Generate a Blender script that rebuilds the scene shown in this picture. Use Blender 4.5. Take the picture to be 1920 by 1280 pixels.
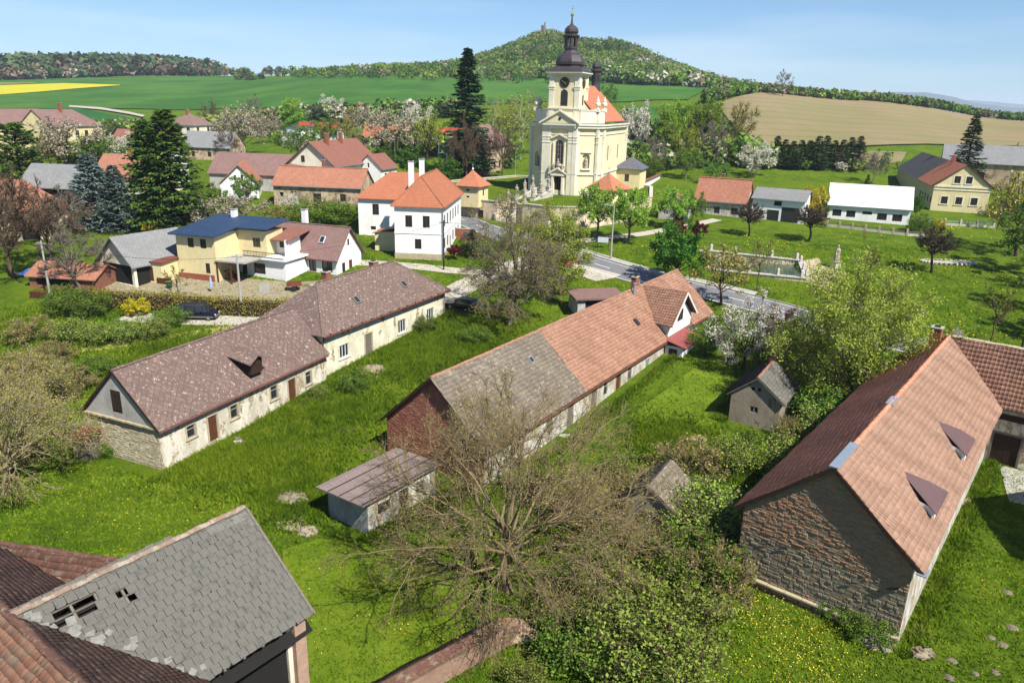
import bpy, math, random
import numpy as np
from mathutils import Vector, Matrix
R = math.radians
random.seed(7)
for o in list(bpy.data.objects): bpy.data.objects.remove(o)
SC = bpy.context.scene
COL = SC.collection

# ---------------------------------------------------------------- camera
FPX, PITCH, ROLL, CAMZ = 1390.0, 17.8, 1.45, 27.5
cam = bpy.data.cameras.new('camera'); camo = bpy.data.objects.new('camera', cam); COL.objects.link(camo)
cam.sensor_width = 36; cam.lens = 36 * FPX / 1920; cam.clip_start = .5; cam.clip_end = 20000
camo.matrix_world = Matrix.Translation((0, 0, CAMZ)) @ Matrix.Rotation(R(90 - PITCH), 4, 'X') @ Matrix.Rotation(R(ROLL), 4, 'Z')
SC.camera = camo
# ---------------------------------------------------------------- light
SUN_AZ, SUN_EL = 309.0, 50.0            # azimuth counter-clockwise from +X
sd = Vector((math.cos(R(SUN_AZ)) * math.cos(R(SUN_EL)), math.sin(R(SUN_AZ)) * math.cos(R(SUN_EL)), math.sin(R(SUN_EL))))
sl = bpy.data.lights.new('sun', 'SUN'); sl.energy = 5.; sl.angle = R(.53); sl.color = (1, .955, .88)
so = bpy.data.objects.new('sun', sl); COL.objects.link(so); so.rotation_euler = sd.to_track_quat('Z', 'Y').to_euler(); so.location = (60, -60, 120)
W = bpy.data.worlds.new('World'); SC.world = W; W.use_nodes = True
wt = W.node_tree; wt.nodes.clear()
sky = wt.nodes.new('ShaderNodeTexSky'); sky.sky_type = 'NISHITA'; sky.sun_disc = False
sky.sun_elevation = R(SUN_EL); sky.sun_rotation = R(90 - SUN_AZ); sky.altitude = 300; sky.air_density = 1.0; sky.dust_density = .0; sky.ozone_density = 3.
bg = wt.nodes.new('ShaderNodeBackground'); bg.inputs[1].default_value = .075
wo = wt.nodes.new('ShaderNodeOutputWorld')
# thin high cloud veils, by direction only
tc = wt.nodes.new('ShaderNodeTexCoord'); mp = wt.nodes.new('ShaderNodeMapping'); mp.inputs['Scale'].default_value = (1.1, 1.1, 9); mp.inputs['Rotation'].default_value = (0, 0, .5)
nz = wt.nodes.new('ShaderNodeTexNoise'); nz.inputs['Scale'].default_value = 1.7; nz.inputs['Detail'].default_value = 7; nz.inputs['Roughness'].default_value = .55
rp = wt.nodes.new('ShaderNodeValToRGB'); rp.color_ramp.elements[0].position = .5; rp.color_ramp.elements[1].position = .88
rp.color_ramp.elements[1].color = (.4, .4, .4, 1)
mx = wt.nodes.new('ShaderNodeMix'); mx.data_type = 'RGBA'; mx.inputs[7].default_value = (8., 8.3, 8.6, 1)
lk = wt.links.new
lk(tc.outputs['Generated'], mp.inputs[0]); lk(mp.outputs[0], nz.inputs['Vector']); lk(nz.outputs[0], rp.inputs[0]); lk(rp.outputs[0], mx.inputs[0])
tn = wt.nodes.new('ShaderNodeMix'); tn.data_type = 'RGBA'; tn.blend_type = 'MULTIPLY'; tn.inputs[0].default_value = 1; tn.inputs[7].default_value = (.68, .92, 1.17, 1)
gm = wt.nodes.new('ShaderNodeGamma'); gm.inputs[1].default_value = .85; lk(sky.outputs[0], gm.inputs[0]); lk(gm.outputs[0], tn.inputs[6]); lk(tn.outputs[2], mx.inputs[6]); lk(mx.outputs[2], bg.inputs[0]); lk(bg.outputs[0], wo.inputs[0])
vs = SC.view_settings; vs.view_transform = 'Standard'; vs.look = 'None'; vs.exposure = .95; vs.gamma = 1; vs.use_curve_mapping = False
SC.render.resolution_x = 1024; SC.render.resolution_y = 682
try:
    SC.cycles.max_bounces = 6; SC.cycles.transparent_max_bounces = 8; SC.cycles.volume_bounces = 0
except Exception: pass

# ---------------------------------------------------------------- pixel rays (used to place things on the terrain)
_p, _r = R(PITCH), R(ROLL)
_fw = np.array([0, math.cos(_p), -math.sin(_p)]); _rt = np.array([1., 0, 0]); _up = np.array([0, math.sin(_p), math.cos(_p)])
def ray(u, v):
    x = (u - 960) / FPX; y = (640 - v) / FPX
    return _fw + (x * math.cos(_r) - y * math.sin(_r)) * _rt + (x * math.sin(_r) + y * math.cos(_r)) * _up
def gp(u, v, z=0.):
    d = ray(u, v); t = (z - CAMZ) / d[2]; return (d[0] * t, d[1] * t, z)

# ---------------------------------------------------------------- node helper
class NT:
    def __init__(s, m):
        m.use_nodes = True; s.t = m.node_tree; s.t.nodes.clear()
        s.out = s.t.nodes.new('ShaderNodeOutputMaterial')
    def n(s, ty, ins=None, **kw):
        d = s.t.nodes.new('ShaderNode' + ty)
        for k, v in kw.items(): setattr(d, k, v)
        for k, v in (ins or {}).items():
            if isinstance(v, bpy.types.NodeSocket): s.t.links.new(v, d.inputs[k])
            else: d.inputs[k].default_value = v
        return d
    def pos(s): return s.n('NewGeometry').outputs['Position']
    def noise(s, vec, scale, detail=4, rough=.6):
        return s.n('TexNoise', {'Vector': vec, 'Scale': scale, 'Detail': detail, 'Roughness': rough}).outputs[0]
    def ramp(s, fac, stops):
        d = s.n('ValToRGB', {0: fac}); e = d.color_ramp.elements
        while len(e) < len(stops): e.new(.5)
        for i, (p, c) in enumerate(stops):
            e[i].position = p; e[i].color = (*c, 1) if not isinstance(c, (int, float)) else (c, c, c, 1)
        return d.outputs[0]
    def mix(s, f, a, b, bt='MIX'):
        d = s.n('Mix', data_type='RGBA', blend_type=bt)
        for i, v in ((0, f), (6, a), (7, b)):
            if isinstance(v, bpy.types.NodeSocket): s.t.links.new(v, d.inputs[i])
            elif isinstance(v, (int, float)): d.inputs[i].default_value = v if i == 0 else (v, v, v, 1)
            else: d.inputs[i].default_value = (*v, 1)
        return d.outputs[2]
    def math(s, op, a, b=0., c=None):
        ins = {0: a, 1: b}
        if c is not None: ins[2] = c
        return s.n('Math', ins, operation=op).outputs[0]
    def bump(s, h, st=.5, dist=.05): return s.n('Bump', {'Height': h, 'Strength': st, 'Distance': dist}).outputs[0]
    def finish(s, col, rough=.9, normal=None, spec=.2, metal=0.):
        ins = {'Roughness': rough, 'Specular IOR Level': spec, 'Metallic': metal}
        if isinstance(col, bpy.types.NodeSocket): ins['Base Color'] = col
        else: ins['Base Color'] = (*col, 1)
        if normal is not None: ins['Normal'] = normal
        b = s.n('BsdfPrincipled', ins); s.t.links.new(b.outputs[0], s.out.inputs[0]); return b
MATS = {}
def newmat(name):
    m = bpy.data.materials.new(name); MATS[name] = m; return m, NT(m)
def S(r, g, b, k=1.):
    f = lambda c: (c / 255 / 12.92 if c / 255 <= .04045 else ((c / 255 + .055) / 1.055) ** 2.4) * k
    return (f(r), f(g), f(b))
def scl(c, k): return tuple(min(1., x * k) for x in c)

def m_plain(name, c, rough=.8, var=.18, scale=3., spec=.25, metal=0., bump=.0):
    m, t = newmat(name); p = t.pos(); n = t.noise(p, scale, 5)
    col = t.mix(t.ramp(n, [(.3, 0), (.7, 1)]), scl(c, 1 - var), scl(c, 1 + var))
    n2 = t.noise(p, scale * 9, 3); col = t.mix(.25, col, t.mix(n2, scl(c, .75), scl(c, 1.15)))
    t.finish(col, rough, t.bump(n2, bump, .03) if bump else None, spec, metal); return m
def m_plaster(name, c, dirt, amt=.5, stone=None, stone_amt=0., scale=.55):
    m, t = newmat(name); p = t.pos()
    mp = t.n('Mapping', {'Vector': p, 'Scale': (1, 1, .55)}).outputs[0]
    n1 = t.noise(mp, scale, 7, .68); n2 = t.noise(p, 4.5, 5, .65)
    col = t.mix(t.ramp(n1, [(.52 - amt * .2, 0), (.74 - amt * .1, .85)]), c, dirt)
    col = t.mix(t.ramp(n2, [(.4, 0), (.75, .45)]), col, scl(dirt, .8))
    h = n2
    if stone:
        n3 = t.noise(mp, scale * 1.3 + .2, 6, .7)
        v = t.n('TexVoronoi', {'Vector': t.n('Mapping', {'Vector': p, 'Scale': (1.6, 1.6, 3.4)}).outputs[0], 'Scale': 1.3}, feature='DISTANCE_TO_EDGE').outputs[0]
        sc = t.mix(t.ramp(v, [(.02, 0), (.09, 1)]), scl(stone, .45), t.mix(n2, scl(stone, .7), scl(stone, 1.25)))
        k = t.ramp(n3, [(.62 - stone_amt * .3, 0), (.66 - stone_amt * .3, 1)])
        col = t.mix(k, col, sc); h = t.mix(k, n2, v)
    t.finish(col, .95, t.bump(h, .35, .06), .15); return m
def m_tilegeo(name, cs, lichen=None, lam=.3, rough=.85, streak=0.):
    """colour of separately modelled tiles: differs from tile to tile, plus lichen in patches"""
    m, t = newmat(name); g = t.n('NewGeometry'); p = g.outputs['Position']; rnd = g.outputs['Random Per Island']
    cs = [scl(c, .76) for c in cs]; col = t.ramp(rnd, [(i / max(1, len(cs) - 1), c) for i, c in enumerate(cs)])
    n0 = t.noise(p, .35, 4); col = t.mix(t.ramp(n0, [(.35, 0), (.7, .5)]), col, scl(cs[0], .72))
    n2 = t.noise(p, 11, 4); col = t.mix(t.ramp(n2, [(.35, .35), (.7, 0)]), col, scl(cs[0], .5))
    if lichen:
        n1 = t.noise(p, 2.6, 8, .75); col = t.mix(t.ramp(n1, [(.60 - lam * .3, 0), (.70 - lam * .3, .8)]), col, lichen)
    t.finish(col, rough, t.bump(n2, .2, .02), .2); return m
def m_tiletex(name, c1, c2, w=.3, h=.35, offset=.5, lichen=None, lam=.3, rot=0., line=.4, rough=.85, bump=.6):
    """roof covering too far off to tell the tiles apart (UV in metres)"""
    m, t = newmat(name); uv = t.n('UVMap').outputs[0]; p = t.pos()
    v = t.n('Mapping', {'Vector': uv, 'Rotation': (0, 0, rot)}).outputs[0]
    b = t.n('TexBrick', {'Vector': v, 'Color1': (*c1, 1), 'Color2': (*c2, 1), 'Mortar': (*scl(c1, line), 1), 'Scale': 1., 'Mortar Size': .02, 'Mortar Smooth': .3, 'Bias': 0., 'Brick Width': w, 'Row Height': h}, offset=offset)
    n0 = t.noise(p, .5, 5); col = t.mix(t.ramp(n0, [(.35, 0), (.75, .5)]), b.outputs[0], scl(c1, .62))
    n2 = t.noise(p, 7, 4); col = t.mix(t.ramp(n2, [(.3, .3), (.65, 0)]), col, scl(c1, .5))
    if lichen:
        n1 = t.noise(p, 3.6, 9, .8); col = t.mix(t.ramp(n1, [(.66 - lam * .3, 0), (.72 - lam * .3, .85)]), col, lichen)
    t.finish(col, rough, t.bump(b.outputs[1], bump, -.04), .2); return m
def m_leaf(name, c1, c2, trans=.35, obvar=.25):
    m, t = newmat(name); g = t.n('NewGeometry'); r = g.outputs['Random Per Island']; ob = t.n('ObjectInfo').outputs['Random']
    col = t.ramp(r, [(0, scl(c1, 1.15)), (1, scl(c2, 1.25))])
    hsv = t.n('HueSaturation', {'Color': col, 'Value': t.math('MULTIPLY_ADD', ob, obvar * 2, 1 - obvar), 'Hue': t.math('MULTIPLY_ADD', ob, .03, .485)}).outputs[0]
    d = t.n('BsdfDiffuse', {'Color': hsv}); tr = t.n('BsdfTranslucent', {'Color': t.mix(.5, hsv, t.mix(1., hsv, (1, 1, .4), 'MULTIPLY'))})
    mixs = t.n('MixShader', {0: trans, 1: d.outputs[0], 2: tr.outputs[0]}); t.t.links.new(mixs.outputs[0], t.out.inputs[0]); return m
def m_tint(name, trans=.3):
    m, t = newmat(name); col = t.n('VertexColor', layer_name='tint').outputs[0]
    r = t.n('NewGeometry').outputs['Random Per Island']; col = t.mix(1., col, t.ramp(r, [(0, 1.05), (1, 1.75)]), 'MULTIPLY')
    d = t.n('BsdfDiffuse', {'Color': col}); tr = t.n('BsdfTranslucent', {'Color': col})
    mixs = t.n('MixShader', {0: trans, 1: d.outputs[0], 2: tr.outputs[0]}); t.t.links.new(mixs.outputs[0], t.out.inputs[0]); return m
def m_brick(name, c1, c2, mortar, w=.28, h=.085, scale=1.):
    m, t = newmat(name); uv = t.n('UVMap').outputs[0]; p = t.pos()
    b = t.n('TexBrick', {'Vector': uv, 'Color1': (*c1, 1), 'Color2': (*c2, 1), 'Mortar': (*mortar, 1), 'Scale': 1., 'Mortar Size': .012, 'Brick Width': w, 'Row Height': h})
    n = t.noise(p, 1.2, 6); col = t.mix(t.ramp(n, [(.35, .0), (.7, .6)]), b.outputs[0], scl(c1, .5))
    t.finish(col, .95, t.bump(b.outputs[1], .5, -.03), .1); return m

# ---------------------------------------------------------------- mesh helpers
class MB:
    """collects polygons; build() makes one mesh object"""
    def __init__(s): s.v = []; s.f = []; s.uv = []; s.mi = []
    def poly(s, pts, uv=None, mi=0):
        i = len(s.v); s.v += [tuple(p) for p in pts]; s.f.append(tuple(range(i, i + len(pts)))); s.mi.append(mi)
        if uv is None:
            a = Vector(pts[0]); n = (Vector(pts[1]) - a).cross(Vector(pts[-1]) - a)
            if abs(n.z) > .95 * max(n.length, 1e-9): uv = [(p[0], p[1]) for p in pts]
            else:
                hd = Vector((-n.y, n.x, 0)); hd = hd.normalized() if hd.length > 1e-9 else Vector((1, 0, 0)); up = n.normalized().cross(hd) if n.length > 1e-12 else Vector((0, 0, 1))
                uv = [(Vector(p).dot(hd), Vector(p).dot(up)) for p in pts]
        s.uv += list(uv)
    def box(s, c, sz, rz=0., mi=0, skip=''):
        cx, cy, cz = c; a, b, h = sz[0] / 2, sz[1] / 2, sz[2] / 2; co, si = math.cos(rz), math.sin(rz)
        P = [(cx + x * co - y * si, cy + x * si + y * co, cz + z) for x, y, z in ((-a, -b, -h), (a, -b, -h), (a, b, -h), (-a, b, -h), (-a, -b, h), (a, -b, h), (a, b, h), (-a, b, h))]
        for k, f in (('b', (3, 2, 1, 0)), ('t', (4, 5, 6, 7)), ('f', (0, 1, 5, 4)), ('r', (1, 2, 6, 5)), ('k', (2, 3, 7, 6)), ('l', (3, 0, 4, 7))):
            if k not in skip: s.poly([P[i] for i in f], mi=mi)
    def bar(s, p, q, w, h=None, mi=0):
        p, q = Vector(p), Vector(q); d = (q - p); h = h or w
        x = d.normalized(); ref = Vector((0, 0, 1)) if abs(x.z) < .95 else Vector((0, 1, 0)); y = x.cross(ref).normalized() * (w / 2); z = y.normalized().cross(x) * (h / 2)
        A = [p - y - z, p + y - z, p + y + z, p - y + z]; B = [a + d for a in A]
        s.poly(A[::-1], mi=mi); s.poly(B, mi=mi)
        for i in range(4): s.poly([A[i], A[(i + 1) % 4], B[(i + 1) % 4], B[i]], mi=mi)
    def lathe(s, c, prof, n=12, mi=0, rz=0., caps=True):
        cx, cy, cz = c; rings = [[(cx + r * math.cos(rz + 2 * math.pi * k / n), cy + r * math.sin(rz + 2 * math.pi * k / n), cz + z) for k in range(n)] for r, z in prof]
        for a, b in zip(rings, rings[1:]):
            for k in range(n): s.poly([a[k], a[(k + 1) % n], b[(k + 1) % n], b[k]], mi=mi)
        if caps: s.poly(rings[-1], mi=mi); s.poly(rings[0][::-1], mi=mi)
    def slab(s, pts, th, mi=0):
        """a sheet with its own thickness below the given (counter-clockwise, seen from above) outline"""
        lo = [(p[0], p[1], p[2] - th) for p in pts]; s.poly(pts, mi=mi); s.poly(lo[::-1], mi=mi); n = len(pts)
        for i in range(n): s.poly([lo[i], lo[(i + 1) % n], pts[(i + 1) % n], pts[i]], mi=mi)
    def mesh(s, name, mats, smooth=False):
        m = bpy.data.meshes.new(name); m.from_pydata(s.v, [], s.f)
        for x in (mats if isinstance(mats, (list, tuple)) else [mats]): m.materials.append(x)
        u = m.uv_layers.new(name='UVMap'); u.data.foreach_set('uv', np.array(s.uv, dtype=np.float32).ravel())
        m.polygons.foreach_set('material_index', np.array(s.mi, dtype=np.int32))
        if smooth: m.polygons.foreach_set('use_smooth', np.ones(len(s.f), dtype=bool))
        m.update(); return m
def np_mesh(name, V, F, mats, smooth=False, tint=None):
    V = np.asarray(V, dtype=np.float32); m = bpy.data.meshes.new(name); k = F.shape[1]
    m.vertices.add(len(V)); m.vertices.foreach_set('co', V.ravel())
    m.loops.add(F.size); m.loops.foreach_set('vertex_index', F.astype(np.int32).ravel())
    m.polygons.add(len(F)); m.polygons.foreach_set('loop_start', np.arange(0, F.size, k, dtype=np.int32))
    try: m.polygons.foreach_set('loop_total', np.full(len(F), k, dtype=np.int32))
    except Exception: pass
    if smooth: m.polygons.foreach_set('use_smooth', np.ones(len(F), dtype=bool))
    for x in (mats if isinstance(mats, (list, tuple)) else [mats]): m.materials.append(x)
    if tint is not None:
        a = m.color_attributes.new('tint', 'FLOAT_COLOR', 'POINT'); a.data.foreach_set('color', np.concatenate([tint, np.ones((len(tint), 1))], 1).astype(np.float32).ravel())
    m.update(calc_edges=True); m.validate(); return m
ROOTM = {}
def tag(o, label=None, cat=None, group=None, kind=None):
    if label: o['label'] = label
    if cat: o['category'] = cat
    if group: o['group'] = group
    if kind: o['kind'] = kind
    return o
def thing(name, label, cat, loc=(0, 0, 0), rz=0., group=None, scale=None):
    o = bpy.data.objects.new(name, None); COL.objects.link(o); o.location = loc; o.rotation_euler = (0, 0, rz); o.empty_display_size = .3
    if scale: o.scale = scale
    ROOTM[o.name] = Matrix.Translation(loc) @ Matrix.Rotation(rz, 4, 'Z')
    return tag(o, label, cat, group)
def obj(name, mesh, parent=None, M=None, kind=None):
    """M: matrix in the parent's space"""
    o = bpy.data.objects.new(name, mesh); COL.objects.link(o)
    if parent is not None: o.parent = parent
    if M is not None: o.matrix_local = M
    if kind: o['kind'] = kind
    return o
# ================================================================ terrain
NEAR = [(0, 0), (58, 0), (85, 1.8), (110, 4.5), (130, 6.5), (150, 7.8), (200, 9.5)]
COLS = {-300: [(300, 9), (400, 12), (620, 24), (900, 44), (1200, 52), (2500, 60)], 300: [(300, 10), (400, 14.5), (620, 27.5), (900, 48), (1200, 54), (2500, 60)],
        750: [(280, 15), (350, 20.5), (450, 27.5), (700, 50), (1000, 57), (2500, 60)], 1050: [(280, 15), (350, 20.5), (450, 28), (700, 50), (1000, 57), (2500, 55)],
        1250: [(260, 15), (330, 20.5), (450, 33), (600, 45), (1000, 50), (2500, 40)], 1400: [(230, 13.5), (300, 20.5), (430, 36), (600, 40), (1000, 38), (2500, 10)],
        1600: [(230, 14.), (330, 22), (480, 36), (600, 36), (1000, 25), (2500, 0)], 1900: [(230, 13), (330, 19), (480, 24.5), (600, 23), (1000, 12), (2500, 0)],
        2400: [(230, 12), (330, 15), (480, 17), (600, 15), (1000, 8), (2500, 0)]}
_us = sorted(COLS); _S = np.array([(u - 960) / 1460 for u in _us])
def hz(X, Y):
    X = np.atleast_1d(np.asarray(X, float)); Y = np.atleast_1d(np.asarray(Y, float))
    P = np.array([np.interp(Y, [p[0] for p in NEAR + COLS[u]], [p[1] for p in NEAR + COLS[u]]) for u in _us])
    s = np.clip(X / np.maximum(Y, 1.), _S[0], _S[-1]); i = np.clip(np.searchsorted(_S, s) - 1, 0, len(_S) - 2)
    t = (s - _S[i]) / (_S[i + 1] - _S[i]); t = t * t * (3 - 2 * t); k = np.arange(len(X))
    z = P[i, k] * (1 - t) + P[i + 1, k] * t
    r = np.hypot((X - 36) / np.where(X < 36, .68, 1.02), (Y - 830) / 1.1); z = z + 40 * np.exp(-(r / 112) ** 1.7) + 7 * np.exp(-(((X - 120) / 40) ** 2 + ((Y - 800) / 60) ** 2))
    z = z + np.where(Y > 600, 1., 0.) * 3.5 * np.sin(X * .061 + 1) * np.sin(X * .023) * np.clip((z - 62) / 25, 0, 1)
    return z
def h(x, y): return float(hz(x, y)[0])
def at(u, v, dz=0.):
    d = ray(u, v); d = d / d[1]; Y = np.geomspace(20, 2400, 900); below = CAMZ + d[2] * Y < hz(d[0] * Y, Y)
    if not below.any(): g = (CAMZ + d[2] * Y - hz(d[0] * Y, Y)) / Y; k = int(np.argmin(np.where((Y > 150) & (Y < 1100), g, 9))); return (d[0] * Y[k], Y[k], h(d[0] * Y[k], Y[k]) + dz)
    k = np.argmax(below)
    lo, hi = Y[max(k - 1, 0)], Y[k]
    for _ in range(25):
        m = (lo + hi) / 2
        if CAMZ + d[2] * m < h(d[0] * m, m): hi = m
        else: lo = m
    return (d[0] * hi, hi, h(d[0] * hi, hi) + dz)

def grow(a, b, n, k): t = np.linspace(0, 1, n + 1)[1:]; return a + (b - a) * (np.exp(k * t) - 1) / (math.exp(k) - 1)
xs = np.concatenate([-grow(72, 4500, 75, 4.4)[::-1], np.linspace(-72, 72, 91), grow(72, 4500, 75, 4.4)])
ys = np.concatenate([[-60, -30, -10], np.linspace(0, 176, 111), grow(176, 2600, 110, 2.6), [4000, 9000]])
GX, GY = np.meshgrid(xs, ys); nx, ny = len(xs), len(ys)
gz = hz(GX.ravel(), GY.ravel())
gz[(GY.ravel() > 2700)] = -60
POND = [(30.4, 119.4), (44.8, 114.9), (42.4, 104.9), (29.5, 109.3)]      # the walled pond is let into the ground
def inset(poly, d):
    c = np.mean(poly, 0); out = []
    for i in range(len(poly)):
        p0, p1, p2 = [np.array(poly[(i + k) % len(poly)], float) for k in (-1, 0, 1)]; e1, e2 = (p1 - p0) / np.linalg.norm(p1 - p0), (p2 - p1) / np.linalg.norm(p2 - p1); n1, n2 = np.array([-e1[1], e1[0]]), np.array([-e2[1], e2[0]])
        if np.dot(n1, c - p1) < 0: n1, n2 = -n1, -n2
        b_ = n1 + n2; out.append(tuple(p1 + b_ / np.dot(b_, n1) * d))
    return out
_pp = np.array(inset(POND, -1.0)); _in = np.ones(GX.size, bool)
for _i in range(4):
    _a, _b = _pp[_i], _pp[(_i + 1) % 4]; _in &= ((_b[0] - _a[0]) * (GY.ravel() - _a[1]) - (_b[1] - _a[1]) * (GX.ravel() - _a[0])) < 0
gz[_in] -= 3.
_rng = np.random.default_rng(3)
near = (GY.ravel() < 60); gz = gz - .0
F = (np.arange(ny - 1)[:, None] * nx + np.arange(nx - 1)[None, :]).ravel(); F = np.stack([F, F + 1, F + 1 + nx, F + nx], 1)

# lawn / meadow material
m, t = newmat('grass_ground'); p = t.pos()
def grass_colour(t, p):
    n1 = t.noise(p, .07, 6, .65); n2 = t.noise(p, .5, 7, .72); n3 = t.noise(p, 5, 5, .75); n4 = t.noise(p, 24, 3, .8)
    col = t.ramp(n2, [(.28, S(66, 95, 20, .58)), (.5, S(100, 128, 27, .68)), (.72, S(138, 152, 48, .74))])
    col = t.mix(t.ramp(n1, [(.42, 0), (.62, .75)]), col, S(122, 142, 34, .7))
    col = t.mix(t.ramp(t.noise(t.n('Mapping', {'Vector': p, 'Location': (-13, 57, 0)}).outputs[0], .13, 6, .7), [(.52, 0), (.7, .7)]), col, S(60, 94, 24, .6))
    dry = t.noise(t.n('Mapping', {'Vector': p, 'Location': (31, 7, 0)}).outputs[0], .2, 8, .75)
    col = t.mix(t.ramp(dry, [(.58, 0), (.74, .7)]), col, S(152, 144, 88, .66))
    return col, n3, n4
col, n3, n4 = grass_colour(t, p)
col = t.mix(t.ramp(n3, [(.3, .7), (.55, 0)]), col, S(40, 70, 18, .55))
col = t.mix(t.ramp(n4, [(.35, .5), (.6, 0)]), col, S(42, 72, 18, .55))
t.finish(col, 1., t.bump(t.mix(.5, n3, n4), .8, .22), .05)
terrain = obj('ground', np_mesh('ground', np.stack([GX.ravel(), GY.ravel(), gz], 1), F, MATS['grass_ground'], True)); terrain['kind'] = 'structure'

def sheet(name, outline, mat, dz, n=(40, 12), parent=None):
    """a four-sided patch (two long sides as polylines) laid on the terrain"""
    A, B = [np.array(q, float)[:, :2] for q in outline]
    def rs(P, k):
        d = np.r_[0, np.cumsum(np.linalg.norm(np.diff(P, axis=0), axis=1))]; tt = np.linspace(0, d[-1], k); return np.stack([np.interp(tt, d, P[:, 0]), np.interp(tt, d, P[:, 1])], 1)
    A, B = rs(A, n[0] + 1), rs(B, n[0] + 1); w = np.linspace(0, 1, n[1] + 1)[None, :, None]; P = A[:, None] * (1 - w) + B[:, None] * w
    P = P.reshape(-1, 2); z = hz(P[:, 0], P[:, 1]) + dz; k = n[1] + 1
    f = (np.arange(n[0])[:, None] * k + np.arange(n[1])[None]).ravel(); f = np.stack([f, f + k, f + k + 1, f + 1], 1)
    q = P[f[0]]; area = np.cross(q[1] - q[0], q[2] - q[0])
    if area < 0: f = f[:, ::-1]
    o = obj(name, np_mesh(name, np.c_[P, z], f, mat, True)); o['kind'] = 'structure'; return o
def ribbon(name, pts, width, mat, dz, n=60, m_=4):
    P = np.array(pts, float)[:, :2]; tt = np.r_[0, np.cumsum(np.linalg.norm(np.diff(P, axis=0), axis=1))]; q = np.linspace(0, tt[-1], n + 1)
    # smooth the centre line
    C = np.stack([np.interp(q, tt, P[:, 0]), np.interp(q, tt, P[:, 1])], 1)
    for _ in range(max(2, n // 12)): C[1:-1] = (C[:-2] + 2 * C[1:-1] + C[2:]) / 4
    T = np.gradient(C, axis=0); T /= np.linalg.norm(T, axis=1)[:, None]; N = np.stack([-T[:, 1], T[:, 0]], 1); w = width if np.ndim(width) == 0 else np.interp(q, tt, width)[:, None]
    return sheet(name, (C + N * w / 2, C - N * w / 2), mat, dz, (n, m_)), C

# far fields ------------------------------------------------------
def m_crop(name, c1, c2, c3, rot, rows=1.5):
    m, t = newmat(name); p = t.pos(); v = t.n('Mapping', {'Vector': p, 'Rotation': (0, 0, rot), 'Scale': (1, .06, 1)}).outputs[0]
    n = t.noise(v, .35, 4); n2 = t.noise(p, .02, 5); n3 = t.noise(p, 1.5, 3)
    tl = t.n('TexWave', {'Vector': t.n('Mapping', {'Vector': p, 'Rotation': (0, 0, rot)}).outputs[0], 'Scale': .018, 'Distortion': .6, 'Detail': 2.}, wave_type='BANDS', bands_direction='X').outputs[0]
    col = t.mix(t.ramp(n, [(.35, 0), (.65, 1)]), c1, c2); col = t.mix(t.ramp(n2, [(.4, 0), (.62, .7)]), col, c3); col = t.mix(t.ramp(n3, [(.3, .3), (.6, 0)]), col, scl(c1, .6)); col = t.mix(t.ramp(tl, [(.93, 0), (.985, .5)]), col, scl(c3, .7))
    t.finish(col, 1., None, .0); return m
m_crop('winter_wheat', S(62, 106, 50, .6), S(72, 116, 56, .6), S(96, 136, 62, .64), .3)
m_crop('winter_wheat_dark', S(48, 100, 56, .6), S(54, 108, 60, .6), S(66, 118, 60, .6), 1.2)
m_crop('rapeseed', S(206, 196, 60, .62), S(214, 204, 70, .64), S(190, 190, 50, .7), .2)
m_crop('ploughed_soil', S(168, 150, 118, .58), S(160, 144, 110, .58), S(144, 144, 96, .56), 1.5)
m_crop('meadow_light', S(118, 160, 60, .66), S(104, 150, 56, .66), S(132, 166, 76, .66), .4)
def P_(*q): return [at(*k) for k in q]
sheet('wheat_field', (P_((-250, 214), (0, 205), (250, 205), (420, 205), (700, 200), (850, 200), (1050, 190), (1180, 192), (1290, 188)), P_((-250, 150), (0, 151), (250, 145), (420, 141), (700, 141), (850, 146), (1050, 146), (1180, 158), (1345, 166))), MATS['winter_wheat'], .5, (160, 60))
sheet('dark_wheat_field', (P_((-250, 252), (0, 246), (150, 245), (262, 233)), P_((-250, 214), (0, 206), (150, 205), (240, 222))), MATS['winter_wheat_dark'], .55, (60, 24))
sheet('rapeseed_field', (P_((-250, 184), (0, 180), (120, 170), (225, 162)), P_((-250, 160), (0, 162), (120, 158), (225, 161))), MATS['rapeseed'], .9, (60, 20))
sheet('ploughed_strip', (P_((-250, 160), (0, 161), (66, 158)), P_((-250, 156), (0, 157), (66, 157))), MATS['ploughed_soil'], .95, (30, 6))
sheet('ploughed_field', (P_((1345, 196), (1400, 275), (1500, 274), (1620, 276), (1740, 272), (1900, 275), (2150, 300)), P_((1380, 184), (1420, 176), (1500, 181), (1620, 190), (1740, 203), (1900, 224), (2150, 262))), MATS['ploughed_soil'], .5, (120, 60))
sheet('ploughed_plot', (P_((1500, 312), (1600, 312), (1690, 306)), P_((1500, 286), (1600, 284), (1700, 286))), MATS['ploughed_soil'], .2, (30, 14))
sheet('meadow', (P_((420, 262), (560, 250), (640, 225), (850, 214)), P_((430, 240), (560, 214), (640, 202), (850, 196))), MATS['meadow_light'], .3, (60, 14))
sheet('meadow', (P_((1165, 275), (1200, 272), (1240, 262)), P_((1165, 202), (1200, 200), (1260, 198))), MATS['winter_wheat'], .3, (40, 20))

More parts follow.
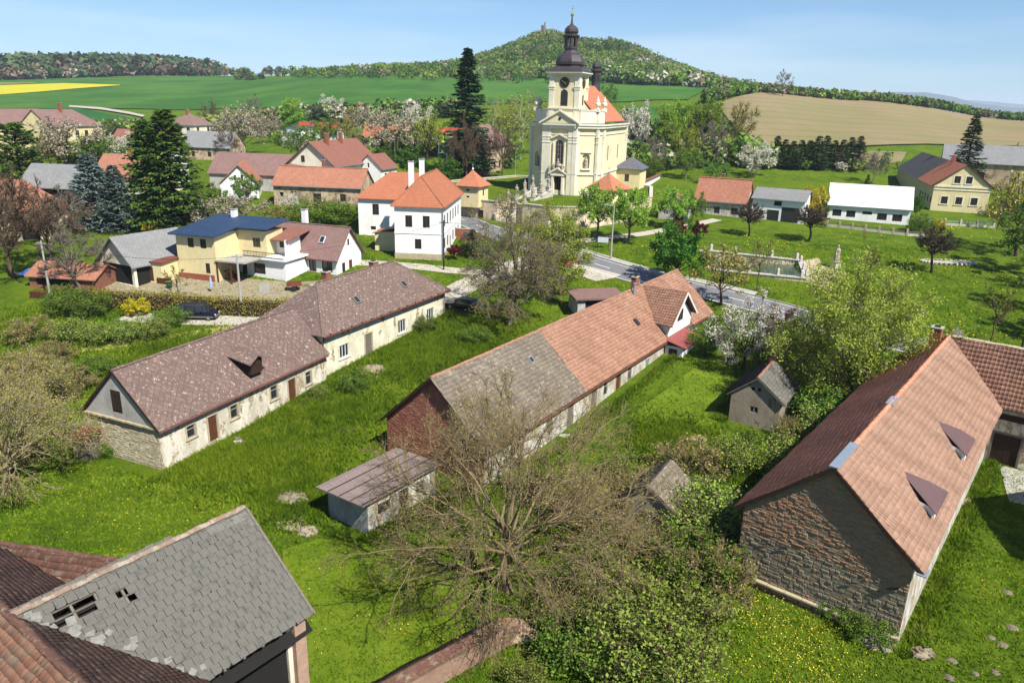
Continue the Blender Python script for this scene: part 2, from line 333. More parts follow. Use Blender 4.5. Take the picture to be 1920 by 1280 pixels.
# distant blue ridge on the right horizon (kilometres away)
m_plain('far_forest', S(62, 84, 66, .5), 1., .25, .004)
def ridge(name, D, prof, depth=900):
    V = []; u = np.linspace(prof[0][0], prof[-1][0], 90); top = np.interp(u, [q[0] for q in prof], [q[1] for q in prof]); rg = np.random.default_rng(int(D))
    top = top + np.convolve(rg.normal(0, 1.3, 90), np.ones(5) / 5, 'same')
    for k, frac, dd in ((0, 0., 0), (1, .55, .35), (2, 1., 1.), (3, 0., 2.)):
        for i in range(90):
            d = ray(u[i], top[i]); s = (D + depth * dd) / d[1]; zt = CAMZ + d[2] * D / d[1]; V.append((d[0] * s, d[1] * s, -80 + (zt + 80) * frac))
    f = np.array([(k * 90 + i, k * 90 + i + 1, k * 90 + 91 + i, k * 90 + 90 + i) for k in range(3) for i in range(89)])
    o = obj(name, np_mesh(name, np.array(V), f, MATS['far_forest'], True)); o['kind'] = 'structure'
ridge('far_hills', 6500, [(1560, 200), (1640, 172), (1680, 168), (1740, 169), (1790, 178), (1830, 190), (1900, 200), (2100, 206), (2400, 215)])
ridge('far_hills', 9500, [(1500, 205), (1760, 190), (1820, 186), (1870, 190), (1950, 196), (2200, 198), (2500, 206)])

# roads -----------------------------------------------------------
m, t = newmat('asphalt'); p = t.pos(); n = t.noise(p, 1.2, 5); n2 = t.noise(p, 18, 3)
col = t.mix(n, S(104, 104, 108, .75), S(140, 140, 142, .75)); col = t.mix(t.ramp(n2, [(.35, .4), (.6, 0)]), col, S(84, 84, 88, .7)); t.finish(col, .95, t.bump(n2, .3, .02), .2)
m_plain('gravel', S(186, 178, 164, .72), 1., .2, 2.2, .1, 0, .5)
m_plain('dirt', S(172, 158, 132, .58), 1., .25, 1.4, .1, 0, .5)
m_plain('concrete', S(176, 172, 162, .7), .95, .16, 1.5, .2, 0, .2)
m_plain('road_paint', S(225, 225, 222, .8), .8, .08, 4)
m_plain('sandstone', S(186, 172, 140, .72), .95, .22, 1.6, .15, 0, .4)
m_plain('pale_stone', S(196, 190, 178, .75), .95, .2, 2.6, .15, 0, .4)
road_pts = P_((700, 362), (790, 385), (868, 412), (915, 432), (985, 456), (1060, 478), (1200, 522), (1330, 549), (1440, 577), (1560, 610), (1660, 643), (1735, 652))
road_pts += [(60, 75, 0), (78, 66, 0), (110, 52, 0)]
rd, RC = ribbon('road', road_pts, 5.6, MATS['asphalt'], .07, 150, 4)
sheet_lines = MB()
def stripes(name, C, off, w, dash=None, dz=.085):
    T = np.gradient(C, axis=0); T /= np.linalg.norm(T, axis=1)[:, None]; N = np.stack([-T[:, 1], T[:, 0]], 1); d = np.r_[0, np.cumsum(np.linalg.norm(np.diff(C, axis=0), axis=1))]
    segs = [(0, d[-1])] if not dash else [(a, min(a + dash[0], d[-1])) for a in np.arange(0, d[-1], sum(dash))]
    for a, b in segs:
        q = np.linspace(a, b, max(2, int((b - a) / 1.2) + 1)); c = np.stack([np.interp(q, d, C[:, 0]), np.interp(q, d, C[:, 1])], 1); nn = np.stack([np.interp(q, d, N[:, 0]), np.interp(q, d, N[:, 1])], 1); nn /= np.linalg.norm(nn, axis=1)[:, None]
        L, Rr = c + nn * (off + w / 2), c + nn * (off - w / 2)
        for i in range(len(q) - 1):
            sheet_lines.poly([(*L[i], h(*L[i]) + dz), (*Rr[i], h(*Rr[i]) + dz), (*Rr[i + 1], h(*Rr[i + 1]) + dz), (*L[i + 1], h(*L[i + 1]) + dz)])
stripes('c', RC[20:], 0, .14, (3, 4.2)); stripes('l', RC[20:], 2.55, .12); stripes('r', RC[20:], -2.55, .12)
o = obj('road_markings', sheet_lines.mesh('road_markings', MATS['road_paint'])); o['kind'] = 'structure'
# kerbs and pavement along the far side of the road
def offset(C, d):
    T = np.gradient(C, axis=0); T /= np.linalg.norm(T, axis=1)[:, None]; return C + np.stack([-T[:, 1], T[:, 0]], 1) * d
kb = MB(); seg = offset(RC[40:122], 3.0)
for a, b in zip(seg, seg[1:]): kb.bar((*a, h(*a) + .06), (*b, h(*b) + .06), .2, .24)
o = obj('kerb', kb.mesh('kerb', MATS['concrete'])); o['kind'] = 'structure'
pv = offset(RC[46:76], 3.9); ribbon('pavement', pv, 1.5, MATS['concrete'], .12, 40, 2)
ribbon('churchyard_path', P_((1075, 455), (1120, 448), (1200, 440), (1290, 424), (1345, 412)), 2.2, MATS['gravel'], .06, 40, 3)
ribbon('gravel_drive', P_((1055, 478), (1000, 492), (950, 506), (880, 532), (840, 556)) + [(-16, 88, 0), (-24, 86, 0), (-38, 85, 0), (-47, 85.5, 0)], [6, 6, 5, 4.2, 4, 3.6, 3.4, 3.2, 2.6], MATS['gravel'], .06, 90, 4)
ribbon('cart_track', P_((930, 512), (850, 508), (780, 500), (700, 494), (640, 492)), 2.6, MATS['gravel'], .065, 50, 3)
sheet('gravel_patch', (P_((1040, 508), (1080, 516), (1118, 528), (1150, 522)), P_((1050, 492), (1085, 496), (1120, 504), (1165, 516))), MATS['gravel'], .075, (20, 8))
sheet('farm_yard', (P_((195, 548), (300, 556), (420, 566), (560, 566), (670, 560)), P_((205, 508), (300, 510), (420, 520), (560, 530), (680, 520))), MATS['dirt'], .06, (50, 12))
sheet('barn_yard', (((37.5, 49.5), (40, 48), (44, 46)), ((40.5, 55.5), (42, 54.5), (46, 51.5))), MATS['concrete'], .05, (12, 12))
sheet('mown_path', (P_((-80, 690), (60, 672), (200, 655), (330, 638), (440, 618)), P_((-80, 668), (60, 655), (200, 642), (330, 626), (440, 608))), m_plain('dry_grass', S(166, 160, 92, .66), 1., .22, 1.2, .05, 0, .5), .035, (60, 8))
m, t = newmat('mown_grass'); p = t.pos(); n2 = t.noise(p, .6, 6, .7); n4 = t.noise(p, 22, 4, .8)
col = t.ramp(n2, [(.3, S(96, 123, 26, .64)), (.7, S(130, 146, 42, .7))]); col = t.mix(t.ramp(n4, [(.35, .45), (.6, 0)]), col, S(72, 104, 28, .6)); t.finish(col, 1., t.bump(n4, .6, .1), .05)
sheet('mown_lawn', (P_((530, 1030), (600, 1010), (690, 1020), (800, 1060), (860, 1110)), P_((540, 1300), (600, 1310), (660, 1310), (740, 1265), (880, 1180))), MATS['mown_grass'], .02, (40, 30))
sheet('mown_lawn', (P_((1180, 780), (1250, 730), (1300, 690), (1350, 700)), P_((1250, 850), (1300, 815), (1345, 790), (1370, 745))), MATS['mown_grass'], .02, (30, 20))
for _a, _b in (((520, 948), (575, 990)), ((690, 688), (725, 706)), ((410, 842), (460, 826)), ((1285, 820), (1325, 846)), ((560, 770), (600, 744))):
    sheet('bare_soil', (P_(_a, ((_a[0] + _b[0]) / 2, _a[1] - 8), (_b[0], _a[1])), P_((_a[0], _b[1]), ((_a[0] + _b[0]) / 2 + 6, _b[1] + 6), _b)), MATS['dirt'], .015, (8, 6))
sheet('field_track', (P_((130, 203), (190, 208), (240, 216), (268, 222)), P_((130, 200), (190, 204), (240, 212), (272, 219))), MATS['gravel'], .8, (40, 3))
# ================================================================ building tool kit
m_plain('glass_dark', (.02, .024, .028), .12, .3, 1.5, .6)
m_plain('frame_brown', S(74, 50, 38, .8), .6, .2, 3)
m_plain('frame_white', S(222, 222, 218, .8), .6, .08, 3)
m_plain('frame_grey', S(150, 144, 132, .7), .8, .25, 5)
m_plain('wood_dark', S(64, 48, 38, .7), .9, .35, 4, .1, 0, .3)
m_plain('wood_brown', S(92, 58, 40, .8), .85, .3, 4, .1, 0, .3)
m_plain('wood_grey', S(122, 114, 104, .7), .9, .3, 5, .1, 0, .3)
m_plain('zinc', S(176, 186, 196, .8), .45, .12, 2, .5, .6)
m_plain('unlit_black', (.012, .011, .01), 1., .2, 2)  # near-black colour stands in for the darkness of unlit insides
m_plain('white_paint', S(236, 236, 234, .82), .85, .05, 1.2)
m_plain('chimney_brick', S(150, 92, 70, .75), .95, .3, 3, .1, 0, .3)
m_plain('black_metal', S(48, 46, 48, .8), .5, .2, 2, .4)
m_plain('rust_metal', S(118, 66, 50, .8), .7, .25, 2, .3)
CAL = MATS['glass_dark']
def Fm(x, y, th, zb=0.): return Matrix.Translation((x, y, zb)) @ Matrix.Rotation(R(th), 4, 'Z')
def side_frame(side, L, W):
    A, B = {'near': ((0, W / 2), (0, -W / 2)), 'right': ((0, -W / 2), (L, -W / 2)), 'left': ((L, W / 2), (0, W / 2)), 'far': ((L, -W / 2), (L, W / 2))}[side]
    return Matrix.Translation((*A, 0)) @ Matrix.Rotation(math.atan2(B[1] - A[1], B[0] - A[0]), 4, 'Z'), math.hypot(B[0] - A[0], B[1] - A[1])
def wall_side(mb, Mw, length, prof, ops, bottom=-1.2, rev=.16, mi=0):
    """one wall with real openings: prof = [(s,z)...] top outline"""
    P = lambda s, d, z: tuple(Mw @ Vector((s, d, z)))
    cuts = sorted(set([round(q[0], 4) for q in prof] + [round(max(0, min(length, v)), 4) for o_ in ops for v in (o_[1], o_[1] + o_[3])]))
    top = lambda s: float(np.interp(s, [q[0] for q in prof], [q[1] for q in prof]))
    for a, b in zip(cuts, cuts[1:]):
        if b - a < 1e-3: continue
        mid = (a + b) / 2; segs = sorted([(o_[2], o_[2] + o_[4]) for o_ in ops if o_[1] - 1e-3 <= mid <= o_[1] + o_[3] + 1e-3]); z = bottom
        for lo, hi in segs:
            if lo > z: mb.poly([P(a, 0, z), P(b, 0, z), P(b, 0, lo), P(a, 0, lo)], [(a, z), (b, z), (b, lo), (a, lo)], mi)
            z = max(z, hi)
        ta, tb = top(a), top(b); q = [(a, z), (b, z), (b, tb), (a, ta)]
        if ta - z < 1e-3: q = q[:3]
        elif tb - z < 1e-3: q = [q[0], q[1], q[3]]
        if max(ta, tb) - z > 1e-3: mb.poly([P(s, 0, zz) for s, zz in q], q, mi)
    for o_ in ops:
        s0, s1, z0, z1 = o_[1], o_[1] + o_[3], o_[2], o_[2] + o_[4]
        mb.poly([P(s0, 0, z0), P(s0, rev, z0), P(s0, rev, z1), P(s0, 0, z1)][::-1], mi=mi); mb.poly([P(s1, 0, z0), P(s1, 0, z1), P(s1, rev, z1), P(s1, rev, z0)][::-1], mi=mi)
        mb.poly([P(s0, 0, z1), P(s0, rev, z1), P(s1, rev, z1), P(s1, 0, z1)][::-1], mi=mi); mb.poly([P(s0, 0, z0), P(s1, 0, z0), P(s1, rev, z0), P(s0, rev, z0)][::-1], mi=mi)
_wc = {}
def win_mesh(w, hh, nx, nz, fm):
    k = ('w', round(w, 2), round(hh, 2), nx, nz, fm.name)
    if k not in _wc:
        mb = MB(); f = .07
        mb.box((0, .03, f / 2), (w, .08, f)); mb.box((0, .03, hh - f / 2), (w, .08, f))
        for sx in (-1, 1): mb.box((sx * (w / 2 - f / 2), .03, hh / 2), (f, .08, hh - 2 * f))
        for i in range(1, nx): mb.box((-w / 2 + w * i / nx, .035, hh / 2), (.07, .07, hh - 2 * f))
        for i in range(1, nz): mb.box((0, .035, hh * (i / nz if nz != 2 else .68)), (w - 2 * f, .06, .055))
        g = MB(); g.box((0, .075, hh / 2), (w - .02, .02, hh - .02))
        _wc[k] = (mb.mesh('window', fm), g.mesh('pane', CAL))
    return _wc[k]
def door_mesh(w, hh, mat, boards=5):
    k = ('d', round(w, 2), round(hh, 2), mat.name, boards)
    if k not in _wc:
        mb = MB(); n = boards; bw = w / n
        for i in range(n): mb.box((-w / 2 + bw * (i + .5), .05 + .008 * (i % 2), hh / 2), (bw - .012, .05, hh - .01))
        mb.box((0, .09, hh / 2), (w, .02, hh))
        for z in (.25, hh - .3): mb.box((0, .018, z), (w - .1, .025, .1))
        _wc[k] = mb.mesh('door', mat)
    return _wc[k]
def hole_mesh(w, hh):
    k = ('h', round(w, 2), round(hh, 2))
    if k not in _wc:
        mb = MB(); mb.box((0, .16, hh / 2), (w, .03, hh)); _wc[k] = mb.mesh('opening', MATS['unlit_black'])  # opaque panel backs the hole, painted black as an unlit interior
    return _wc[k]
def sur_mesh(w, hh, sm, t=.16, sill=True, arch=False):
    k = ('s', round(w, 2), round(hh, 2), sm.name, t, sill)
    if k not in _wc:
        mb = MB()
        for sx in (-1, 1): mb.box((sx * (w / 2 + t / 2), -.02, hh / 2), (t, .05, hh))
        mb.box((0, -.02, hh + t / 2), (w + 2 * t, .05, t))
        if sill: mb.box((0, -.05, -t / 2), (w + 2 * t + .1, .12, t * .7))
        _wc[k] = mb.mesh('surround', sm)
    return _wc[k]
def opening(root, Mw, o_, fm, rev=.16):
    """o_ = (kind, s, z, w, h[, opts])"""
    kind, s, z, w, hh = o_[:5]; op = o_[5] if len(o_) > 5 else {}; Mo = Mw @ Matrix.Translation((s + w / 2, .04, z))
    if kind == 'win':
        a, g = win_mesh(w, hh, op.get('nx', 2), op.get('nz', 2), MATS[op['fm']] if 'fm' in op else fm); x = obj('window', a, root, Mo); obj('pane', g, x, Matrix.Identity(4))
    elif kind == 'door': x = obj('door', door_mesh(w, hh, MATS[op.get('fm', 'wood_brown')], op.get('n', 4)), root, Mo)
    elif kind == 'gate': x = obj('gate', door_mesh(w, hh, MATS[op.get('fm', 'wood_dark')], op.get('n', 10)), root, Mo)
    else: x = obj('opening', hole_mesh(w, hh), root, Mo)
    if 'sur' in op: obj('surround', sur_mesh(w, hh, MATS[op['sur']], op.get('t', .16), kind == 'win'), x, Matrix.Translation((0, -.04, 0)))
    return x
def walls(root, Mf, L, Wd, he, hr, mat, ops=None, fm='frame_brown', hip=(0, 0), bottom=-1.2, name='wall', mats=None, sides=('near', 'right', 'left', 'far'), rev=.16):
    mb = MB(); ops = ops or {}; todo = []
    for sd_ in sides:
        Ms, ln = side_frame(sd_, L, Wd); o_ = ops.get(sd_, [])
        g = (sd_ == 'near' and hip[0] == 0) or (sd_ == 'far' and hip[1] == 0)
        prof = [(0, he), (ln / 2, hr), (ln, he)] if g and hr > he else [(0, he), (ln, he)]
        wall_side(mb, Ms, ln, prof, o_, bottom, rev, (mats or {}).get(sd_, 0)); todo += [(Ms, q) for q in o_]
    x = obj(name, mb.mesh(name, mat if isinstance(mat, list) else MATS[mat]), root, Mf)
    for Ms, q in todo: opening(root, Mf @ Ms, q, MATS[fm])
    return x
def roof_polys(L, Wd, he, hr, ov=.35, rk=.25, hip=(0, 0)):
    sl = (hr - he) / (Wd / 2); ye = Wd / 2 + ov; ze = he - sl * ov
    x0, x1 = (-ov if hip[0] else -rk), (L + ov if hip[1] else L + rk); r0, r1 = (hip[0] if hip[0] else x0), (L - hip[1] if hip[1] else x1)
    P = {'left': [(x0, ye, ze), (r0, 0, hr), (r1, 0, hr), (x1, ye, ze)], 'right': [(x0, -ye, ze), (x1, -ye, ze), (r1, 0, hr), (r0, 0, hr)]}
    if hip[0]: P['near'] = [(x0, ye, ze), (x0, -ye, ze), (r0, 0, hr)]
    if hip[1]: P['far'] = [(x1, -ye, ze), (x1, ye, ze), (r1, 0, hr)]
    return P
def up(P, dz): return [(p[0], p[1], p[2] + dz) for p in P]
def roof(root, Mf, polys, mat, th=.14, name='roof', lift=.14):
    mb = MB(); mm = mat if isinstance(mat, list) else [MATS[mat]]
    for i, p in enumerate(polys): mb.slab(up(p, lift), th, 0 if not isinstance(mat, list) else min(i, len(mm) - 1))
    return obj(name, mb.mesh(name, mm), root, Mf)
def tile_arrays(poly, tw, tr, lift=.15, rib=False, seed=0, holes=None, jit=.006, u0off=0.):
    """one array of tiles per roof slope: lower edge raised, rows lapping (list of dicts of corner coordinates)"""
    rg = np.random.default_rng(seed); p = [Vector(q) for q in poly]; n = (p[1] - p[0]).cross(p[2] - p[0]).normalized(); n = n if n.z > 0 else -n
    hd = Vector((0, 0, 1)).cross(n).normalized(); upv = n.cross(hd).normalized(); o = p[0]
    Q = np.array([((q - o).dot(hd), (q - o).dot(upv)) for q in p]); v0, v1 = Q[:, 1].min(), Q[:, 1].max(); tiles = []
    rows = int((v1 - v0) / tr) + 1
    for r_ in range(rows):
        va = v0 + r_ * tr; vb = min(va + tr * 1.12, v1); vm = min(va + tr * .5, v1 - 1e-3); us = []
        for i in range(len(Q)):
            a, b = Q[i], Q[(i + 1) % len(Q)]
            if (a[1] - vm) * (b[1] - vm) < 0: us.append(a[0] + (b[0] - a[0]) * (vm - a[1]) / (b[1] - a[1]))
        if len(us) < 2: continue
        ua, ub = min(us), max(us); st = math.floor(ua / tw) * tw + (tw / 2 if r_ % 2 and not rib else 0) + u0off
        k = st - tw
        while k < ub:
            a, b = max(k, ua), min(k + tw, ub); k += tw
            if b - a < .04: continue
            if holes and any(h0 <= (a + b) / 2 <= h1 and g0 <= vm - v0 <= g1 for h0, h1, g0, g1 in holes): continue
            j = rg.normal(0, jit, 4); tiles.append((a + .006, b - .006, va + j[3] * 2, vb, .045 + abs(j[0]), .012 + j[1] * .3, j[2]))
    return tiles, (o + n * lift, hd, upv, n)
def tiles_mesh(name, polys, mat, tw=.26, tr=.33, rib=False, seed=0, holes=None, lift=.15, step=1., hump=.045):
    V = []; F = []; off = 0
    for pi, poly in enumerate(polys):
        T, (o, hd, upv, n) = tile_arrays(poly, tw, tr, lift, rib, seed + pi, holes)
        T = np.array(T); o, hd, upv, n = [np.array(x) for x in (o, hd, upv, n)]
        fr = np.array([0, .55, .78, 1.]) if rib else np.array([0, 1.]); hp = np.array([0, 0, hump, .0]) if rib else np.zeros(2); K = len(fr)
        u = T[:, 0:1] + (T[:, 1:2] - T[:, 0:1]) * fr
        sag = (.035 * np.sin(T[:, 0] * .9 + seed) * np.sin(T[:, 2] * .8 + 1.3 * seed) + .02 * np.sin(T[:, 0] * 2.3 + T[:, 2] * 1.7))[:, None]
        def pt(vv, tt): return o + u[..., None] * hd + vv[:, None, None] * upv + (tt + sag)[..., None] * n
        tl = T[:, 4:5] * step + hp + T[:, 6:7] * (fr - .5); th_ = T[:, 5:6] + hp
        lo, hi, bo = pt(T[:, 2], tl), pt(T[:, 3], th_), pt(T[:, 2], np.full_like(tl, -.015))
        v = np.concatenate([lo, hi, bo], 1); N = len(T); b = off + np.arange(N)[:, None] * (3 * K)
        f = []
        for i in range(K - 1): f += [[i, i + 1, K + i + 1, K + i], [2 * K + i, 2 * K + i + 1, i + 1, i]]
        f += [[2 * K, 0, K, K], [K - 1, 3 * K - 1, 2 * K - 1, 2 * K - 1]]
        f = [q for q in f if len(set(q)) == 4]
        F.append((b[:, :, None] + np.array(f)[None]).reshape(-1, 4)); V.append(v.reshape(-1, 3)); off += N * 3 * K
    return np_mesh(name, np.concatenate(V), np.concatenate(F), MATS[mat])
def ridge_caps(root, Mf, a, b, mat, r=.16, step=.38, name='ridge_cap', parent=None):
    a, b = Vector(a), Vector(b); d = (b - a); L = d.length; d = d.normalized(); sx = d.cross(Vector((0, 0, 1))).normalized(); upv = sx.cross(d); mb = MB(); rg = random.Random(5); n = max(1, int(L / step))
    for i in range(n):
        p = a + d * (i * L / n) + upv * (rg.uniform(-.01, .02)) + sx * rg.uniform(-.015, .015); q = p + d * (L / n + .03); k = 1 + rg.uniform(-.06, .1); rr = r * k
        prof = [(math.cos(t_), math.sin(t_)) for t_ in np.linspace(0, math.pi, 6)]
        A = [p + sx * (c * rr) + upv * (s * rr * .75 - .02) for c, s in prof]; B = [q + sx * (c * rr * .9) + upv * (s * rr * .68 - .02) for c, s in prof]
        for j in range(5): mb.poly([A[j], B[j], B[j + 1], A[j + 1]])
        mb.poly(A)
    return obj(name, mb.mesh(name, MATS[mat]), root, Mf)
def chimney(root, Mf, x, y, z0, z1, w=.6, d=.6, mat='chimney_brick', cap='concrete'):
    mb = MB(); mb.box((0, 0, (z1 - z0) / 2), (w, d, z1 - z0)); mb.box((0, 0, z1 - z0 + .05), (w + .14, d + .14, .1), mi=1); mb.box((0, 0, z1 - z0 + .13), (w * .55, d * .55, .08), mi=2)
    return obj('chimney', mb.mesh('chimney', [MATS[mat], MATS[cap], MATS['unlit_black']]), root, Mf @ Matrix.Translation((x, y, z0)))
def gutter(root, Mf, a, b, mat='zinc', r=.07):
    mb = MB(); mb.bar(a, b, r * 2, r * 1.6); return obj('gutter', mb.mesh('gutter', MATS[mat]), root, Mf)
def skylight(root, Mf, poly, x, frac, w=.7, hh=.9, fm='frame_grey'):
    """small roof window lying in the slope; frac: share of the way down from the ridge"""
    top, bot = Vector(poly[2]), Vector(poly[1]); s = (Vector((0, bot.y, bot.z)) - Vector((0, top.y, top.z))); n = Vector((1, 0, 0)).cross(s).normalized(); n = n if n.z > 0 else -n
    p = Vector((x, top.y, top.z)) + s * frac + n * .2; sd_ = s.normalized(); mb = MB()
    def q(a, b, c): return p + Vector((1, 0, 0)) * a + sd_ * b + n * c
    for mi, (ww, hh2, z0, z1) in enumerate(((w, hh, -.05, .1), (w - .14, hh - .14, .1, .115))):
        A = [q(sx * ww / 2, sy * hh2 / 2, z0) for sx, sy in ((-1, -1), (1, -1), (1, 1), (-1, 1))]; B = [a + n * (z1 - z0) for a in A]
        o_ = 1 if (B[1] - B[0]).cross(B[2] - B[0]).dot(n) > 0 else -1
        mb.poly(B[::o_], mi=mi)
        for i in range(4): mb.poly([A[i], A[(i + 1) % 4], B[(i + 1) % 4], B[i]][::o_], mi=mi)
    return obj('skylight', mb.mesh('skylight', [MATS[fm], CAL]), root, Mf)
I4 = Matrix.Identity(4)
def house(name, label, x, y, th, zb, L, Wd, he, hr, wall, rmat, ops=None, fm='frame_brown', hip=(0, 0), ov=.4, rk=.3, group=None, chim=(), ridge=None, gut=True, cat='house', plinth=None):
    b = thing(name, label, cat, (x, y, zb), R(th), group); walls(b, I4, L, Wd, he, hr, wall, ops, fm, hip)
    P = roof_polys(L, Wd, he, hr, ov, rk, hip); r_ = roof(b, I4, list(P.values()), rmat)
    if ridge: ridge_caps(b, I4, up([P['right'][3]], .15)[0], up([P['right'][2]], .15)[0], ridge)
    if gut:
        for sd_ in ('left', 'right'): q = P[sd_]; a, c = (q[0], q[3]) if sd_ == 'left' else (q[0], q[1]); gutter(b, I4, up([a], .03)[0], up([c], .03)[0])
    if plinth:
        mb = MB()
        for sd_ in ('near', 'right', 'left', 'far'):
            Ms, ln = side_frame(sd_, L, Wd); mb.poly([tuple(Ms @ Vector(q)) for q in ((-.04, -.04, -1.2), (ln + .04, -.04, -1.2), (ln + .04, -.04, .55), (-.04, -.04, .55))]); mb.poly([tuple(Ms @ Vector(q)) for q in ((-.04, -.04, .55), (ln + .04, -.04, .55), (ln, .0, .55), (0, 0, .55))])
        obj('plinth', mb.mesh('plinth', MATS[plinth]), b, I4)
    for c in chim: chimney(b, I4, *c)
    return b, P
# ================================================================ the old farm in the foreground
m_plaster('old_cream_plaster', S(230, 224, 206, .8), S(182, 172, 150, .7), .5, S(190, 174, 144, .68), .3)
m_plaster('old_yellow_plaster', S(232, 228, 202, .8), S(190, 182, 152, .68), .45, S(186, 166, 134, .62), .16)
m_plaster('rubble_plaster', S(206, 194, 166, .8), S(170, 156, 128, .74), .6, S(190, 174, 140, .74), .6)
m_plaster('grey_render', S(196, 194, 188, .7), S(160, 154, 142, .6), .4)
m_plaster('flaking_white', S(222, 220, 210, .76), S(160, 150, 132, .6), .7, S(186, 168, 138, .7), .3, .9)
m_plaster('tan_render', S(172, 160, 140, .68), S(140, 128, 110, .6), .4, S(150, 130, 108, .6), .1)
m_tiletex('eternit_brown', S(142, 118, 108, .64), S(122, 102, 94, .6), .42, .42, 0., S(206, 196, 186, .85), .3, R(45), .55, .85, .6)
m_tilegeo('tile_grey_old', [S(148, 136, 120, .72), S(164, 150, 130, .74), S(130, 122, 112, .7), S(158, 140, 122, .72)], S(190, 180, 158, .7), .2)
m_tilegeo('tile_salmon', [S(192, 142, 116, .76), S(200, 152, 124, .78), S(178, 130, 108, .74), S(206, 162, 136, .8), S(168, 128, 110, .72)], S(196, 170, 146, .75), .1)
m_tilegeo('tile_pink', [S(194, 154, 130, .74), S(200, 162, 138, .76), S(182, 144, 122, .72), S(188, 144, 118, .74)], S(176, 140, 120, .75), .12)
m_tilegeo('tile_red_lifted', [S(216, 142, 110, 1.25), S(200, 128, 98, 1.2), S(224, 154, 122, 1.28), S(184, 116, 90, 1.15)], S(170, 124, 102, 1.), .12)  # colour brightened to stand in for sun that only grazes the left slope
m_tilegeo('slate_grey', [S(152, 148, 138, .66), S(140, 136, 128, .62), S(160, 156, 146, .68), S(130, 127, 119, .6), S(144, 142, 134, .62), S(120, 118, 110, .56)], S(104, 104, 96, .5), .3)
m_tilegeo('tile_orangebrown', [S(182, 130, 104, .76), S(164, 112, 90, .74), S(192, 146, 118, .78), S(146, 104, 88, .72), S(150, 140, 120, .7)], S(150, 130, 110, .66), .3)
m_tiletex('tile_brown_tex', S(132, 98, 84, .76), S(116, 86, 76, .72), .26, .34, .5, S(164, 140, 124, .7), .15)
m_plaster('brick_gable', S(124, 76, 60, .7), S(96, 58, 48, .6), .5)
m_brick('red_brick', S(158, 98, 76, .85), S(130, 78, 62, .8), S(150, 124, 106, .7))
m_plain('mortar_shade', S(132, 116, 94, .8), 1., .3, 2, .1, 0, .5)
m_tilegeo('stone_blocks', [S(158, 146, 124, .9), S(172, 158, 132, .92), S(140, 130, 112, .88), S(180, 164, 134, .95), S(150, 140, 124, .88)], S(136, 126, 108, .8), .2, .95)
m_tilegeo('rubble_brick', [S(172, 148, 120, .92), S(190, 122, 88, .92), S(160, 142, 118, .9), S(178, 152, 122, .92), S(192, 132, 98, .92), S(150, 136, 116, .88)], S(146, 132, 112, .85), .2, .95)
W_ = lambda s, z, w, hh, **k: ('win', s, z, w, hh, k)

# ---- long abandoned farmhouse, left (two sections)
A = thing('farmhouse', 'long abandoned cream farmhouse with brown lichened roof in two levels', 'house', (-30.13, 52.55, .3), R(66.34))
MA = Fm(-30.13, 52.55, 66.34, .3); A1 = I4; A2 = MA.inverted() @ Fm(-22.54, 71.77, 62.61, .8)
dz_ = {'nx': 1, 'nz': 2, 'fm': 'frame_grey', 'sur': 'sandstone', 't': .14}
mA = [MATS['old_cream_plaster'], MATS['rubble_plaster']]
walls(A, A1, 20.11, 7.83, 3.35, 7.17, mA, {'right': [W_(2.6, 1.25, .85, 1.05, **dz_), ('door', 4.78, .05, .95, 2.2, {'fm': 'wood_brown', 'sur': 'sandstone'}), W_(7.25, 1.1, .85, 1.2, **dz_), W_(12.15, 1.05, .9, 1.3, **dz_), ('door', 14.5, 0, 1.0, 2.2, {'fm': 'wood_brown', 'sur': 'sandstone'}), W_(17.0, .85, .8, 1.3, **dz_)],
      'near': []}, 'frame_grey', (0, 0), mats={'near': 1})
gp_ = MB(); Ms, ln = side_frame('near', 20.11, 7.83); P3 = lambda s, d, z: tuple(Ms @ Vector((s, d, z)))
# smooth rendered upper gable, standing proud of the rubble below, with the loft hatch cut in
wall_side(gp_, Ms @ Matrix.Translation((0, -.06, 0)), 7.83, [(0, 3.3), (3.915, 7.1), (7.83, 3.3)], [('hole', 3.25, 3.75, 1.1, 1.85)], 3.15, .2)
obj('gable_wall', gp_.mesh('gable_wall', MATS['grey_render']), A, A1)
obj('loft_hatch', door_mesh(1.1, 1.85, MATS['wood_dark'], 5), A, A1 @ Ms @ Matrix.Translation((3.8, -.075, 3.75)))
lg = MB(); n_ = 22
for i in range(n_): lg.box((ln * (i + .5) / n_, -.13 + random.uniform(-.02, .02), 3.2 + random.uniform(-.02, .02)), (ln / n_ - .02, .2, .13))
obj('stone_ledge', lg.mesh('stone_ledge', MATS['sandstone']), A, A1 @ Ms)
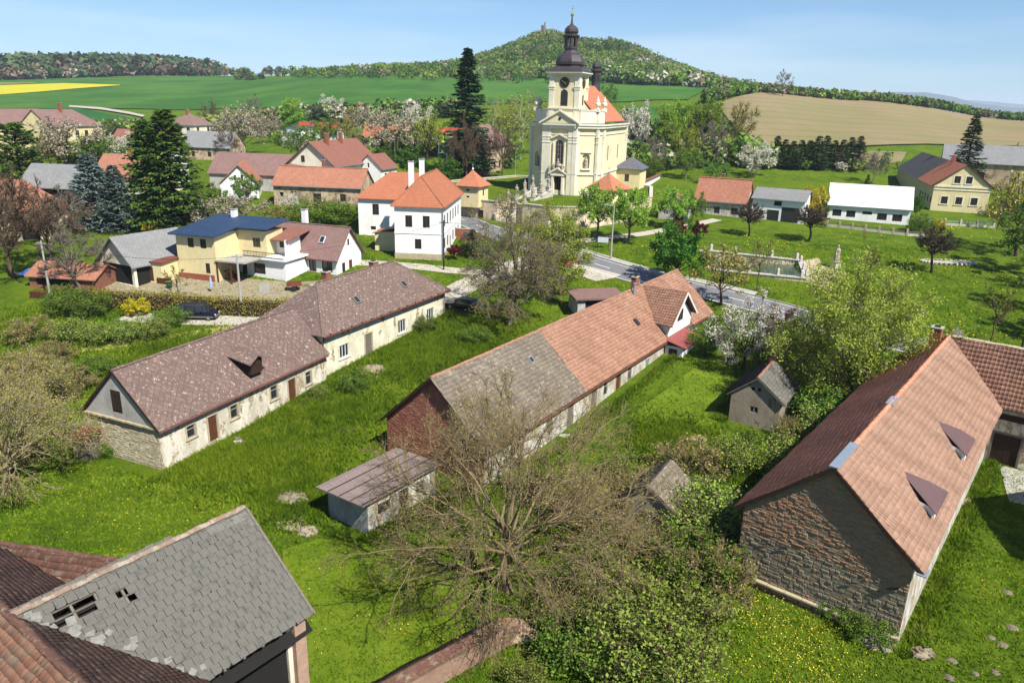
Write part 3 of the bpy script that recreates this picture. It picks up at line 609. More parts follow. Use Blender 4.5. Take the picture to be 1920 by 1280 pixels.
# lower gable: coursed rubble blocks with open joints
def stone_course(Ms_, ln_, z0, prof, bw, bh, seed, keep=1., proud=(.01, .06), skipf=None):
    rg = random.Random(seed); z = z0; out = []
    while True:
        hh = rg.uniform(*bh); s = rg.uniform(-.3, 0)
        if z > max(q[1] for q in prof): break
        while s < ln_:
            w = rg.uniform(*bw); a, b = max(s, 0), min(s + w, ln_); s += w; m_ = (a + b) / 2
            if b - a < .1: continue
            tp = min(float(np.interp(x, [q[0] for q in prof], [q[1] for q in prof])) for x in (a, b))
            if z + hh * .7 > tp or rg.random() > keep or (skipf and skipf(m_, z)): continue
            out.append((a, b, z + rg.uniform(-.012, .012), min(hh, tp - z + .06), rg.uniform(*proud)))
        z += hh
    return out
def stone_mesh_add(mb, a, b, z, hh, pr, rg, g=.018, c=.03):
    j = lambda: rg.uniform(-.012, .012)
    lo = [(a + g, .05, z + g), (b - g, .05, z + g), (b - g, .05, z + hh - g), (a + g, .05, z + hh - g)]; mid = [(x, -pr * .5, y) for x, _, y in lo]
    fr = [(x + (c if i in (0, 3) else -c) + j(), -pr + j() * .6, y + (c if i < 2 else -c) * .7 + j()) for i, (x, _, y) in enumerate(mid)]
    i0 = len(mb.v); mb.v += lo + mid + fr
    for q in ((8, 9, 10, 11), *[(k, (k + 1) % 4, 4 + (k + 1) % 4, 4 + k) for k in range(4)], *[(4 + k, 4 + (k + 1) % 4, 8 + (k + 1) % 4, 8 + k) for k in range(4)]):
        mb.f.append(tuple(i0 + x for x in q)); mb.mi.append(0); mb.uv += [(0, 0)] * 4
sb = MB(); rg = random.Random(2)
for q in stone_course(Ms, ln, -.1, [(0, 3.05), (ln, 3.05)], (.25, .6), (.13, .22), 11, .97, (.0, .03)): stone_mesh_add(sb, *q, rg)
m_tilegeo('rubble_stone', [S(208, 194, 164, .85), S(194, 180, 150, .82), S(216, 204, 174, .88), S(182, 168, 140, .8)], S(216, 206, 182, .85), .35, .95)
x = obj('stone_courses', sb.mesh('stone_courses', MATS['rubble_stone']), A, A1 @ Ms, 'stuff')
PA1 = roof_polys(20.11, 7.83, 3.35, 7.17, .35, .25); PA1['right'][1] = (20.4, *PA1['right'][1][1:]); 
r1 = roof(A, A1, list(PA1.values()), 'eternit_brown', .1)
ridge_caps(A, A1, (-.2, 0, 7.3), (20.3, 0, 7.3), 'eternit_brown', .15, .5)
bg_ = MB()
for sg, q in (('l', PA1['left']), ('r', PA1['right'])):
    a, b = (q[0], q[1]) if sg == 'l' else (q[0], q[3]); bg_.bar((a[0] + .02, a[1], a[2] + .02), (b[0] + .02, b[1], b[2] + .02), .05, .2)
obj('bargeboard', bg_.mesh('bargeboard', MATS['wood_dark']), A, A1)
gutter(A, A1, (-.2, -4.3, 3.0), (20.1, -4.3, 3.0), 'rust_metal', .06)
# loft dormer with a monopitch-gabled little roof
dm = MB(); dm.box((10.7, -3.1, 4.85), (1.35, 1.7, 1.3), skip='b'); obj('dormer_wall', dm.mesh('dormer_wall', MATS['wood_dark']), A, A1)
dr = MB(); dr.slab([(9.6, -1.2, 5.85), (9.6, -4.3, 5.3), (10.7, -4.3, 5.95), (10.7, -1.2, 6.35)], .08); dr.slab([(10.7, -1.2, 6.35), (10.7, -4.3, 5.95), (11.8, -4.3, 5.3), (11.8, -1.2, 5.85)], .08)
obj('dormer_roof', dr.mesh('dormer_roof', MATS['eternit_brown']), A, A1)
mA2 = {'right': [W_(2.35, 1.25, 1.45, 1.4, nx=3, nz=1, fm='frame_white', sur='old_yellow_plaster'), ('door', 6.5, 0, 1.15, 2.75, {'fm': 'wood_grey', 'sur': 'sandstone'}), W_(12.4, 1.3, 1.5, 1.55, nx=3, nz=1, fm='frame_white', sur='old_yellow_plaster'), W_(18.2, 1.35, 1.5, 1.5, nx=3, nz=1, fm='frame_white', sur='old_yellow_plaster')]}
walls(A, A2, 22.25, 8.58, 4.74, 8.24, 'old_yellow_plaster', mA2, 'frame_white', (4.28, 4.72))
PA2 = roof_polys(22.25, 8.58, 4.74, 8.24, .5, .3, (4.28, 4.72)); roof(A, A2, list(PA2.values()), 'eternit_brown', .1)
for a, b in (((4.28, 0, 8.4), (17.5, 0, 8.4)), ((4.28, 0, 8.36), PA2['right'][0]), ((17.53, 0, 8.36), PA2['right'][1])): ridge_caps(A, A2, a, (b[0], b[1], b[2] + (.12 if b[2] < 8 else 0)), 'eternit_brown', .13, .45)
for x_ in (7.2, 15.8): skylight(A, A2, PA2['right'], x_, .55, .7, .9)
chimney(A, A2, 6.4, .6, 7.2, 9.0, .7, .7); chimney(A, A2, 14.3, .4, 7.4, 8.8, .9, .7)
gutter(A, A2, (-.3, -4.85, 4.35), (22.6, -4.85, 4.35), 'rust_metal', .07)
eb = MB(); eb.box((0, 0, 0), (.16, .6, .16)); eb = eb.mesh('eaves_beam', MATS['wood_dark'])
for i in range(14): obj('eaves_beam', eb, A, A2 @ Matrix.Translation((.6 + i * 1.62, -4.55, 4.45)))
dp = MB(); dp.bar((.1, -4.4, 4.4), (-.1, -4.36, 3.6), .1); dp.bar((-.1, -4.36, 3.6), (-.05, -4.38, 0), .1); obj('downpipe', dp.mesh('downpipe', MATS['rust_metal']), A, A2)
# low lean-to privy at the gable corner
pr = thing('lean_to_shed', 'small weathered plank lean-to against the farmhouse gable', 'shed', tuple(MA @ Vector((-.75, 3.3, -.3))), R(66.34))
pm = MB()
for i in range(7): pm.box((-.62, -.75 + i * .22, .95), (.05, .2, 1.9 + .05 * (i % 3)))
for i in range(5): pm.box((-.5 + i * .24, -.88, .9), (.2, .05, 1.8)); pm.box((-.5 + i * .24, .78, .9), (.2, .05, 1.8))
obj('plank_wall', pm.mesh('plank_wall', MATS['wood_grey']), pr, I4)
pm = MB(); pm.slab([(-.9, 1., 1.85), (-.9, -1.1, 1.85), (.62, -1.1, 2.3), (.62, 1., 2.3)], .06); obj('roof', pm.mesh('roof', MATS['rust_metal']), pr, I4)

# ---- long barn-house in the middle: grey tiles, then salmon tiles, cross dormer and porch
B = thing('long_house', 'long old farm building with grey and salmon tiled roof and brick gable', 'house', (-5.91, 52.46, 0), R(56.78)); LB, WB, heB, hrB = 48.76, 9.7, 3.14, 7.55
walls(B, I4, LB, WB, heB, hrB, [MATS['flaking_white'], MATS['red_brick'], MATS['old_cream_plaster']], {'right': [W_(4., 1.0, 1., 1.1, nx=2, nz=2, fm='frame_grey'), W_(9., 1.0, 1., 1.1, fm='frame_grey'), ('door', 12.6, 0, 1.1, 2.2, {'fm': 'wood_grey'}), ('door', 17.0, 0, 1.1, 2.3, {'fm': 'wood_grey', 'sur': 'sandstone'}), W_(19.6, .95, .8, 1.3, nx=1, fm='frame_grey'), ('door', 22.2, 0, 1.1, 2.3, {'fm': 'wood_brown', 'sur': 'sandstone'}), W_(25.0, .85, .85, 1.4, nx=2, fm='frame_grey'), W_(29.4, 1.0, 1., 1.4, fm='frame_white'), W_(43.2, .9, 1., 1.3, fm='frame_white'), W_(46.4, .9, 1., 1.3, fm='frame_white')]}, 'frame_white', mats={'near': 1})
MsB, lnB = side_frame('near', LB, WB); bm_ = MB(); rg = random.Random(12)
for q in stone_course(MsB, lnB, -.1, [(0, heB - .1), (lnB / 2, hrB - .1), (lnB, heB - .1)], (.24, .3), (.088, .092), 15, .96, (.0, .03)): stone_mesh_add(bm_, *q, rg, .007, .008)
m_tilegeo('gable_bricks', [S(172, 108, 86, 1.1), S(150, 90, 74, 1.05), S(188, 126, 102, 1.15), S(136, 84, 70, 1.), S(166, 116, 96, 1.1)], S(176, 146, 124, .9), .1, .95); obj('brick_courses', bm_.mesh('brick_courses', MATS['gable_bricks']), B, MsB, 'stuff')
PB = roof_polys(LB, WB, heB, hrB, .35, .3); roof(B, I4, list(PB.values()), 'tile_brown_tex', .1)
sl_ = (hrB - heB) / (WB / 2); zr = lambda y: hrB - sl_ * abs(y)
ye = WB / 2 + .35
obj('grey_tiles', tiles_mesh('grey_tiles', [[(-.3, -ye, zr(ye)), (15.2, -ye, zr(ye)), (15.1, 0, hrB), (-.3, 0, hrB)]], 'tile_grey_old', .32, .36, False, 4, [(4.2, 4.5, 5.6, 6.2)]), B, I4, 'stuff')
dx0, dx1, dcx, dye, dze = 34.5, 41.9, 38.2, 3.3, zr(3.3)
# salmon slope is notched by the dormer, so it is laid in three patches
sal = [[(15.2, -ye, zr(ye)), (34.4, -ye, zr(ye)), (34.4, -3.3, zr(3.3)), (dcx, 0, hrB), (15.1, 0, hrB)], [(42., -ye, zr(ye)), (LB + .3, -ye, zr(ye)), (LB + .3, 0, hrB), (dcx, 0, hrB), (42., -3.3, zr(3.3))]]
obj('salmon_tiles', tiles_mesh('salmon_tiles', sal, 'tile_salmon', .3, .36, False, 9), B, I4, 'stuff')
obj('rear_tiles', tiles_mesh('rear_tiles', [PB['left']], 'tile_salmon', .4, .5, False, 19), B, I4, 'stuff')
ridge_caps(B, I4, (-.3, 0, 7.72), (15.1, 0, 7.72), 'tile_salmon', .17, .4); ridge_caps(B, I4, (15.1, 0, 7.74), (LB + .3, 0, 7.74), 'tile_salmon', .17, .4)
ridge_caps(B, I4, (-.28, -ye, zr(ye) + .16), (-.28, -.1, hrB + .14), 'tile_grey_old', .09, .4, 'verge_cap')
# cross dormer
dw = MB(); Md = Matrix.Translation((dx0 + .35, -5.0, 0)); wall_side(dw, Md, 6.7, [(0, 4.5), (3.35, 7.15), (6.7, 4.5)], [('win', 2.4, 4.3, 1.7, 1.35)], 2.6, .16)
dw.poly([(dx0 + .35, -5., 2.6), (dx0 + .35, -5, 4.5), (dx0 + .35, -3.3, 4.5), (dx0 + .35, -5., zr(5.))][::-1]); dw.poly([(dx1 - .35, -5., 2.6), (dx1 - .35, -5, 4.5), (dx1 - .35, -3.3, 4.5)])
obj('dormer_wall', dw.mesh('dormer_wall', MATS['white_paint']), B, I4); opening(B, Md, W_(2.4, 4.3, 1.7, 1.35, nx=2, nz=1), MATS['frame_brown'])
dP = [[(dx0 - .1, -5.6, 4.45), (dcx, -5.6, 7.6), (dcx, 0, 7.6), (dx0, -3.3, 4.55)], [(dcx, -5.6, 7.6), (dx1 + .1, -5.6, 4.45), (dx1, -3.3, 4.55), (dcx, 0, 7.6)]]
dP = [[dP[0][0], dP[0][1], dP[0][2], dP[0][3]][::-1], dP[1][::-1]]
dP = [q if (Vector(q[1]) - Vector(q[0])).cross(Vector(q[2]) - Vector(q[0])).z > 0 else q[::-1] for q in dP]
roof(B, I4, dP, 'tile_brown_tex', .12, 'dormer_roof', .1)
obj('dormer_tiles', tiles_mesh('dormer_tiles', dP, 'tile_salmon', .3, .36, True, 14, None, .11), B, I4, 'stuff'); ridge_caps(B, I4, (dcx, -5.6, 7.74), (dcx, 0, 7.74), 'tile_salmon', .14, .4)
fb = MB(); fb.bar((dx0 - .1, -5.62, 4.45), (dcx, -5.62, 7.6), .06, .22); fb.bar((dx1 + .1, -5.62, 4.45), (dcx, -5.62, 7.6), .06, .22); obj('bargeboard', fb.mesh('bargeboard', MATS['frame_white']), B, I4)
mb = MB(); mb.lathe((34.9, -.5, 7.), [(.14, 0), (.14, 1.5), (.2, 1.5), (.2, 1.62)], 10); obj('flue', mb.mesh('flue', MATS['zinc'], True), B, I4)
chimney(B, I4, 37.4, .6, 6.8, 8.7, .8, .6)
skylight(B, I4, PB['right'], 31.1, .5, .6, .85, 'frame_brown'); skylight(B, I4, PB['right'], 11.3, .3, .5, .6, 'zinc')
m_plain('red_sheet', S(152, 84, 78, .8), .55, .15, .8, .4)
po = MB(); po.box((36.6, -6.0, 1.2), (4.6, 2.0, 2.4), skip='tb'); obj('porch_wall', po.mesh('porch_wall', MATS['white_paint']), B, I4)
obj('door', door_mesh(1., 2.1, MATS['wood_brown'], 4), B, Matrix.Translation((34.25, -5.9, 0)) @ Matrix.Rotation(R(-90), 4, 'Z'))
po = MB(); po.slab([(33.9, -5.1, 3.05), (34.0, -7.4, 2.5), (39.6, -7.4, 2.5), (39.5, -5.1, 3.05)], .06)
for i in range(10): po.box((34.3 + i * .56, -6.25, 2.82), (.05, 2.2, .05))
pob = MB(); pob.slab([(33.9, -5.05, 3.1), (34.0, -7.45, 2.5), (39.6, -7.45, 2.5), (39.5, -5.05, 3.1)], .06)
for i in range(11): pob.bar((34.1 + i * .54, -5.05, 3.13), (34.1 + i * .54, -7.45, 2.53), .06, .05)
obj('porch_roof', pob.mesh('porch_roof', MATS['red_sheet']), B, I4)
po = MB(); po.box((33.6, -5.9, .08), (2.2, 1.6, .16)); obj('doorstep', po.mesh('doorstep', MATS['concrete']), B, I4)
gutter(B, I4, (-.2, -5.3, 2.75), (34, -5.3, 2.75), 'rust_metal', .06); gutter(B, I4, (42, -5.3, 2.75), (49, -5.3, 2.75), 'rust_metal', .06)
fb = MB(); fb.bar((-.32, 5.2, zr(5.2) + .06), (-.32, 0, hrB + .06), .06, .2); fb.bar((-.32, -5.2, zr(5.2) + .06), (-.32, 0, hrB + .06), .06, .2); obj('bargeboard', fb.mesh('bargeboard', MATS['wood_dark']), B, I4)
po = MB(); po.box((23, -5.6, .04), (24, 1.3, .1)); obj('apron_paving', po.mesh('apron_paving', MATS['concrete']), B, I4)

# ---- big barn on the right
Cn = thing('stone_barn', 'large barn with stone gable, pink tiled roof and two hipped dormers', 'barn', (17.68, 36.29, 0), R(51.36)); LC, WC, heC, hrC = 30.54, 9.21, 5.16, 9.1
walls(Cn, I4, LC + 6, WC, heC, hrC, [MATS['flaking_white'], MATS['mortar_shade']], {'right': [W_(9.5, 1.4, .9, .9, fm='frame_grey'), W_(20., 1.4, .9, .9, fm='frame_grey')]}, 'frame_grey', mats={'near': 1})
MsC, lnC = side_frame('near', LC, WC); profC = [(0, heC), (lnC / 2, hrC), (lnC, heC)]
st = stone_course(MsC, lnC, .55, [(0, 3.5), (lnC, 3.5)], (.2, .52), (.14, .25), 3, .95, (.0, .05))
st.sort(key=lambda q: -(q[1] - q[0]) * q[3]); rg = random.Random(8)
wallC = [c for c in Cn.children if c.name.startswith('wall')][0]
for q in st[:290]:
    mb = MB(); a, b, z, hh, pr_ = q; stone_mesh_add(mb, -(b - a) / 2, (b - a) / 2, 0, hh, pr_, rg); obj('stone', mb.mesh('stone', MATS['stone_blocks']), wallC, MsC @ Matrix.Translation(((a + b) / 2, 0, z)))
sb = MB()
for q in st[290:]: stone_mesh_add(sb, *q, rg)
for q in stone_course(MsC, lnC, 3.5, [(0, heC - .1), (lnC / 2, hrC - .1), (lnC, heC - .1)], (.2, .46), (.1, .17), 5, .95, (.0, .055)): stone_mesh_add(sb, *q, rg, .012, .02)
for q in stone_course(MsC, lnC, -.3, [(0, .55), (lnC, .55)], (.6, 1.1), (.38, .42), 6, 1., (.12, .15)): stone_mesh_add(sb, *q, rg)
obj('rubble_courses', sb.mesh('rubble_courses', MATS['rubble_brick']), Cn, MsC, 'stuff')
lg = MB()
for i in range(9): lg.box((lnC * (i + .5) / 9, -.12, .54), (lnC / 9 - .03, .34, .1))
obj('stone_ledge', lg.mesh('stone_ledge', MATS['sandstone']), Cn, MsC)
ir = MB()
for s, z in ((1.3, 3.0), (2.3, 3.1), (6.2, 2.6), (8.2, 3.2)): ir.bar((s, -.1, z), (s + .55, -.1, z + .28), .05)
obj('tie_iron', ir.mesh('tie_iron', MATS['black_metal']), Cn, MsC)
PC = roof_polys(LC, WC, heC, hrC, .45, .3); slC = (hrC - heC) / (WC / 2); yC = WC / 2 + .45; zC = lambda y: hrC - slC * abs(y)
XR, XE = 32.4, 28.9                                         # wing ridge and wing eave
mainR = [(-.3, -yC, zC(yC)), (XE + .3, -yC, zC(yC)), (XR, 0, hrC), (-.3, 0, hrC)]; mainL = [(-.3, yC, zC(yC)), (-.3, 0, hrC), (XR, 0, hrC), (XR + 3.6, yC, zC(yC))]
wing = [(XE + .3, -yC, zC(yC)), (XE + .3, -26, zC(yC)), (XR, -26, hrC), (XR, 0, hrC)]; wingB = [(XR, 0, hrC), (XR, -26, hrC), (XR + 4, -26, zC(yC)), (XR + 4, yC, zC(yC))]
roof(Cn, I4, [mainR, mainL, wing, wingB], 'tile_brown_tex', .12)
obj('pink_tiles', tiles_mesh('pink_tiles', [mainR], 'tile_pink', .26, .34, False, 21), Cn, I4, 'stuff')
obj('left_tiles', tiles_mesh('left_tiles', [mainL], 'tile_red_lifted', .27, .36, True, 22, None, .15, .35, .03), Cn, I4, 'stuff')
obj('wing_tiles', tiles_mesh('wing_tiles', [wing, wingB], 'tile_salmon', .3, .4, True, 23), Cn, I4, 'stuff')
ridge_caps(Cn, I4, (3.6, 0, 9.26), (XR, 0, 9.26), 'tile_red_lifted', .14, .4); ridge_caps(Cn, I4, (XR, -.2, 9.26), (XR, -26, 9.26), 'sandstone', .2, .4)
for a_, b_ in ((-.35, 3.6), (11.5, 13.2)):
    mb = MB(); mb.bar((a_, 0, 9.3), (b_, 0, 9.3), .5, .07); obj('ridge_flashing', mb.mesh('ridge_flashing', MATS['zinc']), Cn, I4)
mb = MB(); mb.bar((XE + .3, -yC, zC(yC) + .2), (XR, 0, hrC + .18), .12, .06); obj('valley_flashing', mb.mesh('valley_flashing', MATS['black_metal']), Cn, I4)
fb = MB(); fb.bar((-.31, yC, zC(yC) + .06), (-.31, 0, hrC + .06), .07, .2); fb.bar((-.31, -yC, zC(yC) + .06), (-.31, 0, hrC + .06), .07, .2); obj('bargeboard', fb.mesh('bargeboard', MATS['wood_dark']), Cn, I4)
chimney(Cn, I4, 31.4, .9, 8.2, 10., .9, .8)
m_plain('dark_sheet', S(104, 80, 80, .75), .5, .12, .8, .4)
for xc in (6.3, 16.1):                                       # hipped sheet-metal dormers
    y0, y1 = -2.3, -4.75; zt, zf = zC(2.3) + .2, 6.75
    dm = MB(); a, b, c, d_, e = (xc, y0 + .2, zt), (xc - 1.75, y1 + .1, zC(4.7) + .95), (xc + 1.75, y1 + .1, zC(4.7) + .95), (xc, y1 + .9, zf + .35), None
    dm.slab([a, b, d_], .06); dm.slab([a, d_, c], .06); dm.slab([b, c, d_], .06); obj('dormer_roof', dm.mesh('dormer_roof', MATS['dark_sheet']), Cn, I4)
    dm = MB(); wall_side(dm, Matrix.Translation((xc - 1.3, y1 + .25, 0)), 2.6, [(0, zC(4.7) + 1.0), (2.6, zC(4.7) + 1.0)], [('win', .7, zC(4.6) + .25, 1.2, .7)], zC(4.7) - .3, .14)
    for sx in (-1.3, 1.3): dm.poly([(xc + sx, y1 + .25, zC(4.7) + 1.0), (xc + sx, y1 + .25, zC(4.7) - .1), (xc + sx, y1 + 1.6, zC(3.2) + .1)])
    obj('dormer_wall', dm.mesh('dormer_wall', MATS['white_paint']), Cn, I4); opening(Cn, Matrix.Translation((xc - 1.3, y1 + .25, 0)), W_(.7, zC(4.6) + .25, 1.2, .7, nx=2, nz=1), MATS['frame_grey'])
mb = MB(); mb.bar((-.5, -yC, zC(yC) + .12), (.4, -yC, zC(yC) + .12), .5, .06); obj('eaves_flashing', mb.mesh('eaves_flashing', MATS['zinc']), Cn, I4)
# wing wall with the yard gate
mb = MB(); MW = Matrix.Translation((XE + .75, -WC / 2, 0)) @ Matrix.Rotation(R(-90), 4, 'Z'); gops = [('gate', .35, 0, 1.9, 2.6, {'fm': 'wood_dark', 'sur': 'wood_grey', 'n': 8}), W_(4.2, 1.2, 1.1, 1.2, fm='frame_grey'), W_(9, 1.2, 1.1, 1.2, fm='frame_grey')]
wall_side(mb, MW, 21.5, [(0, 5.4), (21.5, 5.4)], gops, -1); obj('wing_wall', mb.mesh('wing_wall', MATS['old_cream_plaster']), Cn, I4)
for q in gops: opening(Cn, MW, q, MATS['frame_grey'])
mb = MB(); mb.bar((XE + .7, -WC / 2 - .1, 4.1), (XE + .7, -26, 4.1), .1, .5); obj('lintel_beam', mb.mesh('lintel_beam', MATS['wood_dark']), Cn, I4)
# the far end of the yard wing (closes the court)
mb = MB(); mb.box((XR + .2, -26.2, 2.4), (7., .3, 7.2)); obj('end_wall', mb.mesh('end_wall', MATS['old_cream_plaster']), Cn, I4)
mb = MB(); mb.poly([(XE + .75, -26.35, 5.4), (XR + 3.6, -26.35, 5.4), (XR, -26.35, hrC - .1)]); mb.poly([(XE + .75, -26.05, 5.4), (XR, -26.05, hrC - .1), (XR + 3.6, -26.05, 5.4)]); obj('gable_wall', mb.mesh('gable_wall', MATS['old_cream_plaster']), Cn, I4)

# ---- gabled cart shed across the yard, just outside the right edge: its shadow lies on the yard grass
_cs = Fm(17.68, 36.29, 51.36) @ Vector((19.2, -12.6, 0)); house('cart_shed', 'gabled cart shed across the barn yard, beyond the right edge', _cs.x, _cs.y, 51.36 - 90, 0, 14, 11, 5., 9., 'old_cream_plaster', 'tile_brown_tex', cat='shed', ov=.3, rk=.3)
# ---- small shed between the two
D, PD = house('garden_shed', 'small tan rendered shed with pale grey slate gable roof', 21.87, 61.61, 58.71, 0, 5.78, 4.34, 3.09, 4.84, 'tan_render', 'slate_grey', {'near': [('hole', 1.7, 3.65, .28, .32), ('hole', 2.25, 3.65, .28, .34), W_(1.75, 1.55, .75, .6, nx=2, nz=1)], 'right': [('door', 3.2, 0, .9, 2., {'fm': 'wood_grey'})]}, 'frame_grey', ov=.35, rk=.25, gut=False, chim=[(5.5, .1, 4.5, 5.5, .45, .45)], cat='shed')
obj('slates', tiles_mesh('slates', [PD['right']], 'slate_grey', .36, .3, False, 31), D, I4, 'stuff'); obj('left_tiles', tiles_mesh('left_tiles', [PD['left']], m_tilegeo('tile_blackish', [S(84, 76, 70, .7), S(70, 64, 60, .66), S(96, 84, 76, .7)]).name, .3, .34, True, 32), D, I4, 'stuff')
ridge_caps(D, I4, (-.2, 0, 5.0), (6., 0, 5.0), 'tile_salmon', .12, .4)

# ---- mono-pitch outbuilding
E_ = thing('outbuilding', 'small flaking mono-pitch outbuilding with felt roof beside the brick gable', 'shed', (-10.79, 44.03, 0), R(54)); LE, WE = 6.6, 3.95
eo = {'right': [('hole', .9, 1.0, 1.15, .85), ('hole', 2.9, 0, .9, 2.0), W_(4.5, 1., .9, .9, fm='frame_grey')]}
walls(E_, I4, LE, WE, 2.45, 2.45, 'flaking_white', eo, 'frame_grey', sides=('right', 'left', 'far')); walls(E_, I4, LE, WE, 2.45, 2.45, 'grey_render', {}, sides=('near',), name='end_wall')
m_tiletex('felt_mauve', S(150, 132, 126, .74), S(136, 120, 116, .72), 9, 1.0, .5, S(176, 164, 156, .72), .25, 0, .6)
mb = MB(); mb.slab([(-.75, 2.25, 2.45), (-.75, -2.35, 2.62), (LE + .3, -2.35, 2.66), (LE + .3, 2.25, 2.5)], .1); obj('roof', mb.mesh('roof', MATS['felt_mauve']), E_, I4)
mb = MB()
for i in range(4): mb.bar((-.7, -2.3 + 0 * i, 2.72 - .0 * i), (LE + .2, -2.3, 2.72), .05, .03)
for y in (-1.2, -.1, 1.): mb.bar((-.74, y, 2.6 - .035 * y), (LE + .28, y, 2.64 - .035 * y), .04, .03)
obj('roof_batten', mb.mesh('roof_batten', MATS['wood_dark']), E_, I4)

# ---- barn with the broken grey roof, bottom left, and the roofs round it
m_tilegeo('ridge_mortar', [S(166, 150, 132, .8), S(176, 134, 108, .8), S(150, 140, 126, .76)], S(170, 160, 144, .76), .4)
Fb = thing('slate_barn', 'near barn with holed grey slate roof and slipped slates', 'barn', (-18.81, 24.09, 0), R(53.96)); LF, WF, heF, hrF = 9.7, 8.59, 4.66, 8.14
m_brick('pale_brick', S(206, 170, 148, .72), S(190, 150, 128, .7), S(180, 160, 140, .6))
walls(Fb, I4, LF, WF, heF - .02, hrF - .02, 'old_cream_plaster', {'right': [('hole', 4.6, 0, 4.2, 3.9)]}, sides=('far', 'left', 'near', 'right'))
mb = MB(); mb.box((9.35, -4.34, 2.1), (.62, .5, 4.6)); obj('brick_pier', mb.mesh('brick_pier', MATS['pale_brick']), Fb, I4)
slF = (hrF - heF) / (WF / 2); yF = WF / 2 + .45; zF = lambda y: hrF - slF * abs(y)
XF = -.4; SLX = .8; xe = XF + (hrF - zF(yF)) / SLX          # cross roof whose slope meets this one in a valley
FR = [(xe, -yF, zF(yF)), (LF + .25, -yF, zF(yF)), (LF + .25, 0, hrF), (XF, 0, hrF)]; FL = [(XF, 0, hrF), (LF + .25, 0, hrF), (LF + .25, yF, zF(yF)), (xe, yF, zF(yF))]
# battens show through the holes, so the slope is slates on battens over a black sheet painted as the loft's darkness
bt = MB()
L_ = math.hypot(yF, slF * yF)
for i in range(17):
    f = (i + .5) / 17; y = -yF * f; x0_ = XF + (xe - XF) * f; bt.bar((x0_, y, zF(y) + .03), (LF + .2, y, zF(y) + .03), .06, .05)
for i in range(11): x_ = .6 + i * .95; yt = 0; yb = -yF * min(1, max(.05, (x_ - XF) / (xe - XF))) if x_ < xe else -yF; bt.bar((x_, 0, hrF - .06), (x_, yb, zF(yb) - .06), .1, .12)
obj('roof_frame', bt.mesh('roof_frame', MATS['wood_grey']), Fb, I4)
mb = MB(); mb.slab(up(FL, .02), .1); rf = obj('roof', mb.mesh('roof', MATS['tile_brown_tex']), Fb, I4)
mb = MB(); mb.poly(up(FR, -.9)); obj('loft_dark_sheet', mb.mesh('loft_dark_sheet', MATS['unlit_black']), Fb, I4)  # black sheet parallel to the slope, paints the dark seen through the holes
HO = [(-6.9, -4.6, 3.95, 4.6)]
T, (o_, hd, upv, nn) = tile_arrays(FR, .42, .4, .09, False, 41, None, .008)
cu = [(Vector(q) - Vector(FR[0])).dot(hd) for q in FR]
u_at = lambda x: x - xe                                      # FR[0] is the origin, hd runs along +x
vtop = max((Vector(q) - Vector(FR[0])).dot(upv) for q in FR)
def slip(a, b, v):                                           # the holes near the junction of the two ridges
    m_ = (a + b) / 2 + xe; d_ = vtop - v
    return (1.0 < m_ < 2.55 and .45 < d_ < .95) or (.7 < m_ < 2.35 and .95 < d_ < 1.3) or (3.05 < m_ < 3.7 and .9 < d_ < 1.3) or (3.25 < m_ < 3.9 and 1.3 < d_ < 1.65) or (4.6 < m_ < 4.95 and 1.9 < d_ < 2.2)
T = [q for q in T if not slip(q[0], q[1], (q[2] + q[3]) / 2)]
vm_ = {}
def slate_var(k):
    if k not in vm_:
        rg_ = random.Random(k); mb = MB(); w, l = .41, .45; j = lambda: rg_.uniform(-.012, .012); cc = rg_.choice([0, 0, .05, .09])
        t4 = [(-w / 2, j(), .045 + j() * .4), (w / 2 - cc, j(), .045 + j() * .4), (w / 2, cc + .001, .042), (w / 2, l, .012), (-w / 2, l, .012)]; b4 = [(x_, y_, z_ - .022) for x_, y_, z_ in t4]
        mb.poly(t4)
        for i in range(5): mb.poly([b4[i], b4[(i + 1) % 5], t4[(i + 1) % 5], t4[i]])
        vm_[k] = mb.mesh('slate', MATS['slate_grey'])
    return vm_[k]
Mp = Matrix(((hd.x, upv.x, nn.x, o_.x), (hd.y, upv.y, nn.y, o_.y), (hd.z, upv.z, nn.z, o_.z), (0, 0, 0, 1)))
T.sort(key=lambda q: q[2] + .25 * q[0]); rg = random.Random(4)
slr = obj('slate_roof', slate_var(99), Fb, Mp @ Matrix.Translation((T[0][0] + .2, T[0][2], 0)))
Ms0 = Mp @ Matrix.Translation((T[0][0] + .2, T[0][2], 0)); inv0 = Ms0.inverted()
rest = MB()
for i, q in enumerate(T[1:]):
    w = q[1] - q[0]
    if i < 295 and w > .2:
        loc = Mp @ Matrix.Translation(((q[0] + q[1]) / 2, q[2], rg.uniform(0, .008))) @ Matrix.Rotation(rg.gauss(0, .012), 4, 'Z') @ Matrix.Diagonal((w / .42, 1, 1, 1))
        obj('slate', slate_var(rg.randrange(12)), slr, inv0 @ loc)
    else:
        P4 = [Mp @ Vector(c) for c in ((q[0], q[2], q[4]), (q[1], q[2], q[4]), (q[1], q[3], q[5]), (q[0], q[3], q[5]))]; Q4 = [p - nn * .022 for p in P4]
        rest.poly(P4)
        for k in range(4): rest.poly([Q4[k], Q4[(k + 1) % 4], P4[(k + 1) % 4], P4[k]])
obj('upper_slates', rest.mesh('upper_slates', MATS['slate_grey']), Fb, I4, 'stuff')
ridge_caps(Fb, I4, (XF, 0, hrF + .16), (LF + .2, 0, hrF + .16), 'ridge_mortar', .17, .36)
mb = MB(); mb.bar((LF + .28, -yF, zF(yF) + .1), (LF + .28, 0, hrF + .1), .1, .2); obj('bargeboard', mb.mesh('bargeboard', MATS['wood_grey']), Fb, I4)
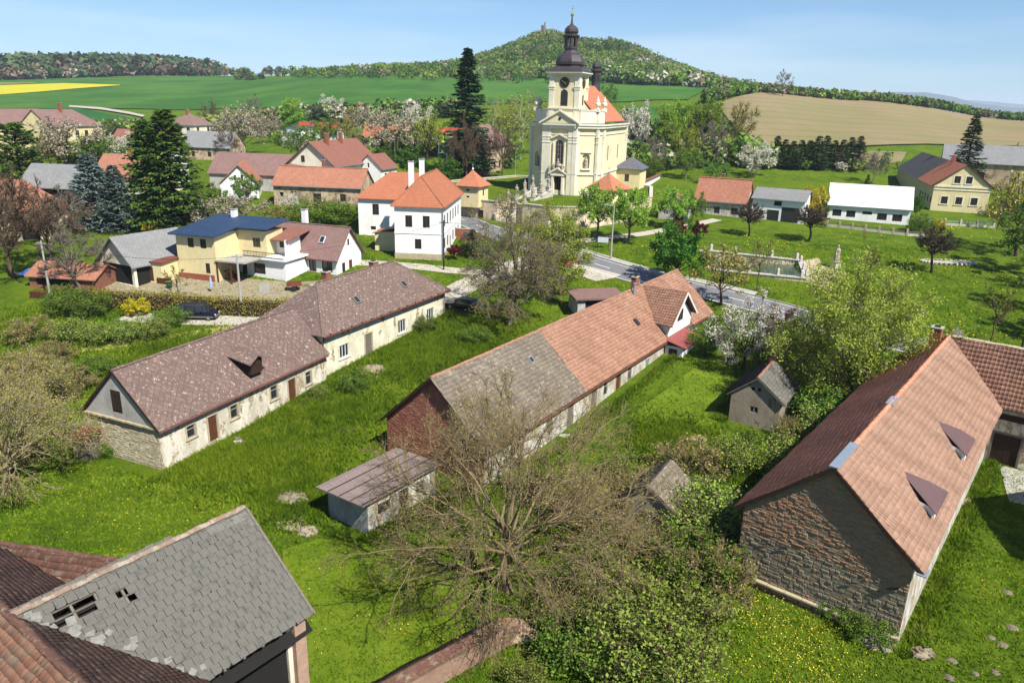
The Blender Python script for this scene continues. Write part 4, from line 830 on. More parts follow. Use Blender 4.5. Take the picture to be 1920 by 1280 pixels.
m_plain('slate_pale', S(156, 154, 146, .52), .9, .3, 4)
ls = MB()                                                    # slipped slates lying in the valley and on the slope
for i in range(26):
    f = rg.uniform(.05, 1.); y = -yF * f; x_ = XF + (xe - XF) * f + abs(rg.gauss(.25, .3)); z_ = zF(y) + .16 + rg.uniform(0, .05); s = rg.uniform(.22, .36); a_ = rg.uniform(0, 3.14); 
    M_ = Matrix.Translation((x_, y, z_)) @ Matrix.Rotation(math.atan(slF) + rg.gauss(0, .18), 4, 'X') @ Matrix.Rotation(a_, 4, 'Z')
    t4 = [M_ @ Vector(q) for q in ((-s / 2, -s / 2, 0), (s / 2, -s / 2, 0), (s / 2, s / 2, 0), (-s / 2, s / 2, 0))]; ls.slab(t4, .02)
obj('slipped_slates', ls.mesh('slipped_slates', MATS['slate_pale']), Fb, I4, 'stuff')
# cross building whose ridge runs across the picture's corner
m_tilegeo('tile_mossbrown', [S(128, 92, 78, .72), S(116, 84, 74, .7), S(146, 104, 86, .74), S(104, 78, 70, .66)], S(150, 140, 118, .66), .22)
XW = xe - XF + 1.0
c1 = [(XF, 9, hrF), (XF, -11, hrF), (xe + .4, -11, zF(yF) - .32), (xe + .4, 9, zF(yF) - .32)]
c1a = [(XF, 0, hrF), (XF, -11, hrF), (xe, -11, zF(yF)), (xe, -yF, zF(yF))]; c1b = [(XF, 9, hrF), (XF, 0, hrF), (xe, yF, zF(yF)), (xe, 9, zF(yF))]
c2 = [(XF - 6, 9, hrF - 4.8), (XF - 6, -11, hrF - 4.8), (XF, -11, hrF), (XF, 9, hrF)]
Fc = thing('tiled_barn', 'brown tiled barn roof crossing in front of the slate barn', 'barn', (-18.81, 24.09, 0), R(53.96))
walls(Fc, Matrix.Translation((XF - 5.5, -1, 0)), 10.2, 19.6, hrF - 4.5, hrF - 4.5, 'old_cream_plaster'); roof(Fc, I4, [c1a, c1b, c2], 'tile_brown_tex', .1)
obj('brown_tiles', tiles_mesh('brown_tiles', [c1a, c1b], 'tile_mossbrown', .24, .32, False, 51), Fc, I4, 'stuff'); obj('orange_tiles', tiles_mesh('orange_tiles', [c2], 'tile_orangebrown', .24, .32, False, 52), Fc, I4, 'stuff')
ridge_caps(Fc, I4, (XF, 9, hrF + .17), (XF, -11, hrF + .17), 'tile_mossbrown', .17, .36)
Pq = [gp(-40, 1016, 6.), gp(230, 1056, 6.)]; thq = math.degrees(math.atan2(Pq[0][1] - Pq[1][1], Pq[0][0] - Pq[1][0])); lq = math.hypot(Pq[0][0] - Pq[1][0], Pq[0][1] - Pq[1][1])
Fd, PFd = house('byre', 'low byre with dark brown tiled roof left of the slate barn', Pq[1][0], Pq[1][1], thq, 0, lq + 4, 7., 2.9, 6., 'old_cream_plaster', 'tile_brown_tex', cat='barn', gut=False, rk=.1)
obj('brown_tiles', tiles_mesh('brown_tiles', [PFd['left'], PFd['right']], 'tile_mossbrown', .24, .32, False, 61), Fd, I4, 'stuff'); ridge_caps(Fd, I4, (0, 0, 6.15), (lq + 4, 0, 6.15), 'tile_mossbrown', .15, .36)
# low brick garden wall with tiled coping, broken at its far end
bw = thing('garden_wall', 'crumbling brick garden wall with tiled coping at the bottom edge', 'wall', gp(690, 1310, 0), 0)
a, b = Vector(gp(735, 1272, 1.7)), Vector(gp(992, 1132, 1.7)); a = a - (b - a) * .35; a.z = b.z = 0; bw.location = a; d = (b - a); th_ = math.atan2(d.y, d.x); bw.rotation_euler = (0, 0, th_); Lw = d.length
mb = MB(); n_ = 26; rg = random.Random(9)
for i in range(n_):
    hh = 1.5 if i < 21 else 1.5 - (i - 20) * .22; mb.box((Lw * (i + .5) / n_, 0, hh / 2 - .3), (Lw / n_, .5, hh + .6 + rg.uniform(-.03, .03)))
obj('brickwork', mb.mesh('brickwork', m_brick('salmon_brick', S(184, 146, 122, .66), S(164, 124, 104, .62), S(172, 156, 138, .58))), bw, I4)
cp = tiles_mesh('coping_tiles', [[(0, -.5, 1.5), (Lw * .8, -.5, 1.5), (Lw * .8, 0, 1.78), (0, 0, 1.78)], [(0, 0, 1.78), (Lw * .8, 0, 1.78), (Lw * .8, .5, 1.5), (0, .5, 1.5)]], 'tile_mossbrown', .24, .2, False, 71, None, .03); obj('coping_tiles', cp, bw, I4, 'stuff')
mb = MB(); mb.slab([(0, -.46, 1.5), (Lw * .8, -.46, 1.5), (Lw * .8, .0, 1.77), (0, 0, 1.77)], .08); mb.slab([(0, 0, 1.77), (Lw * .8, 0, 1.77), (Lw * .8, .46, 1.5), (0, .46, 1.5)], .08); obj('coping_bed', mb.mesh('coping_bed', MATS['mortar_shade']), bw, I4)
# ruined hut hidden in the thicket
hu, Ph = house('ruined_hut', 'half hidden hut with grey roof in the thicket by the walnut tree', 9.4, 44.2, 60, 0, 4.2, 3.4, 2.0, 3.4, 'tan_render', 'tile_grey_old', gut=False, ov=.25, rk=.2, cat='shed'); obj('grey_tiles', tiles_mesh('grey_tiles', [Ph['right'], Ph['left']], 'tile_grey_old', .3, .34, False, 81), hu, I4, 'stuff')
# ================================================================ church
m_plaster('church_yellow', S(240, 228, 188, .74), S(228, 212, 166, .7), .35)
m_plaster('church_white', S(240, 234, 210, .76), S(220, 210, 182, .72), .3)
m_plain('copper_dark', S(62, 54, 56, .8), .45, .25, .8, .45)
m_plain('slate_dark', S(98, 98, 106, .75), .7, .2, 1.5)
m_tiletex('orange_new', S(212, 138, 104, .7), S(202, 128, 96, .7), .3, .36, .5)
m_tiletex('orange_tile', S(202, 130, 96, .68), S(192, 118, 88, .66), .32, .38, .5)
m_tiletex('orange_old', S(190, 132, 106, .76), S(172, 114, 92, .72), .3, .38, .5, S(176, 132, 110, .7), .12)
m_tiletex('redbrown_tile', S(158, 108, 92, .76), S(146, 98, 84, .74), .3, .38, .5)
m_tiletex('mauve_eternit', S(148, 118, 110, .76), S(136, 106, 102, .74), .4, .4, 0., S(186, 168, 160, .7), .12, R(45), .7)
m_tiletex('grey_eternit', S(150, 150, 148, .74), S(138, 138, 138, .72), .4, .4, 0., S(176, 174, 168, .7), .15, R(45), .7)
m_tiletex('dark_eternit', S(96, 94, 94, .74), S(86, 84, 86, .72), .4, .4, 0., S(116, 114, 108, .7), .2, R(45), .7)
m_tiletex('white_sheet', S(240, 238, 234, .84), S(234, 232, 228, .84), .9, .3, 0., None, 0, 0, .85, .6, .2)
m_tiletex('navy_sheet', S(58, 78, 108, .8), S(54, 72, 100, .8), .55, 30, 0., None, 0, 0, .5, .45, .8)
m_plaster('white_render', S(240, 240, 236, .82), S(220, 218, 210, .78), .2)
m_plaster('cream_render', S(236, 230, 206, .8), S(214, 206, 180, .74), .3)
m_plaster('yellow_render', S(238, 222, 172, .72), S(224, 206, 156, .68), .25)
m_plaster('worn_pink', S(212, 188, 160, .72), S(176, 152, 124, .66), .6, S(170, 150, 122, .62), .4)
m_plaster('retaining_stone', S(224, 206, 178, .85), S(196, 178, 150, .8), .5, S(206, 188, 156, .8), .4)
m_plain('gold', S(226, 200, 120, .9), .25, .05, 3, .5, .9)
m_plain('clock_black', S(34, 32, 34, .8), .5, .1, 3)
m_plain('statue_stone', S(168, 158, 142, .7), .95, .3, 4, .1, 0, .4)
CZ = 10.2
ch = thing('church', 'yellow baroque church with onion-domed tower and orange roof', 'church', (8.6, 152.6, CZ), R(69))
def edge_M(a, b): return Matrix.Translation((a[0], a[1], 0)) @ Matrix.Rotation(math.atan2(b[1] - a[1], b[0] - a[0]), 4, 'Z'), math.hypot(b[0] - a[0], b[1] - a[1])
HC = 13.4
# footprint clockwise seen from above so that outside is on the right of each edge... listed viewer-left to viewer-right
FP = [(31, 4.6), (26, 7.0), (5.2, 7.4), (2.4, 7.0), (.2, 3.3), (-.5, 3.1), (-.5, -3.1), (.2, -3.3), (2.4, -7.0), (5.2, -7.4), (26, -7.0), (31, -4.6)]
def arched(Mw, s, z, w, hh, mb, fm='frame_brown', nx=3, nz=6, parent=None, niche=False):
    """arched window: rectangular hole, spandrels in the wall plane, frame and pane behind"""
    r_ = w / 2; zs = z + hh - r_; P = lambda a, d, c: tuple(Mw @ Vector((a, d, c))); N = 8
    for sg in (0, 1):
        pts = [(s + r_ - r_ * math.cos(t_), zs + r_ * math.sin(t_)) for t_ in np.linspace(0, math.pi / 2, N)]
        if sg: pts = [(2 * s + w - a, c) for a, c in pts]
        cor = (s if not sg else s + w, z + hh)
        for i in range(N - 1):
            q = [pts[i], pts[i + 1], cor]; q = q if not sg else q[::-1]; mb.poly([P(a, .0, c) for a, c in q[::-1]])
            mb.poly([P(pts[i][0], 0, pts[i][1]), P(pts[i + 1][0], 0, pts[i + 1][1]), P(pts[i + 1][0], .14, pts[i + 1][1]), P(pts[i][0], .14, pts[i][1])])
    if niche: return
    a_, g_ = win_mesh(w, hh, nx, nz, MATS[fm]); x = obj('window', a_, parent, Mw @ Matrix.Translation((s + r_, .07, z))); obj('pane', g_, x, I4)
mb = MB(); ops_by = {5: [('hole', 2.35, 0, 1.5, 3.5), ('win', 2.3, 6.0, 1.6, 4.6)], 4: [], 9: [('win', 4.2, 6.4, 1., 3.), ('win', 13.4, 6.4, 1., 3.)], 7: [('niche', 1.35, 5.2, 1.5, 2.9)], 3: [('niche', 1.35, 5.2, 1.5, 2.9)], 1: [('win', 4, 7.6, .8, 1.7), ('win', 10, 7.6, .8, 1.7)]}
for i in range(len(FP) - 1):
    a, b = FP[i], FP[i + 1]; Mw, ln = edge_M(a, b); wall_side(mb, Mw, ln, [(0, HC), (ln, HC)], [(k[0], *k[1:]) for k in ops_by.get(i, [])], -3, .5 if i in (3, 7) else .3)
    for k in ops_by.get(i, []):
        if k[0] == 'win': arched(Mw, *k[1:], mb, 'frame_grey', 3, 5, ch)
        if k[0] == 'niche': arched(Mw, *k[1:], mb, niche=True)
obj('wall', mb.mesh('wall', MATS['church_yellow']), ch, I4)
MwF, lnF = edge_M(FP[5], FP[6])
obj('door', door_mesh(1.5, 3.5, MATS['wood_dark'], 4), ch, MwF @ Matrix.Translation((3.1, .12, 0)))
mb = MB(); mb.poly([(31, -4.6, -3), (31, 4.6, -3), (31, 4.6, HC), (31, -4.6, HC)]); obj('apse_wall', mb.mesh('apse_wall', MATS['church_white']), ch, I4)
nb = MB(); st_ = MB()
for i in (3, 7):
    Mw, ln = edge_M(FP[i], FP[i + 1]); nb.poly([tuple(Mw @ Vector(q)) for q in ((1.2, .45, 5), (3., .45, 5), (3., .45, 8.3), (1.2, .45, 8.3))])
    c = Mw @ Vector((2.1, .1, 5.2)); s_ = MB(); s_.lathe((0, 0, 0), [(.3, 0), (.34, .1), (.28, .4), (.34, .9), (.3, 1.3), (.36, 1.6), (.2, 1.8), (.12, 1.85), (.18, 2.0), (.17, 2.15), (.05, 2.28)], 8); obj('niche_statue', s_.mesh('niche_statue', MATS['statue_stone'], True), ch, Matrix.Translation(c))
    s_ = MB(); s_.box((2.1, -.12, 5.05), (2.0, .4, .25)); obj('niche_sill', s_.mesh('niche_sill', MATS['church_white']), ch, Mw); s_ = MB(); s_.box((2.1, -.1, 8.35), (2.1, .3, .22)); obj('niche_hood', s_.mesh('niche_hood', MATS['church_white']), ch, Mw)
obj('niche_back', nb.mesh('niche_back', MATS['church_yellow']), ch, I4)
def band(z, hh, out, name, mat, pts=FP, close=False):
    b_ = MB(); n = len(pts)
    for i in range(n - (0 if close else 1)):
        a, c = Vector((*pts[i], 0)), Vector((*pts[(i + 1) % n], 0)); d = (c - a).normalized(); nrm = Vector((d.y, -d.x, 0)); L = (c - a).length
        M_ = Matrix.Translation(a) @ Matrix.Rotation(math.atan2(d.y, d.x), 4, 'Z'); q = [M_ @ Vector(k) for k in ((-out * .4, -out, z), (L + out * .4, -out, z), (L + out * .4, .1, z), (-out * .4, .1, z))]
        lo = q; hi = [k + Vector((0, 0, hh + i * .0007)) for k in q]; b_.poly(lo[::-1]); b_.poly(hi)
        for j in range(4): b_.poly([lo[j], lo[(j + 1) % 4], hi[(j + 1) % 4], hi[j]])
    return obj(name, b_.mesh(name, MATS[mat]), ch, I4)
band(-.5, 1.3, .12, 'plinth', 'church_white'); band(3.9, .3, .22, 'string_course', 'church_white'); band(11.6, .2, .15, 'architrave', 'church_white'); band(12.9, .5, .55, 'cornice', 'church_white'); band(13.4, .3, .75, 'cornice_slab', 'church_white')
band(13.72, .06, .7, 'cornice_slates', 'slate_dark')
for i, pt_ in enumerate(FP[1:11]):
    for dd in ((0,) if i not in (4, 5) else (0, 1)):
        s_ = MB(); k = .95 if pt_[1] > 0 else -.95; yy = pt_[1] - (k * .9 if dd else 0)
        s_.box((0, 0, 6.4), (.5, .95, 13)); s_.box((0, 0, 11.2), (.66, 1.15, .16)); s_.box((0, 0, 10.7), (.6, 1.05, .16)); s_.box((0, 0, 10.1), (.62, 1.08, .2)); s_.box((0, 0, 4.2), (.6, 1.1, .2)); obj('pilaster', s_.mesh('pilaster', MATS['church_white']), ch, Matrix.Translation((pt_[0] + .05, yy, 0)) @ Matrix.Rotation({0: R(-80), 1: R(-88), 2: R(-50), 8: R(80), 7: R(88), 6: R(50)}.get(i, 0), 4, 'Z'))
# pediment, door case
s_ = MB(); zp = 13.75
for x0_, x1_, w_, z0_ in ((-.9, .6, 3.9, 0), ):
    s_.poly([(x0_, w_, zp), (x0_, -w_, zp), (x0_, 0, zp + 2.2)]); s_.poly([(x0_, w_, zp), (x0_, 0, zp + 2.2), (2, 0, zp + 2.2), (2, w_, zp)]); s_.poly([(x0_, -w_, zp), (2, -w_, zp), (2, 0, zp + 2.2), (x0_, 0, zp + 2.2)])
obj('pediment', s_.mesh('pediment', MATS['church_yellow']), ch, I4)
s_ = MB(); s_.bar((-1.0, 4.2, zp), (-1., 0, zp + 2.45), .5, .3); s_.bar((-1.0, -4.2, zp), (-1., 0, zp + 2.45), .5, .3); obj('pediment_moulding', s_.mesh('pediment_moulding', MATS['church_white']), ch, I4)
s_ = MB(); s_.lathe((0, 0, 0), [(.28, 0), (.28, .06)], 12); obj('oculus', s_.mesh('oculus', MATS['unlit_black']), ch, Matrix.Translation((-.92, 0, zp + .9)) @ Matrix.Rotation(R(-90), 4, 'Y'))
s_ = MB()
for sg in (-1, 1): s_.box((-.75, sg * 1.05, 1.9), (.5, .45, 3.8)); s_.bar((-.85, sg * 1.9, 4.1), (-.85, 0, 5.2), .7, .3)
s_.box((-.8, 0, 3.85), (.6, 2.9, .35)); obj('door_case', s_.mesh('door_case', MATS['church_white']), ch, I4)
for y_, z_, k in ((-1.8, 4.35, .8), (-.9, 4.9, .7), (0, 5.4, 1.), (.9, 4.9, .7), (1.8, 4.35, .8)):
    s_ = MB(); s_.lathe((0, 0, 0), [(.3 * k, 0), (.4 * k, .3 * k), (.3 * k, .8 * k), (.35 * k, 1. * k), (.12 * k, 1.2 * k), (.2 * k, 1.4 * k), (.06 * k, 1.6 * k)], 7); obj('door_sculpture', s_.mesh('door_sculpture', MATS['statue_stone'], True), ch, Matrix.Translation((-.95, y_, z_)))
s_ = MB(); s_.bar((-.62, 1.15, 5.75), (-.62, 1.15, 10.2), .3, .2); s_.bar((-.62, -1.15, 5.75), (-.62, -1.15, 10.2), .3, .2); s_.bar((-.7, 1.7, 10.9), (-.7, 0, 11.7), .35, .25); s_.bar((-.7, -1.7, 10.9), (-.7, 0, 11.7), .35, .25); s_.box((-.65, 0, 5.7), (.4, 2.6, .25)); obj('window_case', s_.mesh('window_case', MATS['church_white']), ch, I4)
# attic parapet with vases
AT = [(6.5, 6.9), (3.2, 6.4), (1.4, 3.4), (1.4, -3.4), (3.2, -6.4), (6.5, -6.9)]
s_ = MB()
for a, b in zip(AT, AT[1:]): s_.bar((*a, 15.0), (*b, 15.0), .45, 2.4); s_.bar((*a, 16.3), (*b, 16.3), .65, .2)
obj('attic_parapet', s_.mesh('attic_parapet', MATS['church_white']), ch, I4)
for a in (AT[0], AT[1], AT[4], AT[5]):
    s_ = MB(); s_.box((0, 0, .25), (.9, .9, .7)); s_.lathe((0, 0, .6), [(.25, 0), (.2, .2), (.5, .5), (.55, .9), (.3, 1.2), (.36, 1.4), (.12, 1.9), (.05, 2.3)], 10); obj('vase', s_.mesh('vase', MATS['church_white']), ch, Matrix.Translation((*a, 16.1)))
# tower
TX, TW = 4.2, 6.0
s_ = MB(); Mt = Matrix.Translation((TX - TW / 2, 0, 0)); top_t = 23.0
for sd_ in ('near', 'right', 'left', 'far'):
    Ms_, ln_ = side_frame(sd_, TW, TW); o2 = [('win', 2.25, 17.0, 1.5, 3.1)] if sd_ == 'near' else ([('win', 2.5, 17.2, 1., 2.)] if sd_ == 'right' else [])
    wall_side(s_, Mt @ Ms_, ln_, [(0, top_t), (ln_, top_t)], o2, 12.5, .35)
    for k in o2: arched(Mt @ Ms_, *k[1:], s_, 'wood_dark', 2, 6, ch)
    if sd_ in ('near', 'right'):
        c = MB(); c.lathe((0, 0, 0), [(1.0, 0), (1.0, .1), (.9, .12)], 24); ck = obj('clock_face', c.mesh('clock_face', MATS['clock_black']), ch, Mt @ Ms_ @ Matrix.Translation((3., 0, 21.4)) @ Matrix.Rotation(R(90), 4, 'X'))
        c = MB(); c.bar((0, 0, .15), (-.55, .35, .15), .07); c.bar((0, 0, .15), (.3, -.35, .15), .09)
        for q in range(12): an = q * math.pi / 6; c.bar((.72 * math.cos(an), .72 * math.sin(an), .14), (.85 * math.cos(an), .85 * math.sin(an), .14), .05)
        obj('clock_hands', c.mesh('clock_hands', MATS['gold']), ck, I4)
obj('tower_wall', s_.mesh('tower_wall', MATS['church_yellow']), ch, I4)
for sx in (-1, 1):
    for sy in (-1, 1):
        c = MB(); c.box((0, 0, 17.7), (1.0, 1.0, 10.4)); c.box((0, 0, 20.6), (1.3, 1.3, .25)); c.box((0, 0, 20.2), (1.15, 1.15, .3)); obj('tower_pilaster', c.mesh('tower_pilaster', MATS['church_white']), ch, Matrix.Translation((TX + sx * 2.62, sy * 2.62, 0)))
c = MB(); c.box((TX, 0, 22.95), (6.8, 6.8, .4)); c.box((TX, 0, 23.3), (7.5, 7.5, .3)); c.box((TX, 0, 16.6), (6.5, 6.5, .3)); obj('tower_cornice', c.mesh('tower_cornice', MATS['church_white']), ch, I4)
c = MB(); q2 = math.sqrt(2); c.lathe((TX, 0, 0), [(3.85 * q2, 23.46), (3.2 * q2, 23.9), (2.3 * q2, 24.5)], 4, 0, R(45)); obj('tower_skirt_roof', c.mesh('tower_skirt_roof', MATS['copper_dark']), ch, I4)
c = MB(); c.lathe((TX, 0, 0), [(2.5, 24.4), (2.85, 24.8), (2.9, 25.3), (2.7, 25.9), (2.2, 26.5), (1.5, 27.0), (1.25, 27.3), (1.2, 27.7)], 8, 0, R(22.5)); obj('onion_dome', c.mesh('onion_dome', MATS['copper_dark']), ch, I4)
c = MB(); c.lathe((TX, 0, 0), [(1.35, 27.7), (1.35, 28.1)], 8, 0, R(22.5)); c.lathe((TX, 0, 0), [(1.3, 29.7), (1.65, 30.0), (1.65, 30.25), (1.2, 30.4)], 8, 0, R(22.5))
for k in range(8): an = R(22.5 + 45 * k); c.box((TX + 1.15 * math.cos(an), 1.15 * math.sin(an), 28.9), (.3, .42, 1.7), an)
obj('lantern', c.mesh('lantern', MATS['copper_dark']), ch, I4)
c = MB(); c.lathe((TX, 0, 0), [(1.15, 30.4), (1.38, 30.8), (1.3, 31.3), (.9, 31.8), (.35, 32.1), (.2, 32.5), (.12, 33.6)], 10); obj('cupola', c.mesh('cupola', MATS['copper_dark']), ch, I4)
c = MB(); c.lathe((TX, 0, 33.5), [(.08, 0), (.3, .2), (.34, .4), (.22, .62), (.05, .72), (.05, 2.0), (.01, 2.1)], 10); c.box((TX, 0, 35.0), (.06, .6, .08)); obj('spire_ball_and_cross', c.mesh('spire_ball_and_cross', MATS['gold'], True), ch, I4)
# nave roof
rn = [[(5, 6.9, 14.), (5, 0, 21.2), (24.5, 0, 21.2), (26.2, 6.7, 14.)], [(5, -6.9, 14.), (26.2, -6.7, 14.), (24.5, 0, 21.2), (5, 0, 21.2)], [(26.2, -6.7, 14.), (31., -4.4, 14.), (24.5, 0, 21.2)], [(31, -4.4, 14.), (31, 4.4, 14.), (24.5, 0, 21.2)], [(31, 4.4, 14.), (26.2, 6.7, 14.), (24.5, 0, 21.2)]]
roof(ch, I4, rn, 'orange_new', .15)
c = MB(); c.poly([(5.05, 6.8, 13.6), (5.05, -6.8, 13.6), (5.05, 0, 21)]); obj('roof_gable', c.mesh('roof_gable', MATS['church_white']), ch, I4)
for x_ in (10.5, 13.5):
    c = MB(); c.box((x_, -5.1, 16.2), (.5, .5, .6)); obj('roof_vent', c.mesh('roof_vent', MATS['copper_dark']), ch, I4)
c = MB(); c.lathe((24, 0, 0), [(1.2, 20.2), (1.0, 21.6), (.95, 24.2), (1.3, 24.5), (1.3, 24.7), (.9, 24.9), (1.1, 25.4), (1., 25.9), (.5, 26.4), (.12, 26.7), (.08, 27.6)], 8); obj('ridge_turret', c.mesh('ridge_turret', MATS['copper_dark']), ch, I4)
c = MB(); c.lathe((24, 0, 27.6), [(.05, 0), (.24, .2), (.05, .42), (.03, 1.2)], 8); obj('turret_ball', c.mesh('turret_ball', MATS['gold'], True), ch, I4)
c = MB()
for k in range(8): an = R(45 * k); c.box((24 + .93 * math.cos(an), .93 * math.sin(an), 22.9), (.08, .34, 1.5), an)
obj('turret_louvre', c.mesh('turret_louvre', MATS['clock_black']), ch, I4)
# sacristy
Ms_ = Matrix.Translation((19.5, -9.6, -.2)); walls(ch, Ms_, 6.5, 5.6, 4.6, 4.6, 'yellow_render', {'near': [W_(2.2, 1.6, 1., 1.6)]}, name='sacristy_wall'); roof(ch, Ms_, list(roof_polys(6.5, 5.6, 4.6, 6.6, .5, .4, (2.7, 2.7)).values()), 'slate_dark', .12, 'sacristy_roof')

# churchyard terrace ------------------------------------------------
TP = [(-17, 150), (-10.6, 140.6), (-3.4, 136.4), (-.6, 137.4), (1.5, 134.2), (6, 131.2), (12, 131.4), (20, 138), (27, 150), (30.5, 170), (22, 186), (0, 188), (-16, 170)]
mb = MB(); mb.poly([(*p, 10.05) for p in TP]); o = obj('churchyard_lawn', mb.mesh('churchyard_lawn', MATS['grass_ground'])); o['kind'] = 'structure'
cw = thing('churchyard_wall', 'pale stone retaining wall around the churchyard terrace', 'wall', (6, 131.2, 6.4)); Mi = Matrix.Translation((-6, -131.2, -6.4)); mb = MB(); cpm = MB()
for i in range(len(TP)):
    a, b = TP[i], TP[(i + 1) % len(TP)]; d = math.hypot(b[0] - a[0], b[1] - a[1]); an = math.atan2(b[1] - a[1], b[0] - a[0]); zt = 10.35 if i not in (2, 3) else 10.1
    mb.box(((a[0] + b[0]) / 2, (a[1] + b[1]) / 2, (zt + 4) / 2), (d + .3, .5, zt - 4), an); n_ = max(1, int(d / 1.3))
    for k in range(n_): f = (k + .5) / n_; cpm.box((a[0] + (b[0] - a[0]) * f, a[1] + (b[1] - a[1]) * f, zt + .07), (d / n_ - .03, .72, .14 + .0011 * i), an)
obj('wall', mb.mesh('wall', MATS['retaining_stone']), cw, Mi); obj('coping', cpm.mesh('coping', MATS['pale_stone']), cw, Mi)
m_ = Mi @ Matrix.Translation((-6.2, 138.0, 7.0)) @ Matrix.Rotation(math.atan2(-4.2, 7.2), 4, 'Z'); a_, g_ = win_mesh(1., 1.3, 2, 2, MATS['frame_brown']); x = obj('window', a_, cw, m_ @ Matrix.Translation((0, -.34, .3))); obj('pane', g_, x, I4)
# stairs with statues up to the door
sta = thing('stair', 'stone stair with parapets climbing to the church door', 'stairs', (-1, 136.2, 6.8)); s0, s1 = Vector((-2.2, 135.2, 6.9)), Vector((5.6, 149.5, 10.2)); d = (s1 - s0); dh = Vector((d.x, d.y, 0)); Ls = dh.length; an = math.atan2(d.y, d.x); Mi = Matrix.Translation((1, -136.2, -6.8)) @ Matrix.Translation(s0) @ Matrix.Rotation(an, 4, 'Z'); n_ = 20
mb = MB()
for i in range(n_): zz = d.z * (i + 1) / n_; mb.box((Ls * (i + .5) / n_, 0, zz / 2 - .5), (Ls / n_, 3.0, zz + 1.0))
obj('steps', mb.mesh('steps', MATS['pale_stone']), sta, Mi)
for sg in (-1, 1):
    mb = MB(); mb.bar((0, sg * 1.75, .5), (Ls, sg * 1.75, d.z + .5), .45, 1.6); mb.bar((0, sg * 1.75, 1.35), (Ls, sg * 1.75, d.z + 1.35), .6, .16); obj('parapet', mb.mesh('parapet', MATS['pale_stone']), sta, Mi)
def statue(p, label, k=1., rz=0., group='statues on the church stair'):
    rg_ = random.Random(int(p[0] * 31 + p[1] * 17)); t_ = thing('statue', label, 'statue', p, rz, group); mb = MB(); mb.box((0, 0, .35 * k), (.7 * k, .7 * k, .7 * k)); mb.box((0, 0, .74 * k), (.85 * k, .85 * k, .1 * k)); obj('pedestal', mb.mesh('pedestal', MATS['pale_stone']), t_, I4)
    mb = MB(); j = lambda: rg_.uniform(.9, 1.12); mb.lathe((0, 0, .79 * k), [(.3 * k, 0), (.32 * k * j(), .15 * k), (.24 * k * j(), .5 * k), (.28 * k * j(), .85 * k), (.3 * k * j(), 1.15 * k), (.22 * k, 1.32 * k), (.09 * k, 1.38 * k), (.13 * k, 1.5 * k), (.12 * k, 1.62 * k), (.03 * k, 1.72 * k)], 9); mb.bar((.2 * k, 0, 1.9 * k), (.5 * k * j(), .2 * k, 1.55 * k), .13 * k); mb.bar((-.2 * k, 0, 1.9 * k), (-.34 * k, -.22 * k, 1.4 * k), .13 * k); obj('figure', mb.mesh('figure', MATS['statue_stone'], True), t_, I4)
MiW = Matrix.Translation(s0) @ Matrix.Rotation(an, 4, 'Z')
for i in range(5):
    f = (.1, .3, .5, .7, .9)[i]; od = ('lowest', 'second lowest', 'middle', 'second highest', 'highest')[i]
    for sg, nm in ((-1, 'right'), (1, 'left')): statue(tuple(MiW @ Vector((Ls * f, sg * 1.75, d.z * f + 1.4))), f'{od} weathered stone statue on the {nm} parapet of the church stair', 1.15, random.uniform(0, 6))
for (u, v), k, w in (((877, 378), 2.9, 'left'), ((1124, 384), 3.4, 'right')):
    p = gp(u, v, 10.1); cp_ = thing('chapel', f'small yellow corner chapel with orange pyramid roof, {w} of the church', 'chapel', p, R(69 if w == 'left' else 50)); Mq = Matrix.Translation((0, 0, 0)); walls(cp_, Mq, k * 1.5, k * 1.5, 2.9, 2.9, 'yellow_render', {'near': [('hole', k * .75 - .35, 1.9, .7, .35), ('hole', k * .75 - .3, .7, .6, .35)], 'right': [W_(k * .75 - .3, 1.0, .6, 1.2)]}, bottom=-1)
    mb = MB(); c_ = (k * .75, 0, 0); mb.lathe(c_, [(k * 1.32, 2.8), (k * .95, 3.45), (k * .5, 4.4), (k * .2, 5.1), (.05, 5.6)], 4, 0, R(45)); obj('roof', mb.mesh('roof', MATS['orange_new']), cp_, I4)
    mb = MB(); mb.lathe((k * .75, 0, 5.5), [(.1, 0), (.22, .2), (.05, .45), (.04, 1.2)], 6); mb.box((k * .75, 0, 6.4), (.06, .5, .06)); obj('finial', mb.mesh('finial', MATS['zinc']), cp_, I4)

# ================================================================ village houses
w2 = lambda s, z=1.0, w=1., hh=1.4, **k: ('win', s, z, w, hh, k)
# white house with new orange roof
G = thing('parish_house', 'two-storey white house with bright orange hipped roof', 'house', (-14.45, 110.86, 4.6), R(85.41)); LG, WG, heG, hrG = 18.15, 7.27, 8.31, 12.06
br = {'fm': 'frame_brown', 'nx': 2, 'nz': 2}
walls(G, I4, LG, WG, heG, heG, 'white_render', {'near': [w2(1.65, 4.85, 1.05, 1.75, **br), w2(4.3, 4.85, 1.05, 1.75, **br), w2(3.05, 1.6, 1., 1.5, **br)], 'right': [w2(1.5 + i * 2.6, 4.85, 1., 1.7, **br) for i in range(6)] + [w2(1.5 + i * 2.6, 1.5, 1., 1.6, **br) for i in (0, 1, 3, 4, 5)] + [('door', 6.7, .3, 1.1, 2.3, {'fm': 'wood_brown'})]}, 'frame_brown', (2, 2))
PG = roof_polys(LG, WG, heG, hrG, .45, .4, (2.6, 2.9)); roof(G, I4, list(PG.values()), 'orange_tile')
LW = 9.3; MG2 = Matrix.Translation((17.0, WG / 2 - .3, 0)) @ Matrix.Rotation(R(90), 4, 'Z')   # left wing: ridge across
